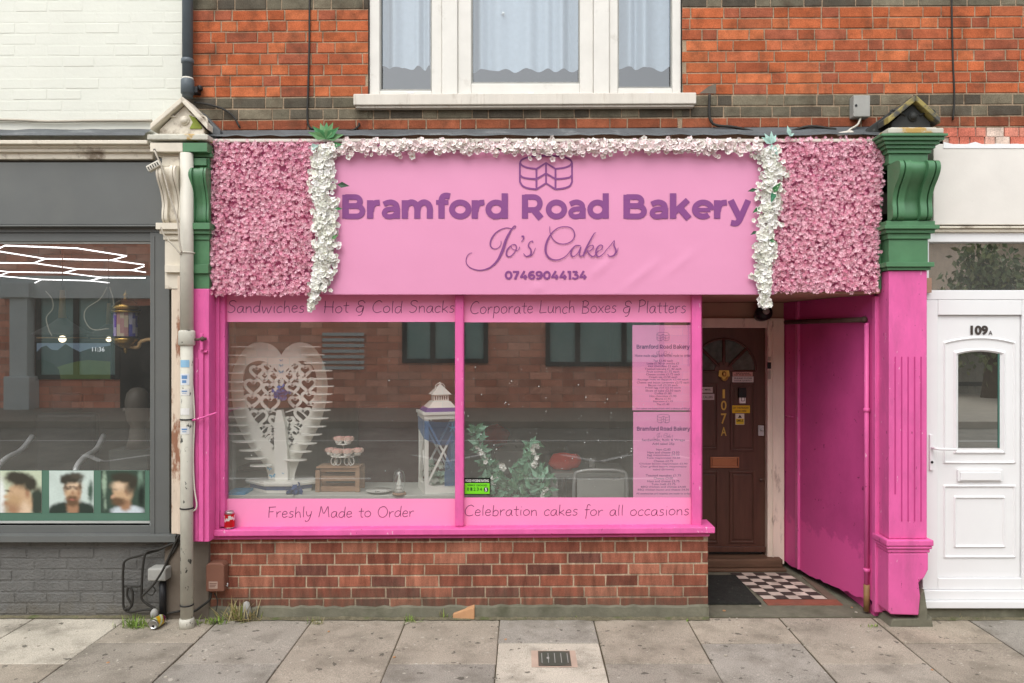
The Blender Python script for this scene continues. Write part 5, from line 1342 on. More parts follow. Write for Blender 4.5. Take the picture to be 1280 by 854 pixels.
bow('bow', hs_, hx(356), YH - .075, hz(491), .055, 3, M['bow'], 46); bow('bow', hs_, hx(376), YH - .15, hz(611), .06, 4, M['navy'])
BUT = [(0, 0, 0), (-.9, 0, .75), (-1.05, 0, .15), (-.55, 0, -.1), (-.65, 0, -.7), (-.1, 0, -.35), (.9, 0, .75), (1.05, 0, .15), (.55, 0, -.1), (.65, 0, -.7), (.1, 0, -.35)]
M['butterfly'] = mat('blue_butterfly', C(120, 186, 222), rough=.6, var=.25, scale=60, bump=0)
for u, v, s, rot in ((352, 450.5, .012, 0), (352, 457, .014, 0), (352, 465, .018, 0), (340, 584, .018, .5), (344.5, 593, .021, -.2), (357, 590, .008, .3)):
    b = MB(); y = YH - .008 if v < 500 else YH - .063
    b.scatter([(p[0], p[1] - .25 * abs(p[0]), p[2]) for p in BUT], [(0, 1, 2, 3), (0, 3, 4, 5), (0, 6, 7, 8), (0, 8, 9, 10)], [Matrix.Translation((hx(u), y, hz(v))) @ Matrix.Rotation(rot, 4, 'Y') @ Matrix.Scale(s, 4)], [(1, 1, 1)])
    part('butterfly', b, M['butterfly'], hs_)

# crate, cupcakes, plate, dome, lantern
YC = .22; q = lambda u: X(u, YC); w_ = lambda v: Z(v, YC)
ct = thing('wooden_crate', 'rough slatted wooden crate standing in the window under the rose cupcakes', 'crate', (q(422), YC + .06, ZD))
c0, c1 = q(394), q(449.5); zt = w_(588)
for y in (YC, YC + .16):
    for u in ((c0, c0 + .032), (c1 - .032, c1)):
        b = MB(); b.box(u[0], u[1], y, y + .03, ZD, zt + (.0 if u[0] == c0 else .012)); part('post', b, M['crate'], ct, .003)
for z in (ZD + .002, ZD + .075, ZD + .14):
    for y in (YC + .012, YC + .148):
        b = MB(); b.box(c0 + .0325, c1 - .0325, y, y + .016, z, z + .036); part('slat', b, M['crate'], ct, .003)
b = MB()
for i in range(3): b.box(c0 + .005, c1 - .005, YC + .0 + i * .065, YC + .058 + i * .065, zt + .0125, zt + .024)
part('top_boards', b, M['crate'], ct, .003)
ZC_ = zt + .024
st_ = thing('cupcake_stand', 'white wire scroll cupcake stand on the crate', 'cake stand', (q(426), YC + .08, ZC_))
b = MB(); ys = YC + .08
for s in (-1, 1):
    for k in (0, 1):
        cx_ = q(426) + s * (.032 + k * .028)
        b.tube(cr([(cx_ + .022 * cos(a_) * (1 - .1 * i / 12), ys - .03, ZC_ + .032 + .028 * sin(a_) - .006 * 0) for i, a_ in enumerate(np.linspace(-2.2, 4.2, 14))], 3), .0035, 6)
    b.tube([(q(426) + s * .07, ys - .03, ZC_ + .005), (q(426) + s * .02, ys, ZC_ + .07)], .0035, 6)
b.tube([(q(426), ys, ZC_ + .06), (q(426), ys, ZC_ + .15)], .004, 6); b.lathe([(.0, .065), (.09, .065), (.09, .07), (.0, .07)], q(426), ys, ZC_, 20); b.lathe([(.0, .148), (.05, .148), (.05, .152), (.0, .152)], q(426), ys, ZC_, 16); b.ball(q(426), ys - .01, ZC_ + .142, .01)
part('wire_frame', b, M['white'], st_)
def cupcake(label, u, z, y, s, seed):
    r = random.Random(seed); x = q(u); t = thing('rose_cupcake', label, 'cupcake', (x, y, z), group='rose-topped cupcakes on the wire stand')
    b = MB(); b.lathe([(.018 * s, 0), (.026 * s, .02 * s)], x, y, z, 14); part('case', b, M['white'], t)
    ms, cs = [], []
    tv = [(0, -.004, 0), (-.016, -.002, .008), (-.013, .002, .022), (0, .004, .027), (.013, .002, .022), (.016, -.002, .008)]
    for k in range(26):
        a_ = k * 2.4; rr_ = .0035 + .0011 * k; rr_ = min(rr_, .03) * s; tl2 = -.25 + .038 * k
        ms.append(Matrix.Translation((x, y, z + .018 * s + .012 * s * (1 - k / 26))) @ Matrix.Rotation(a_, 4, 'Z') @ Matrix.Translation((0, -rr_, 0)) @ Matrix.Rotation(tl2, 4, 'X') @ Matrix.Scale(s * (.7 + .014 * k), 4))
        f = k / 26; a2, b2 = C(240, 168, 168, .9), C(250, 226, 208, .9); cs.append(tuple(a2[i] + (b2[i] - a2[i]) * f for i in range(3)))
    b = MB(); b.scatter(tv, [(0, 1, 2, 3, 4, 5)], ms, cs); part('icing_rose', b, M['petal'], t)
for i, (u, z, y, lb) in enumerate(((420.5, ZC_ + .153, ys - .01, 'pink rose cupcake on the stand top, beside the lantern-side rose'), (432, ZC_ + .153, ys - .012, 'pink rose cupcake on the stand top, nearer the lantern'), (409.5, ZC_ + .071, ys - .0, 'pink rose cupcake on the low tier nearest the heart stand'), (420.5, ZC_ + .071, ys - .06, 'pink rose cupcake front of the low tier toward the heart stand'), (433.5, ZC_ + .071, ys - .06, 'pink rose cupcake front of the low tier toward the lantern'), (444, ZC_ + .071, ys - .01, 'pink rose cupcake at the low tier end nearest the lantern'))):
    cupcake(lb if i else 'pink rose cupcake on the stand top, nearer the heart stand', u, z, y, 1.12, 60 + i)
b = MB(); x, y = X(474, .2), .2; b.lathe([(.0, .004), (.05, .004), (.09, .018), (.092, .021), (.05, .008), (.0, .008)], x, y, ZD, 32)
pt = thing('plate', 'white patterned plate lying in the window beside the glass dome', 'plate', (x, y, ZD)); part('dish', b, M['white'], pt)
b = MB(); r = random.Random(2)
for _ in range(16): 
    a_ = r.uniform(0, 6.3); d = r.uniform(0, .045); b.lathe([(.0, .0083), (.006, .0086), (.0, .009)], x + d * cos(a_), y + d * sin(a_), ZD, 7)
part('pattern', b, mat('grey_print', C(110, 110, 108), bump=0), pt)
Yd = .14; x = X(499, Yd); gd = thing('glass_dome', 'small glass cloche on a wooden base with a tiny white tree', 'ornament', (x, Yd, ZD))
b = MB(); b.lathe([(.047, 0), (.047, .012), (.043, .016)], x, Yd, ZD, 24); part('wooden_base', b, M['crate'], gd)
b = MB(); b.lathe([(.04, .0165), (.041, .1), (.039, .135), (.03, .158), (.014, .17), (.0, .173)], x, Yd, ZD, 24); b.ball(x, Yd, ZD + .178, .006); part('dome', b, M['glass_thin'], gd)
b = MB()
for i in range(5): b.lathe([(.034 - .006 * i, 0), (.03 - .006 * i, .004), (.017 - .0035 * i, .03)], x, Yd, ZD + .017 + i * .024, 10)
b.ball(x, Yd, ZD + .15, .008); part('white_tree', b, M['white'], gd)

lt = thing('wooden_lantern', 'tall white wooden lantern with crossed sides, purple band and blue net sash', 'lantern', (0, 0, 0))
Wd = .118; Hh = Z(517, .3) - ZD
b = MB()
for sx in (-1, 1):
    for sy in (-1, 1): b.box(sx * Wd - .014, sx * Wd + .014, sy * Wd - .014, sy * Wd + .014, 0, Hh)
part('posts', b, M['white'], lt, .003)
b = MB(); b.box(-Wd - .03, Wd + .03, -Wd - .03, Wd + .03, Hh, Hh + .02); b.box(-Wd - .02, Wd + .02, -Wd - .02, Wd + .02, Hh - .03, Hh - .0005); part('top_plate', b, M['white'], lt, .003)
b = MB(); 
for s in (0, 1, 2, 3):
    R_ = Matrix.Rotation(s * pi / 2, 4, 'Z')
    v = [(-Wd - .014, -Wd - .016, 0), (Wd + .014, -Wd - .016, 0), (Wd + .014, -Wd - .016, .075), (Wd * .6, -Wd - .016, .05), (-Wd * .6, -Wd - .016, .05), (-Wd - .014, -Wd - .016, .075)]
    b.faces([R_ @ Vector(p) for p in v], [(0, 1, 2, 3, 4, 5)])
b.box(-Wd, Wd, -Wd, Wd, .03, .045); part('base', b, M['white'], lt)
b = MB()
for s in range(4):
    R_ = Matrix.Rotation(s * pi / 2, 4, 'Z')
    for sg_ in (-1, 1):
        p0 = Vector((-Wd * sg_, -Wd - .002 - .004 * (sg_ > 0), .06)); p1 = Vector((Wd * sg_, -Wd - .002 - .004 * (sg_ > 0), Hh - .03))
        b.tube([R_ @ p0, R_ @ p1], .0095, 4, False)
part('cross_bars', b, M['white'], lt)
b = MB()
def pyramid(b, z, w0, w1, h): 
    v = [(sx * w0, sy * w0, z) for sx, sy in ((-1, -1), (1, -1), (1, 1), (-1, 1))] + [(sx * w1, sy * w1, z + h) for sx, sy in ((-1, -1), (1, -1), (1, 1), (-1, 1))]
    b.faces(v, [(0, 1, 5, 4), (1, 2, 6, 5), (2, 3, 7, 6), (3, 0, 4, 7), (4, 5, 6, 7), (3, 2, 1, 0)])
pyramid(b, Hh + .0205, Wd + .005, .062, .068); part('roof', b, M['white'], lt)
b = MB(); pyramid(b, Hh + .0207, Wd + .0075, Wd - .012, .026); part('purple_band', b, mat('purple_ribbon', C(128, 82, 160), bump=.1), lt)
b = MB(); b.box(-.052, .052, -.052, .052, Hh + .0885, Hh + .135); pyramid(b, Hh + .136, .07, .006, .07); b.ball(0, 0, Hh + .212, .01); b.tube([(.035 * cos(k), 0, Hh + .18 + .035 * sin(k)) for k in np.linspace(0, 2 * pi, 20)], .003, 6); part('cap', b, M['white'], lt)
b = MB()
for i in range(6): b.box(-.045 + i * .016, -.038 + i * .016, -.0535, -.0522, Hh + .1, Hh + .126)
part('vents', b, M['far_dark'], lt)
b = MB(); v = []; n = 24
for i in range(n + 1):
    u = i / n; sag = .05 * sin(pi * u); v += [(-Wd - .018 + (2 * Wd + .036) * u, -Wd - .018, Hh - .06 - sag - .10), (-Wd - .018 + (2 * Wd + .036) * u, -Wd - .02, Hh - .035 - sag * .3)]
b.faces(v, [(2 * i, 2 * i + 2, 2 * i + 3, 2 * i + 1) for i in range(n)], True)
b.faces([(-Wd - .02, -Wd - .018, Hh - .16), (-Wd - .02, -Wd - .018, Hh - .035), (-Wd - .02, Wd, Hh - .02), (-Wd - .02, Wd, Hh - .11)], [(0, 1, 2, 3)])
v = []
for i in range(13):
    u = i / 12; v += [(.05 - .06 * u * (1 - u) - .045 * u, -Wd - .022, Hh - .15 - (Hh - .2) * u), (.075 + .03 * sin(u * 3) + .015 * u, -Wd - .024, Hh - .15 - (Hh - .2) * u)]
b.faces(v, [(2 * i, 2 * i + 1, 2 * i + 3, 2 * i + 2) for i in range(12)], True); part('net_sash', b, M['tulle'], lt)
b = MB()
for k in range(5):
    a_ = 2 * pi * k / 5 + .3; b.prism([(.06 + .004 * cos(a_ + 1.57), Hh - .09 + .004 * sin(a_ + 1.57)), (.06 + .035 * cos(a_), Hh - .09 + .035 * sin(a_)), (.06 + .004 * cos(a_ - 1.57), Hh - .09 + .004 * sin(a_ - 1.57))], -Wd - .034, -Wd - .028)
part('star', b, M['butterfly'], lt)
b = MB(); r = random.Random(4); tv, tf, tc = petal_ring(6, .035, .03, .5); ms = [Matrix.Translation((r.uniform(-.08, .08), r.uniform(-.08, .08), .06 + r.uniform(0, .14))) @ rot_rand(r) for _ in range(40)]
b.scatter(tv, tf, ms, [r.choice([C(176, 206, 186), C(196, 216, 196), C(220, 226, 214)]) for _ in ms], tc); part('silk_flowers', b, M['petal'], lt, stuff=True)
lt.location = (X(550, .32), .32, ZD); lt.rotation_euler = (0, 0, radians(17))

# plant in the window
Yp = .25; pp = thing('silk_plant', 'green leafy silk plant with white blossom sprays arching behind the hygiene sticker', 'plant', (X(645, Yp), Yp, Z(640, Yp)))
r = random.Random(17); b = MB(); ms, cs, fm = [], [], []
arcs = [[(640, 640), (622, 612), (608, 580), (599, 552), (594, 538)], [(645, 640), (636, 610), (620, 590), (606, 575)], [(650, 640), (655, 600), (660, 575), (668, 552)], [(652, 640), (664, 612), (674, 590), (682, 600)], [(650, 640), (646, 605), (650, 585)], [(655, 640), (672, 622), (686, 612)], [(640, 640), (625, 618), (615, 600), (604, 600)]]
fronds = []
for a_ in arcs:
    P = cr(a_, 6); b.tube([(X(u, Yp), Yp + .02, Z(v, Yp)) for u, v in P], .004, 5)
    for (u, v) in P[5:]:
        for _ in range(4):
            s = r.uniform(.05, .085)
            ms.append(Matrix.Translation((X(u + r.gauss(0, 2), Yp), Yp + r.gauss(0, .04), Z(v + r.gauss(0, 3), Yp))) @ Matrix.Rotation(r.uniform(0, 6.28), 4, 'Y') @ Matrix.Rotation(r.uniform(.9, 1.9), 4, 'X') @ Matrix.Scale(s, 4))
            cs.append(r.choice([C(96, 148, 116), C(128, 182, 150), C(82, 132, 96), C(150, 200, 170)]))
for _ in range(110):
    u, v = r.gauss(660, 12), r.gauss(604, 11)
    if v > 628: continue
    ms.append(Matrix.Translation((X(u, Yp), Yp + r.gauss(0, .04), Z(v, Yp))) @ Matrix.Rotation(r.uniform(0, 6.28), 4, 'Y') @ Matrix.Rotation(r.uniform(.9, 1.9), 4, 'X') @ Matrix.Scale(r.uniform(.06, .09), 4)); cs.append(r.choice([C(96, 148, 116), C(128, 182, 150), C(88, 138, 100), C(140, 190, 160)]))
part('stems', b, mat('plant_stem', C(110, 92, 70), bump=0), pp)
b = MB(); b.scatter([(0, 0, 0), (-.22, .35, .06), (0, .5, 0), (.22, .35, .06), (0, 1, -.05)], [(0, 2, 1), (0, 3, 2), (1, 2, 4), (2, 3, 4)], ms, cs); part('leaves', b, M['leaf'], pp, stuff=True)
b = MB(); tv, tf, tc = petal_ring(5, .018, .017, .4); ms = []
for (u, v, n) in ((668, 556, 7), (666, 564, 7), (668, 572, 6), (668, 580, 4), (680, 612, 8), (679, 617, 6), (600, 560, 7), (602, 566, 6), (617, 598, 4), (617, 603, 3), (628, 582, 4), (631, 584, 3), (607, 574, 4)):
    for _ in range(n): ms.append(Matrix.Translation((X(u + r.gauss(0, 2), Yp), Yp - .05 + r.gauss(0, .015), Z(v + r.gauss(0, 2.5), Yp))) @ facing(r, .6))
b.scatter(tv, tf, ms, [C(240, 242, 234, .9)] * len(ms), tc); part('blossoms', b, M['petal'], pp, stuff=True)
b = MB(); b.lathe([(.05, 0), (.075, .12), (.08, .125), (.0, .11)], X(648, Yp), Yp, Z(640, Yp) - .12, 18); part('pot', b, M['white'], pp)

# tables, chairs, napkins, glasses in the tearoom
def table(label, x, y, w, d, z=.77):
    t = thing('tearoom_table', label, 'table', (x, y, .02), group='grey tearoom tables')
    b = MB(); b.box(x - w / 2, x + w / 2, y - d / 2, y + d / 2, z - .035, z); part('tabletop', b, M['greytable'], t, .006)
    for sx in (-1, 1):
        for sy in (-1, 1):
            b = MB(); b.box(x + sx * (w / 2 - .03) - .022, x + sx * (w / 2 - .03) + .022, y + sy * (d / 2 - .03) - .022, y + sy * (d / 2 - .03) + .022, .02, z - .0355); part('leg', b, M['greytable'], t)
table('grey table behind the menu posters, red napkin on it', X(735, 1.3), 1.45, .62, .55); table('grey table deeper in the tearoom behind the plant', X(632, 2.8), 2.85, .9, .7)
def napkin(label, u, v, y, w, h, seed):
    r = random.Random(seed); b = MB(); x, z = X(u, y), .77
    n, m = 18, 9; vs = []
    for i in range(m + 1):
        for k in range(n):
            a_, t_ = 2 * pi * k / n, pi * i / m
            d = 1 + .28 * noise.noise(Vector((cos(a_) * 2 * sin(t_) + seed, sin(a_) * 2 * sin(t_), cos(t_) * 2)))
            vs.append((x + w * sin(t_) * cos(a_) * d, y + w * .6 * sin(t_) * sin(a_) * d, z + h + h * cos(t_) * -1 * d * (1 if i else 1)))
    b.faces(vs, [(i * n + k, i * n + (k + 1) % n, (i + 1) * n + (k + 1) % n, (i + 1) * n + k) for i in range(m) for k in range(n)], True)
    b.v = [(p[0], p[1], max(p[2], .771)) for p in b.v]
    solo('red_napkin', b, M['red'], label, 'napkin', (x, y, .77), 'folded red napkins on the tables')
napkin('folded red napkin on the table beside the menu posters', 706, 568, 1.32, .135, .075, 1); napkin('folded red napkin on the far table above the plant', 619, 537, 2.7, .14, .12, 5)
def chair(label, x, y, rz_):
    t = thing('metal_chair', label, 'chair', (0, 0, 0), group='grey metal tearoom chairs')
    b = MB(); b.tube(cr([(-.2, .19, 0), (-.2, .2, .45), (-.2, .22, .78), (-.15, .225, .84), (0, .23, .85), (.15, .225, .84), (.2, .22, .78), (.2, .2, .45), (.2, .19, 0)], 5), .013, 8); part('back_frame', b, M['steel'], t)
    b = MB(); b.box(-.18, .18, .215, .225, .56, .78); part('backrest', b, M['greytable'], t, .004)
    b = MB(); b.box(-.21, .21, -.2, .2, .44, .46); part('seat', b, M['steel'], t, .008)
    for s in (-1, 1): b = MB(); b.tube([(s * .19, -.18, .44), (s * .2, -.2, 0)], .012, 8); part('leg', b, M['steel'], t)
    t.location = (x, y, .02); t.rotation_euler = (0, 0, rz_)
chair('grey metal chair with rounded back tucked at the table by the menu posters', X(748, .9), .95, pi); chair('grey metal chair behind the plant, facing the far table', X(643, 2.4), 2.5, pi); chair('grey metal chair turned sideways between the two tables', X(678, 1.9), 2.0, -pi / 2)
def tumbler(label, u, y):
    b = MB(); x = X(u, y); b.lathe([(.025, 0), (.034, .09)], x, y, .771, 14); b.lathe([(.0, .001), (.03, .004), (.03, .04)], x, y, .771, 14)
    solo('glass_tumbler', b, mat('glassware', C(196, 198, 192), rough=.15, bump=0), label, 'glass', (x, y, .771), 'drinking glasses on the tables')
tumbler('small glass on the table by the menu posters', 740, 1.4); tumbler('small glass on the far table beside the red napkin', 648, 2.75)
b = MB(); b.box(X(440, .9), X(566, .9), .9, 1.5, .02, .48); b.box(X(440, 1.2), X(566, 1.2), 1.42, 1.55, .48, 1.3)
solo('maroon_bench', b, M['maroon'], 'high-backed maroon bench seat behind the crate and lantern', 'bench', (X(500, 1.2), 1.2, .02), bevel=.02)
st2 = thing('wooden_stool', 'dark wooden stool behind the heart stand near the window edge', 'stool', (X(318, .75), .78, .02))
b = MB(); b.box(X(290, .7), X(348, .7), .66, .92, Z(588, .7), Z(583, .7)); part('seat', b, M['wood_old'], st2, .005)
for u in (296, 342):
    for y in (.69, .89): b = MB(); b.box(X(u, .7) - .018, X(u, .7) + .018, y - .018, y + .018, .02, Z(588.2, .7)); part('leg', b, M['wood_old'], st2)
b = MB(); b.box(X(283.5, .13), X(306, .13), .125, .3, ZD, ZD + .018); solo('blue_folder', b, mat('blue_card', C(52, 150, 196), bump=0), 'bright blue folder lying in the near corner of the window beside the heart stand', 'folder', (X(295, .13), .2, ZD))
b = MB(); N = 30; v = []
for i in range(N + 1):
    x = X(252, .3) + .02 + .2 * i / N; v += [(x, .34 + .02 * sin(i * 1.3), ZD - .1), (x, .34 + .02 * sin(i * 1.3), 2.6)]
b.faces(v, [(2 * i, 2 * i + 2, 2 * i + 3, 2 * i + 1) for i in range(N)], True); solo('grey_curtain', b, mat('grey_cloth', C(176, 178, 172), rough=.9, var=.08, bump=.1), 'pale grey curtain drawn back at the window edge by the heart stand', 'curtain', (X(270, .34), .34, ZD - .1))

# ================================================================== PIPES, BOXES AND CABLES ON THE FRONT
Yg = -.06; xg = X(234.5, Yg)
t = thing('grey_downpipe', 'dark grey plastic downpipe running down to the cream pediment', 'downpipe', (xg, Yg, Z(124, Yg)))
b = MB(); b.tube([(xg, Yg, 5.6), (xg, Yg, Z(122, Yg))], .034, 16); part('pipe', b, M['greypipe'], t)
b = MB(); b.lathe([(.034, 0), (.042, .003), (.042, .09), (.036, .1)], xg, Yg, Z(118, Yg), 16); part('socket', b, M['greypipe'], t); b = MB(); b.lathe([(.035, 0), (.04, .003), (.04, .03), (.035, .034)], xg, Yg, Z(80, Yg), 16); part('socket', b, M['greypipe'], t)
b = MB(); b.box(xg - .03, xg + .065, -.06, .0, Z(116, Yg), Z(108, Yg)); b.lathe([(.018, 0), (.018, .03)], xg + .07, -.03, Z(115), 10); part('bracket', b, M['black'], t, .004)
b = MB(); b.lathe([(.0355, 0), (.0362, .02), (.0355, .045)], xg, Yg, Z(106, Yg), 16); part('paint_splash', b, M['whitepipe'], t)
Yw = -.175; xw = X(233.5, Yw); zj = Z(415, Yw)
t = thing('white_downpipe', 'white downpipe with stickers running between the two shopfronts to the pavement', 'downpipe', (xw, Yw, .0))
b = MB(); b.tube([(xw, Yw, Z(192, Yw)), (xw, Yw, zj)], .041, 18); part('upper_pipe', b, M['whitepipe'], t)
b = MB(); b.tube([(xw, Yw, zj - .0), (xw, Yw, .03)], .039, 18); part('lower_pipe', b, M['dirtypipe'], t)
b = MB(); b.lathe([(.042, 0), (.052, .01), (.052, .09), (.046, .1)], xw, Yw, zj - .09, 18); part('socket', b, M['dirtypipe'], t); b = MB(); b.lathe([(.047, 0), (.047, .05), (.043, .07)], xw, Yw, -.01, 18); part('foot', b, M['dirtypipe'], t)
b = MB(); b.tube([(xw + .05, Yw, zj - .05), (xw + .12, Yw + .02, zj - .045)], .009, 6); b.ball(xw + .1, Yw, zj - .045, .016); part('bracket', b, M['rust'], t)
for z_ in (Z(317, Yw),): b = MB(); b.lathe([(.0475, 0), (.0495, .002), (.0495, .006), (.0475, .008)], xw, Yw, z_, 18); part('collar', b, M['whitepipe'], t)
def patch_on_pipe(mb, py0, py1, half, rad):
    z0, z1 = Z(py1, Yw), Z(py0, Yw); n = 6; v = []
    for i in range(n + 1):
        a_ = -pi / 2 - half + 2 * half * i / n; v += [(xw + rad * cos(a_), Yw + rad * sin(a_), z0), (xw + rad * cos(a_), Yw + rad * sin(a_), z1)]
    mb.faces(v, [(2 * i, 2 * i + 2, 2 * i + 3, 2 * i + 1) for i in range(n)], True)
for py0, py1, c_, ink in ((450, 459, C(150, 196, 226), 0), (467, 481, C(228, 234, 240), 1), (486, 494, C(232, 232, 228), 1), (510, 518, C(240, 240, 236), 0), (533, 542, C(226, 228, 226), 1)):
    b = MB(); b.col = c_; patch_on_pipe(b, py0, py1, .8, .0398)
    if ink: b.col = C(110, 150, 196); patch_on_pipe(b, py0 + 2, (py0 + py1) / 2 - .5, .45, .0404); patch_on_pipe(b, (py0 + py1) / 2 + 1, py1 - 2.5, .35, .0404)
    part('sticker', b, M['attr'], t)
for z_ in (525, 636, 757): b = MB(); b.lathe([(.0415, 0), (.044, .002), (.044, .007), (.0415, .009)], xw, Yw, Z(z_, Yw), 18); part('strap', b, M['black'], t)

def cable(label, pts, r, m, group='cables on the shopfronts', smooth=5):
    P = cr(pts, smooth); b = MB(); b.tube(P, r, 6)
    low = min(P, key=lambda p: p[2]); return solo('cable', b, m, label, 'cable', low, group)
px3 = lambda L, Y: [(X(u, Y), Y, Z(v, Y)) for u, v in L]
cable('black cable clipped down the red bricks left of the upstairs window', px3([(388, -60), (387, 0), (386.5, 60), (385, 115), (384, 145), (387, 159), (398, 162)], -.008), .007, M['cable'])
cable('short black cable looping along the bottom brick course under the window sill end', px3([(398, 162.5), (420, 165), (440, 163), (448, 158), (449, 154)], -.012), .007, M['cable'])
cable('black cable dropping from the patched brick beside the sill, then along the flashing', px3([(887, 118), (886.5, 140), (889, 152), (897, 157), (918, 159), (940, 164), (960, 169), (980, 168), (995, 162), (1015, 158), (1045, 162)], -.03), .009, M['cable'])
cable('thin black cable down the bricks right of the black pediment', px3([(1189, -60), (1189.5, 0), (1191, 70), (1193, 120), (1191, 150)], -.008), .006, M['cable'])
cable('black cable from the grey downpipe bracket down to the slate', px3([(243, 128), (262, 131), (280, 137), (292, 146), (300, 160)], -.02), .007, M['cable'])
cable('pale cable strung along the foot of the cream wall', px3([(-200, 150), (0, 150), (60, 152), (120, 151), (190, 151)], -.012), .009, M['cable_pale'])
cable('pale cable hanging down the cream pilaster behind the white downpipe', px3([(193, 188), (203, 212), (212, 245), (222, 276), (224, 300), (227, 316)], -.26), .006, M['cable_pale'])
cable('second pale cable slanting across the cream pilaster ledge', px3([(201, 284), (206, 296), (216, 306), (226, 318)], -.22), .006, M['cable_pale'])
cable('pink painted cable tied across the pink shaft from the white downpipe', px3([(240, 525.5), (250, 523), (262, 519), (271, 516)], -.185), .006, M['hotpink'])
cable('thin pink cable hanging beside the white downpipe low down', px3([(240, 470), (243, 520), (241.5, 570), (243, 610), (246, 633), (240, 640)], -.17), .005, M['whitepipe'])
cb = 'cables tangled below the barber sill'
for lb, L, Y in (('outer looping black cable below the barber sill end', [(222, 668), (206, 684), (180, 693), (158, 700), (154, 712), (154, 745), (155, 760), (163, 765), (185, 762), (205, 767), (225, 764)], -.05),
                 ('inner black cable below the barber sill end, second from the outer loop', [(219, 678), (200, 686), (184, 690), (179, 705), (177, 740), (178, 750), (188, 758), (194, 761)], -.06),
                 ('straight black cable slanting across the pale junction box', [(224, 668), (214, 690), (205, 710), (196, 725), (188, 735), (178, 745)], -.14),
                 ('small upright loop of black cable beside the outer cable', [(156, 762), (164, 758), (166, 745), (164, 736), (160, 735), (159, 745), (164, 756), (160, 763)], -.055),
                 ('black cable slanting down behind the junction box', [(226, 672), (218, 688), (210, 700), (207, 715), (206, 735)], -.04),
                 ('short level black cable joining the two upright cables', [(156, 733), (166, 733), (176, 733)], -.045),
                 ('thin curl of cable under the pale junction box', [(190, 732), (194, 738), (190, 744), (184, 742)], -.08),
                 ('black cable from the brown meter box to the white downpipe foot', [(264, 741), (262, 750), (252, 758), (243, 764), (232, 766)], -.06),
                 ('thin dark wire under the meter box', [(268, 741), (272, 752), (270, 764)], -.05)):
    cable(lb, px3(L, Y), .008 if 'curl' not in lb and 'thin' not in lb else .004, M['cable'], cb)
Yj = -.11
t = thing('junction_box', 'pale dirty junction box on a black pipe below the barber sill', 'junction box', (X(196, Yj), Yj, .0))
b = MB(); b.box(X(184, Yj), X(207, Yj), Yj, .0, Z(727, Yj), Z(711, Yj)); part('box', b, M['greybox'], t, .01)
b = MB(); b.tube([(X(203.5, -.06), -.06, Z(727, -.06)), (X(203.5, -.06), -.06, .0)], .022, 12); part('conduit', b, M['black'], t)
b = MB(); b.ball(X(193, -.1), -.1, .06, .025, .025, .035); b.tube([(X(193, -.1), -.1, .0), (X(193, -.1), -.1, .08)], .012, 8); part('stub_pipe', b, M['greybox'], t)
Yb = -.09
t = thing('meter_box', 'brown round-topped meter box on the brick wall beside the white downpipe', 'meter box', (X(269, Yb), Yb, Z(740, Yb)))
b = MB(); x0, x1, z0, z1 = X(257, Yb), X(280, Yb), Z(740, Yb), Z(704, Yb)
pf = [(x0, z0), (x1, z0), (x1, z1 - .02), (x1 - .012, z1 - .004), (x1 - .03, z1), (x0 + .03, z1), (x0 + .012, z1 - .004), (x0, z1 - .02)]
b.prism(pf, Yb, -.005); part('case', b, M['meter'], t, .008)
b = MB(); b.col = C(176, 150, 136); b.box(X(261, Yb), X(272, Yb), Yb - .0012, Yb - .0002, Z(736, Yb), Z(727, Yb)); b.col = C(120, 90, 78)
for i in range(3): b.box(X(262, Yb), X(271 - i, Yb), Yb - .002, Yb - .0013, Z(730 + i * 2, Yb), Z(729 + i * 2, Yb))
part('worn_label', b, M['attr'], t)
b = MB(); b.tube([(x1, Yb + .04, z0 + .03), (x1 + .012, Yb + .03, z0 + .025), (x1 + .012, Yb + .03, z0 + .05)], .004, 6); part('latch', b, M['steel'], t)
Yb = -.07
t = thing('alarm_box', 'small grey wall box above the end of the pink flower panel', 'junction box', (X(1077, Yb), Yb, Z(147, Yb)))
b = MB(); b.box(X(1067, Yb), X(1088, Yb), Yb, .0, Z(146, Yb), Z(119, Yb)); part('case', b, M['greybox'], t, .006)
b = MB(); b.lathe([(.008, 0), (.008, .004)], 0, 0, 0, 10); b.v = [(X(1070, Yb) + x, Yb - z - .0002, Z(132, Yb) + y) for x, y, z in b.v]; part('cable_gland', b, M['black'], t)
b = MB(); b.tube(cr(px3([(1076, 147), (1072, 156), (1064, 161), (1058, 166)], -.05), 5), .007, 6); part('lead', b, M['whitepipe'], t)
b = MB(); b.tube([(X(1047, -.1), -.1, Z(168, -.1)), (X(1064, -.1), -.09, Z(165, -.09))], .012, 8); b.ball(X(1064, -.1), -.09, Z(166, -.09), .02, .02, .014); solo('white_connector', b, M['sill_white'], 'white cable connector lying on the flashing under the grey wall box', 'connector', (X(1056, -.1), -.1, Z(169, -.1)))
b = MB(); xx, yy_ = X(193, -.3), -.3
t = thing('wall_light', 'small white barred lamp hanging from the cream pilaster cornice', 'lamp', (X(193, -.25), -.25, Z(212, -.25)))
R_ = Matrix.Translation((X(193, -.25), -.25, Z(208, -.25))) @ Matrix.Rotation(radians(-28), 4, 'Y')
b.box(-.045, .045, -.02, .02, -.02, .02); b.v = [tuple(R_ @ Vector(p)) for p in b.v]; part('case', b, M['whitepipe'], t, .006)
b = MB()
for i in range(5): b.box(-.035 + i * .016, -.028 + i * .016, -.022, -.0202, -.013, .008)
b.v = [tuple(R_ @ Vector(p)) for p in b.v]; part('slots', b, M['cable'], t)
b = MB(); b.tube([(X(193, -.2), -.2, Z(187, -.2)), (X(196, -.22), -.22, Z(196, -.22)), (X(197, -.25), -.25, Z(203, -.25))], .008, 6); part('arm', b, M['cable'], t)

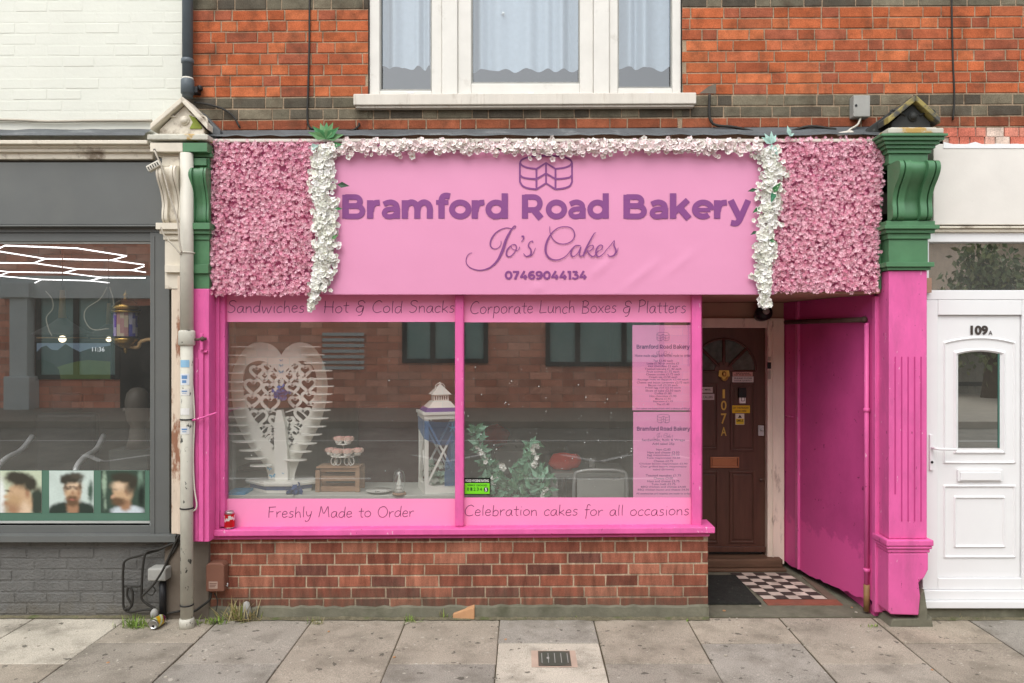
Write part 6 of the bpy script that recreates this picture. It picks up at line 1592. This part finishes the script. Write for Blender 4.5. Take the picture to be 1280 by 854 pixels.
# recess: dark rail, pink pipe, black lamp
b = MB(); b.tube([(R1[0] - .0, YD - .08, Z(403, YD - .08)), (R0[0] - .035, .1, Z(403, YD - .08) - .01)], .018, 10); b.ball(R0[0] - .035, .1, Z(403, YD - .08) - .01, .023)
solo('iron_rail', b, M['rust'], 'dark rusty rail running across the top of the pink side wall of the doorway', 'rail', (2.2, .6, Z(403, YD - .08)))
xp, yp = R0[0] - .03, .07
t = thing('pink_pipe', 'pink painted pipe standing at the outer edge of the doorway side wall', 'pipe', (xp, yp, .02))
b = MB(); b.tube([(xp, yp, .2), (xp, yp, Z(404, yp))], .016, 12); part('pipe', b, M['hotpink'], t)
b = MB(); b.tube([(xp, yp, .02), (xp, yp, .2)], .02, 12); part('bare_foot', b, mat('bare_copper', C(150, 116, 76), rough=.6, var=.25, bump=.3), t)
for z_ in (Z(715, yp), Z(515, yp)): b = MB(); b.lathe([(.017, 0), (.023, .004), (.023, .022), (.017, .026)], xp, yp, z_, 12); part('clip', b, M['hotpink'], t)
Yl = 1.0; t = thing('door_lamp', 'black round lamp above the brown door, tucked under the white garland', 'lamp', (X(955, Yl), Yl, Z(398, Yl)))
b = MB(); b.lathe([(.0, 0), (.05, .0), (.066, .03), (.06, .1), (.045, .17)], 0, 0, 0, 20)
R_ = Matrix.Translation((X(956, Yl), Yl - .02, Z(389.5, Yl))) @ Matrix.Rotation(radians(80), 4, 'X')
b.v = [tuple(R_ @ Vector((p[0], p[1], -p[2]))) for p in b.v]; part('shade', b, M['black'], t)
b = MB(); b.ball(0, 0, -.015, .028, .028, .02); b.v = [tuple(R_ @ Vector((p[0], p[1], -p[2]))) for p in b.v]; part('lens', b, M['greybox'], t)

# door stickers, key safe
yd = YL - .0078
def sticker(name, label, a, c, e, f, col, marks, grp='stickers on the brown door'):
    b = MB(); b.col = col; b.box(dx(a), dx(c), yd - .0012, YL + .001, dz(f), dz(e))
    for m_ in marks:
        b.col = m_[0]; text_mb(m_[5], dx(m_[1]), dx(m_[2]), dz(m_[4]), dz(m_[3]), yd - .002, .015, mb=b) if m_[5] else b.box(dx(m_[1]), dx(m_[2]), yd - .002, yd - .0013, dz(m_[4]), dz(m_[3]))
    solo(name, b, M['attr'], label, 'sticker', (dx((a + c) / 2), yd, dz(f)), grp)
DK = C(60, 50, 46)
sticker('door_notice', 'upper white notice on the left panel of the brown door', 862, 891, 484, 491, C(208, 196, 188), [(DK, 864, 889, 486, 489, 'NO JUNK MAIL')])
sticker('door_notice', 'lower white notice on the left panel of the brown door', 862, 893, 492.5, 500, C(206, 196, 190), [(DK, 864, 891, 495, 498, 'NO COLD CALLERS')])
sticker('door_notice', 'pinkish notice under the fan glazing of the brown door', 916, 941, 465, 470.5, C(216, 170, 156), [(DK, 920, 937, 466, 467.4, 'BEWARE'), (DK, 918, 939, 468, 469.6, 'OF THE DOG')])
sticker('door_notice', 'white notice just below the pinkish one on the brown door', 915.5, 942, 470.8, 478, C(222, 214, 208), [(DK, 918, 940, 472.2, 474, 'PLEASE CLOSE'), (DK, 918, 940, 475.2, 477, 'DOOR QUIETLY')])
sticker('door_notice', 'broad yellow notice on the brown door', 914, 937.5, 507, 516.5, C(238, 196, 40), [(DK, 916, 936, 508.8, 511, 'GET THE READER'), (DK, 919, 933, 512.8, 515, 'LOOK HERE')])
b = MB(); b.col = C(232, 226, 206); b.box(dx(919.5), dx(930.5), yd - .0012, YL + .001, dz(531), dz(517.3)); b.col = C(232, 204, 50); b.box(dx(920), dx(930), yd - .0019, yd - .0013, dz(530.5), dz(523.5))
b.col = DK; b.prism([(dx(922.5), dz(522.5)), (dx(927.5), dz(522.5)), (dx(925), dz(518.5))], yd - .002, yd - .0013); text_mb('SMILE', dx(920.8), dx(929.2), dz(527.5), dz(524.5), yd - .0026, .02, mb=b)
solo('door_notice', b, M['attr'], 'small white and yellow warning sticker reading SMILE on the brown door', 'sticker', (dx(925), yd, dz(531)), 'stickers on the brown door')
t = thing('key_safe', 'black key safe with a white card front on the brown door', 'key safe', (dx(927), yd, dz(505)))
b = MB(); b.box(dx(922.5), dx(932), yd - .03, yd, dz(497), dz(485)); part('cover', b, M['black'], t, .004)
b = MB(); b.box(dx(923.5), dx(931.5), yd - .02, yd, dz(504), dz(492)); part('card', b, M['white'], t, .002)
b = MB(); b.frame(dx(926), dx(930), dz(501.5), dz(495), .004, yd - .0215, yd - .0205); part('keypad', b, M['cable'], t)
t = thing('door_bell', 'pair of dark bell pushes with faded tags on the cream door frame', 'doorbell', (X(962, YD - .05), YD - .05, Z(475, YD - .05)))
yb = YD - .063
b = MB(); b.pbox(959.5, 964, 453, 461, yb - .012, yb); part('push', b, M['black'], t, .002)
b = MB(); b.pbox(960, 963.5, 446, 451, yb - .002, yb); b.pbox(960, 963.5, 463, 474, yb - .002, yb); part('tag', b, M['cable_pale'], t)

# ================================================================== CANS, LITTER, WEEDS
def can(label, loc, rot, cols, marks):
    t = thing('drink_can', label, 'can', (0, 0, 0)); R_, L_ = .033, .115
    b = MB()
    prof = [(.024, .004), (.0255, .0), (R_ - .001, .008), (R_, .012), (R_, L_ - .014), (.027, L_ - .002), (.026, L_), (.0245, L_ - .003)]
    n = 24
    def colr(a_, z): return marks(a_, z)
    vs = []
    for k in range(n):
        for i in range(10):
            a0, a1 = 2 * pi * k / n, 2 * pi * (k + 1) / n; z0, z1 = .012 + (L_ - .026) * i / 10, .012 + (L_ - .026) * (i + 1) / 10
            b.col = marks((a0 + a1) / 2, (i + .5) / 10)
            b.face([(R_ * cos(a0), R_ * sin(a0), z0), (R_ * cos(a1), R_ * sin(a1), z0), (R_ * cos(a1), R_ * sin(a1), z1), (R_ * cos(a0), R_ * sin(a0), z1)])
    part('body', b, M['can'], t)
    b = MB(); b.lathe([(.0, .006), (.022, .006), (.0255, .0), (R_ - .001, .008), (R_, .0119)], 0, 0, 0, 24); b.lathe([(R_, L_ - .0139), (.028, L_ - .003), (.0265, L_), (.025, L_ - .004), (.0, L_ - .004)], 0, 0, 0, 24); part('ends', b, M['tin'], t)
    b = MB(); b.lathe([(.0, L_ - .0035), (.009, L_ - .0035), (.0, L_ - .0034)], .01, 0, 0, 10); part('opening', b, M['black'], t)
    t.location = loc; t.rotation_euler = rot
RED, WHT = C(206, 34, 40), C(238, 232, 226)
def redm(a_, z):
    u = sin(a_ * 1.0 + 1.2) * .16 + .5
    return WHT if abs(z - u) < .1 or (z > .55 and abs(math.cos(a_ * 2.5)) > .85 and z < .9) else RED
can('red and white drink can standing on the pink sill', (X(286.5, -.03), -.025, Z(661, -.07) - .008), (0, radians(3), -1.2), None, redm)
def litm(a_, z):
    v = sin(a_ * 3 + z * 9)
    return C(120, 40, 80) if z < .3 and v > 0 else C(240, 180, 40) if z > .3 and v > .3 else C(196, 214, 60) if v > -.5 else C(230, 226, 206)
g0, g1 = onG(184.5, 793), onG(203, 780)
d_ = Vector(g0) - Vector(g1); az = math.atan2(d_.y, d_.x)
can('yellow and green drink can lying on its side on the pavement by the grass', (g1[0], g1[1], gz(g1[1]) + .034), (0, pi / 2, az), None, litm)
gq = onG(580, 774); b = MB(); r = random.Random(3)
v = [(-.075, -.012, 0), (.07, -.02, 0), (.075, .035, 0), (-.07, .03, 0), (-.075, -.008, .035), (.072, -.012, .085), (.07, .03, .09), (-.07, .03, .04)]
b.faces([(p[0] + gq[0], p[1] + gq[1], p[2] + gq[2] + .002) for p in v], [(0, 3, 2, 1), (4, 5, 6, 7), (0, 1, 5, 4), (1, 2, 6, 5), (2, 3, 7, 6), (3, 0, 4, 7)])
solo('card_scrap', b, M['card'], 'tapered brown card wrapper lying against the brick wall plinth', 'litter', gq, bevel=.008)
r = random.Random(99)
for i, (u, v_) in enumerate(((411, 790), (394, 799), (507, 780), (510, 779), (493, 822), (697, 785), (740, 776), (742, 790), (905, 764), (921, 774), (907, 820), (985, 786), (1065, 760), (1070, 766), (1085, 790), (1132, 803), (1165, 838), (1177, 773), (1130, 833), (25, 781), (135, 829), (255, 825), (207, 847), (238, 820), (632, 800), (222, 795), (950, 758))):
    g_ = onG(u, v_); s = r.uniform(.005, .013); b = MB(); a_ = r.uniform(0, 3)
    pts = [(cos(a_ + k * 1.26 + r.uniform(-.3, .3)) * s * r.uniform(.6, 1.1), sin(a_ + k * 1.26) * s * .8) for k in range(5)]
    b.faces([(g_[0] + x, g_[1] + y, g_[2] + .006) for x, y in pts] + [(g_[0] + x, g_[1] + y, g_[2] + .001) for x, y in pts], [(0, 1, 2, 3, 4)] + [(k, k + 5, (k + 1) % 5 + 5, (k + 1) % 5) for k in range(5)])
    solo('paper_scrap', b, M['cable_pale'] if i % 4 else M['card'], 'tiny pale scrap of litter on the paving', 'litter', g_, 'tiny scraps of litter on the pavement')
def weed(label, u, v_, n, hgt, sp, cols, seed, broad=False, on=None):
    r = random.Random(seed); g_ = on or onG(u, v_); ms, cs = [], []
    for _ in range(int(n * .7)):
        a_ = r.uniform(0, 2 * pi); tl = abs(r.gauss(0, .75)); s = hgt * r.uniform(.3, .8)
        ms.append(Matrix.Translation((g_[0] + r.gauss(0, sp), g_[1] + r.gauss(0, sp * .35), g_[2])) @ Matrix.Rotation(a_, 4, 'Z') @ Matrix.Rotation(tl, 4, 'X') @ Matrix.Diagonal((s, s, s, 1))); cs.append(r.choice(cols))
    w = .09 if broad else .035
    tv = [(-w * .5, 0, 0), (w * .5, 0, 0), (w, -.02, .45), (0, -.12, 1), (-w, -.02, .45)]
    b = MB(); b.scatter(tv, [(0, 1, 2, 3, 4)], ms, cs)
    solo('weed', b, M['leaf'], label, 'weed', g_, 'weeds at the foot of the shopfronts')
GR = [C(120, 150, 62), C(146, 176, 80), C(104, 132, 58), C(170, 190, 100)]; DRY = [C(176, 160, 112), C(150, 136, 92), C(140, 150, 80), C(190, 178, 136)]
weed('bright green grass tuft behind the fallen can by the black conduit', 170, 784, 190, .12, .055, GR, 1)
weed('leafy green weed below the meter box', 268, 780, 70, .09, .05, GR, 2, True)
weed('tall dry straggly weed against the brick wall near the meter box', 297, 776, 120, .22, .05, DRY, 3); weed('small dry weed right at the meter box weeds, leaning out on the slab', 316, 776, 40, .12, .03, DRY, 4)
weed('low grass tuft below the word Freshly', 395, 780, 60, .07, .03, GR + DRY, 5); weed('upright green grass sprig beside a white scrap under the window mullion', 513, 778, 46, .09, .022, GR, 6)
weed('thin grass sprig just left of the brown card scrap', 556, 774, 36, .1, .024, GR + DRY, 7); weed('small green weed on the plinth under the Celebration strip', 719, 773, 60, .07, .028, GR, 8)
weed('tiny yellow-green weed in the slab joint near the doorway corner', 859, 777, 16, .03, .012, GR, 9, True); weed('flat green weed in the joint in front of the pink pilaster', 1092, 784, 34, .045, .03, GR, 10, True)
weed('dry grass tuft below the white door threshold', 1196, 772, 70, .07, .04, DRY, 11); weed('green sprout at the threshold nearest the right edge', 1250, 768, 26, .06, .02, GR, 12, True)
b = MB(); g_ = onG(310, 772); b.lathe([(.03, 0), (.035, .05), (.02, .11), (.0, .12)], g_[0], -.03, 0, 9); solo('grey_stub', b, M['greybox'], 'pale broken stub of pipe among the dry weeds at the wall', 'pipe stub', (g_[0], -.03, 0))

# utility cover in the pale slab
uc = thing('utility_cover', 'small dark metal utility cover set in the pale paving slab', 'utility cover', onG(690, 832))
c0, c1, c2_, c3 = onG(662, 835), onG(721, 835), onG(719, 814), onG(664, 814)
b = MB(); zf = gz(c0[1]); x0, x1, y0, y1 = c3[0] - .0, c2_[0], c0[1], c3[1]
def flat(b, x0, x1, y0, y1, dz_): b.faces([(x0, y0, gz(y0) + dz_), (x1, y0, gz(y0) + dz_), (x1, y1, gz(y1) + dz_), (x0, y1, gz(y1) + dz_)], [(0, 1, 2, 3)])
flat(b, x0, x1, y0, y1, .0036); part('mortar_bed', b, mat('pink_mortar', C(196, 172, 154), rough=.95, var=.15, bump=.4), uc)
b = MB(); xa, xb, ya, yb_ = x0 + .04, x1 - .035, y0 + .012, y1 - .012; flat(b, xa, xb, ya, yb_, .0055); part('frame', b, mat('cover_frame', C(98, 92, 82), rough=.8, var=.2, bump=.3), uc)
b = MB(); n = 28; cxm, cym = (xa + xb) / 2, (ya + yb_) / 2; rx, ry = (xb - xa) / 2 - .006, (yb_ - ya) / 2 + .004
v = []
for k in range(n):
    a_ = 2 * pi * k / n; x = rx * math.copysign(abs(cos(a_)) ** .6, cos(a_)); y = max(-1, min(1, 1.0 * math.copysign(abs(sin(a_)) ** .8, sin(a_)))) * (ry - .008); v.append((cxm + x, cym + y, gz(cym + y) + .0075))
b.faces(v, [tuple(range(n))]); lid = part('lid', b, mat('iron_lid', C(96, 100, 90), rough=.6, metal=.4, var=.15, bump=.3), uc)
b = MB()
for i in range(5): flat(b, cxm - .075 + i * .0375, cxm - .071 + i * .0375, cym - ry * .62, cym + ry * .62, .0085)
flat(b, cxm - .045, cxm - .03, cym - .012, cym + .012, .0086); part('raised_bar', b, M['greybox'], lid)
b = MB(); g_ = onG(1139, 780); flat(b, onG(1126, 784)[0], onG(1150, 784)[0], onG(1139, 784)[1], onG(1139, 776)[1], .004); solo('stopcock_lid', b, M['rust'], 'small square dark stopcock lid in front of the pink pilaster base', 'utility cover', g_)

# ================================================================== INSIDE THE BARBER SHOP
tl = thing('hexagon_light', 'white glowing hexagon tube light across the barber shop ceiling', 'ceiling light', (X(60, 1.2), 1.5, 2.62))
segs = [[(0, 310), (6, 307), (97, 310.5), (158, 320), (139, 325.5)], [(0, 314.5), (57, 323.5), (139, 325.5), (180, 331)], [(57, 323.5), (42, 329), (-20, 328.5)], [(42, 329), (97, 336.5), (165, 338), (180, 333)], [(165, 338), (182, 340.5)],
        [(97, 336.5), (80, 341), (12, 340), (-20, 337)], [(12, 340), (-2, 345), (52, 349.5), (112, 351), (128, 347), (80, 341)], [(128, 347), (182, 347.5)], [(52, 349.5), (42, 354.5), (-30, 353.5)], [(112, 351), (140, 354), (190, 356)], [(0, 310), (-40, 306)], [(0, 314.5), (-30, 320)], [(-2, 345), (-30, 347)]]
for s in segs:
    for p, q_ in zip(s[:-1], s[1:]):
        b = MB(); A3, B3 = Vector(onZ(*p, 2.6)), Vector(onZ(*q_, 2.6)); b.tube([A3, B3], .0055, 6); part('tube', b, M['led'], tl)
def pendant(label, u, v_, y, s):
    x, z = X(u, y), Z(v_, y); t = thing('pendant_lamp', label, 'pendant lamp', (x, y, z), group='black pendant lamps in the barber shop')
    b = MB(); b.lathe([(.2 * s, 0), (.19 * s, .012 * s), (.09 * s, .07 * s), (.03 * s, .12 * s), (.0, .125 * s)], x, y, z, 24); part('shade', b, M['lampshade'], t)
    b = MB(); b.lathe([(.028 * s, .12 * s), (.016 * s, .33 * s), (.0, .332 * s)], x, y, z, 12); part('wooden_neck', b, M['palewood'], t)
    b = MB(); b.lathe([(.0, -.03 * s), (.165 * s, -.03 * s), (.165 * s, -.022 * s), (.0, -.022 * s)], x, y, z, 24); part('wooden_disc', b, M['palewood'], t)
    b = MB(); b.ball(x, y, z - .035 * s, .026 * s); part('bulb', b, M['bulb'], t)
    b = MB(); b.tube([(x, y, z + .33 * s), (x, y, 2.66)], .004, 5); part('cord', b, M['cable'], t)
pendant('black pendant lamp with a pale wooden neck hanging in the middle of the barber window', 78, 418, 1.3, 1.12); pendant('black pendant lamp half hidden behind the coloured lantern lamp', 136, 420, 1.9, .9)
Yl = .45; x = X(157, Yl); zl = lambda v_: Z(v_, Yl)
t = thing('barber_lantern', 'old brass barber lantern with purple and blue striped glass on a wall arm', 'lantern', (x, Yl, zl(432)))
b = MB(); b.lathe([(.085, zl(388) - zl(388)), (.1, .01), (.07, .05), (.045, .07), (.014, .075), (.012, .1), (.02, .108), (.006, .13), (.0, .15)], x, Yl, zl(388), 16); b.lathe([(.1, 0), (.1, .015)], x, Yl, zl(391), 16); b.lathe([(.03, -.06), (.07, -.03), (.095, 0), (.09, .015)], x, Yl, zl(425), 16); b.lathe([(.0, -.1), (.012, -.09), (.016, -.06), (.02, -.05)], x, Yl, zl(425), 10); part('brass_frame', b, M['brass'], t)
for k in range(6):
    a0, a1 = pi / 3 * k + .2, pi / 3 * (k + 1) + .16; b = MB()
    cA, cB = ((C(126, 78, 196), C(196, 176, 226)), (C(216, 200, 176), C(196, 150, 150)), (C(96, 96, 190), C(206, 206, 226)))[k % 3]
    N = 8
    for i in range(N):
        for j in range(3):
            b.col = cA if (i + j * 3) % 9 < 4 else cB
            p0 = .08; u0, u1 = a0 + (a1 - a0) * j / 3, a0 + (a1 - a0) * (j + 1) / 3; z0 = zl(424) + .02 + (zl(391) - zl(424) - .02) * i / N; z1 = zl(424) + .02 + (zl(391) - zl(424) - .02) * (i + 1) / N
            b.face([(x + p0 * cos(u0), Yl + p0 * sin(u0), z0), (x + p0 * cos(u1), Yl + p0 * sin(u1), z0), (x + p0 * cos(u1), Yl + p0 * sin(u1), z1), (x + p0 * cos(u0), Yl + p0 * sin(u0), z1)])
    part('glass_panel', b, M['attr'], t)
b = MB(); b.tube(cr([(x + .02, Yl, zl(433)), (x + .09, Yl, zl(434)), (x + .15, Yl, zl(425)), (X(214) - .01, Yl, zl(422))], 5), .014, 8); part('wall_arm', b, M['palewood'], t)
for lb, L in (('thin pale wire curling above the pendant lamp in the barber window', [(57, 364), (65, 374), (66, 386), (58, 397), (61, 412), (65, 420)]), ('thin pale wire looping between the pendant and the brass lantern', [(134, 359), (125, 374), (108, 386), (106, 400), (116, 412), (136, 411)]), ('thin pale wire dropping to the brass lantern top', [(137, 359), (141, 372), (143, 388)])):
    cable(lb, px3(L, .4), .004, M['cable_pale'], 'wires in the barber window')
Yt = 3.2; tvx = lambda u: X(u, Yt); tz = lambda v_: Z(v_, Yt)
t = thing('television', 'wall screen showing dark hills and a green field with a clock in the barber shop', 'television', (tvx(92), Yt, tz(474)))
b = MB(); b.box(tvx(44), tvx(140), Yt + .003, Yt + .05, tz(476), tz(427)); part('case', b, M['black'], t)
def sc(name, poly, col, k, st):
    b = MB(); b.prism([(tvx(u), tz(v_)) for u, v_ in poly], Yt - .001 * k, Yt + .0025)
    part(name, b, mat('screen_' + name, col, emit=col, estr=st, bump=0, var=.25, scale=8), t)
sc('sky', [(46, 474), (138, 474), (138, 429), (46, 429)], C(120, 140, 160), 1, .25)
sc('hills', [(46, 474), (46, 440), (52, 434), (58, 432), (64, 437), (72, 438), (82, 430), (90, 435), (100, 440), (112, 436), (126, 434), (138, 432), (138, 474)], C(52, 56, 60), 2, .12)
sc('field', [(50, 474), (64, 462), (80, 456), (96, 452), (110, 450), (138, 452), (138, 474)], C(96, 116, 58), 3, .16)
sc('bushes', [(46, 474), (46, 450), (54, 449), (66, 454), (74, 462), (76, 474)], C(34, 44, 34), 4, .08)
b = MB(); text_mb('11:36', tvx(115.5), tvx(131), tz(439.5), tz(434), Yt - .0052, .015, mb=b); part('clock', b, mat('screen_clock', C(225, 230, 235), emit=C(225, 230, 235), estr=.5, bump=0), t)
def barber_chair(label, x, y, rz_):
    t = thing('barber_chair', label, 'barber chair', (0, 0, 0))
    b = MB(); b.box(-.27, .27, -.25, .25, .5, .62); part('seat', b, M['black'], t, .03)
    b = MB(); b.box(-.25, .25, .2, .32, .62, 1.2); b.box(-.13, .13, .22, .3, 1.22, 1.38); part('backrest', b, M['black'], t, .03)
    for s in (-1, 1):
        b = MB(); P = cr([(s * .3, .26, 1.0), (s * .31, .1, .9), (s * .31, -.12, .86), (s * .31, -.26, .78), (s * .31, -.28, .6), (s * .31, -.2, .5)], 5); b.tube(P, .022, 8); part('armrest', b, M['chrome'], t)
    b = MB(); b.lathe([(.3, 0), (.28, .04), (.07, .06), (.06, .5)], 0, 0, 0, 20); part('pedestal', b, M['chrome'], t)
    t.location = (x, y, .02); t.rotation_euler = (0, 0, rz_)
barber_chair('black barber chair with chrome arms behind the portraits in the barber window', -4.0, 1.4, .08)
b = MB(); Ym = .6; xm = X(172, Ym)
prof = [(.085, -.3), (.06, -.22), (.055, -.16), (.05, -.13), (.075, -.09), (.085, -.02), (.088, .05), (.075, .11), (.045, .145), (.0, .155)]
b.lathe(prof, xm, Ym, Z(510, Ym), 20); b.ball(xm - .085, Ym - .02, Z(512, Ym), .014, .014, .02)
solo('mannequin_head', b, mat('mannequin_plastic', C(92, 86, 78), rough=.5, bump=0), 'pale bald mannequin head standing inside the barber window corner', 'mannequin', (xm, Ym, Z(510, Ym) - .3))
b = MB(); b.box(xm - .15, xm + .13, Ym - .12, Ym + .15, .02, Z(510, Ym) - .3); solo('dark_pedestal', b, M['far_dark'], 'dark plinth under the mannequin head', 'pedestal', (xm, Ym, .02))

def portrait(label, a, c, kind, seed):
    """a small soft photographic print: colours blended point by point over a fine grid"""
    Y = .0262; e, f = 588.5, 641
    t = thing('portrait_poster', label, 'poster', (X((a + c) / 2, Y), Y, Z(f, Y)), group='haircut portraits along the barber window')
    HAIR, SKIN, SHD, LIT, BRD = C(66, 64, 54), C(208, 176, 140), C(172, 134, 104), C(232, 206, 176), C(112, 88, 66)
    if kind == 'l':
        base = C(204, 216, 188)
        B = [(.03, .7, .1, .5, 0, C(240, 244, 240), .05), (.9, .75, .2, .35, 0, C(62, 72, 62), .06), (.5, .75, .27, .4, 0, SKIN, .05), (.42, .55, .24, .24, 0, SKIN, .05), (.58, 1.0, .16, .25, 0, LIT, .08), (.15, .62, .06, .05, 0, SKIN, .03), (.18, .78, .1, .08, 0, SHD, .06), (.35, .72, .16, .14, 0, C(196, 164, 124), .1), (.3, .92, .18, .12, 0, SHD, .12),
             (.66, .52, .06, .11, 0, SHD, .03), (.2, .48, .06, .02, .1, C(90, 70, 56), .02), (.5, .3, .3, .1, .25, C(120, 104, 82), .1), (.48, .18, .33, .15, .12, HAIR, .05), (.74, .32, .14, .16, .3, HAIR, .05), (.3, .12, .12, .1, 0, HAIR, .05)]
    elif kind == 'f':
        base = C(208, 224, 216)
        B = [(.93, .5, .06, .24, 0, C(70, 92, 78), .04), (.25, .92, .32, .16, -.3, C(52, 64, 56), .05), (.8, .92, .3, .16, .3, C(52, 64, 56), .05), (.53, .88, .13, .2, 0, SHD, .05), (.53, .5, .19, .27, 0, SKIN, .04), (.53, .36, .16, .1, 0, LIT, .1), (.53, .72, .16, .13, 0, BRD, .05), (.53, .64, .1, .03, 0, BRD, .03), (.53, .69, .06, .015, 0, C(180, 116, 100), .02),
             (.44, .43, .055, .02, 0, C(60, 48, 40), .02), (.62, .43, .055, .02, 0, C(60, 48, 40), .02), (.44, .39, .07, .015, -.1, C(84, 66, 52), .02), (.62, .39, .07, .015, .1, C(84, 66, 52), .02), (.53, .54, .035, .06, 0, SHD, .04), (.66, .55, .04, .12, 0, SHD, .06), (.36, .36, .035, .12, 0, C(110, 92, 74), .04), (.7, .36, .035, .12, 0, C(110, 92, 74), .04), (.52, .18, .24, .12, 0, HAIR, .05), (.34, .22, .1, .1, 0, HAIR, .04), (.62, .12, .14, .07, 0, C(84, 80, 68), .05)]
    else:
        base = C(64, 82, 70)
        B = [(.08, .3, .05, .26, 0, C(160, 184, 160), .03), (.1, .8, .03, .12, 0, C(140, 160, 140), .02), (.9, .2, .06, .2, 0, C(130, 160, 140), .05), (.92, .6, .06, .3, 0, C(36, 46, 40), .04), (.6, .98, .36, .16, 0, C(212, 224, 230), .04), (.5, .5, .22, .3, 0, SKIN, .05), (.28, .62, .05, .05, 0, C(212, 172, 142), .03), (.56, .82, .13, .14, 0, SHD, .06), (.4, .74, .15, .1, .1, BRD, .06), (.34, .68, .05, .03, 0, BRD, .03),
             (.32, .44, .05, .02, 0, C(70, 54, 44), .02), (.42, .36, .14, .09, 0, LIT, .1), (.6, .5, .05, .08, 0, SHD, .03), (.66, .4, .1, .16, 0, C(120, 106, 88), .07), (.56, .17, .26, .12, .1, HAIR, .05), (.74, .3, .09, .16, .2, HAIR, .05), (.36, .16, .12, .08, 0, HAIR, .05)]
    n = 44; rr = random.Random(seed); vs, cols, fs = [], [], []
    for j_ in range(n + 1):
        for i_ in range(n + 1):
            u, v = i_ / n, j_ / n; k = np.array(base) * (1 + .12 * noise.noise(Vector((u * 3, v * 3, seed))))
            for cx_, cy_, rx, ry, an, co, so in B:
                du, dv = u - cx_, v - cy_; p, q = du * cos(an) + dv * sin(an), -du * sin(an) + dv * cos(an)
                dist = (sqrt((p / rx) ** 2 + (q / ry) ** 2) - 1) * min(rx, ry) + .018 * noise.noise(Vector((u * 14, v * 14, seed + rx)))
                w = min(1, max(0, .5 - dist / (so * 1.7 + .02))); w = w * w * (3 - 2 * w); k = k * (1 - w) + np.array(co) * w
            vs.append((X(a + (c - a) * u, Y), Y - .0002, Z(e + (f - e) * v, Y))); cols.append(tuple(k * (1 + rr.uniform(-.04, .04))))
    for j_ in range(n):
        for i_ in range(n): q = j_ * (n + 1) + i_; fs.append((q, q + n + 1, q + n + 2, q + 1))
    pb = MB(); pb.faces(vs, fs); o = part('print', pb, M['attr_p'], t)
    at = o.data.attributes.new('Soft', 'FLOAT_COLOR', 'POINT'); at.data.foreach_set('color', np.hstack([np.array(cols, np.float32), np.ones((len(cols), 1), np.float32)]).ravel())
    b = MB(); b.prism([(X(u, Y), Z(v, Y)) for u, v in ((a, e), (c, e), (c, f), (a, f))], Y, Y + .0018); part('card', b, M['white'], t)
portrait('haircut portrait of a man in left profile, at the frame edge', 0, 52, 'l', 1); portrait('haircut portrait of a bearded man facing forward', 61.5, 117, 'f', 2); portrait('haircut portrait of a man in a pale top before dark shelves', 126, 181, 'r', 3)
portrait('haircut portrait beyond the frame edge', -64, -10, 'f', 4)

# grit and moss along the wall foot, its tone doubling as contact shading
r = random.Random(123); gm = MB()
for xa, xb, yb in ((-6.6, X(262), -.002), (X(262), X(885), -.03), (X(1150), 5.6, -.032)):
    n = int((xb - xa) / .04); v = []
    for i in range(n + 1):
        x = xa + (xb - xa) * i / n; w_ = .018 + .035 * abs(noise.noise(Vector((x * 3.1, 4, 0)))) + r.uniform(0, .01)
        v += [(x, yb, gz(-.03) + .012 + r.uniform(0, .008)), (x, yb - w_, gz(yb - w_) + .004)]
    gm.faces(v, [(2 * i, 2 * i + 1, 2 * i + 3, 2 * i + 2) for i in range(n)])
o = solo('grit', gm, mat('wall_foot_grit', C(112, 106, 86), rough=1, var=.3, scale=30, bump=1, bscale=90, fine=.3, dirt=C(84, 96, 52), dscale=8, dlo=.52, dhi=.66, damt=.7), 'line of grit and moss gathered along the foot of the shopfront walls', 'grit', (X(570), -.03, 0)); o['kind'] = 'stuff'
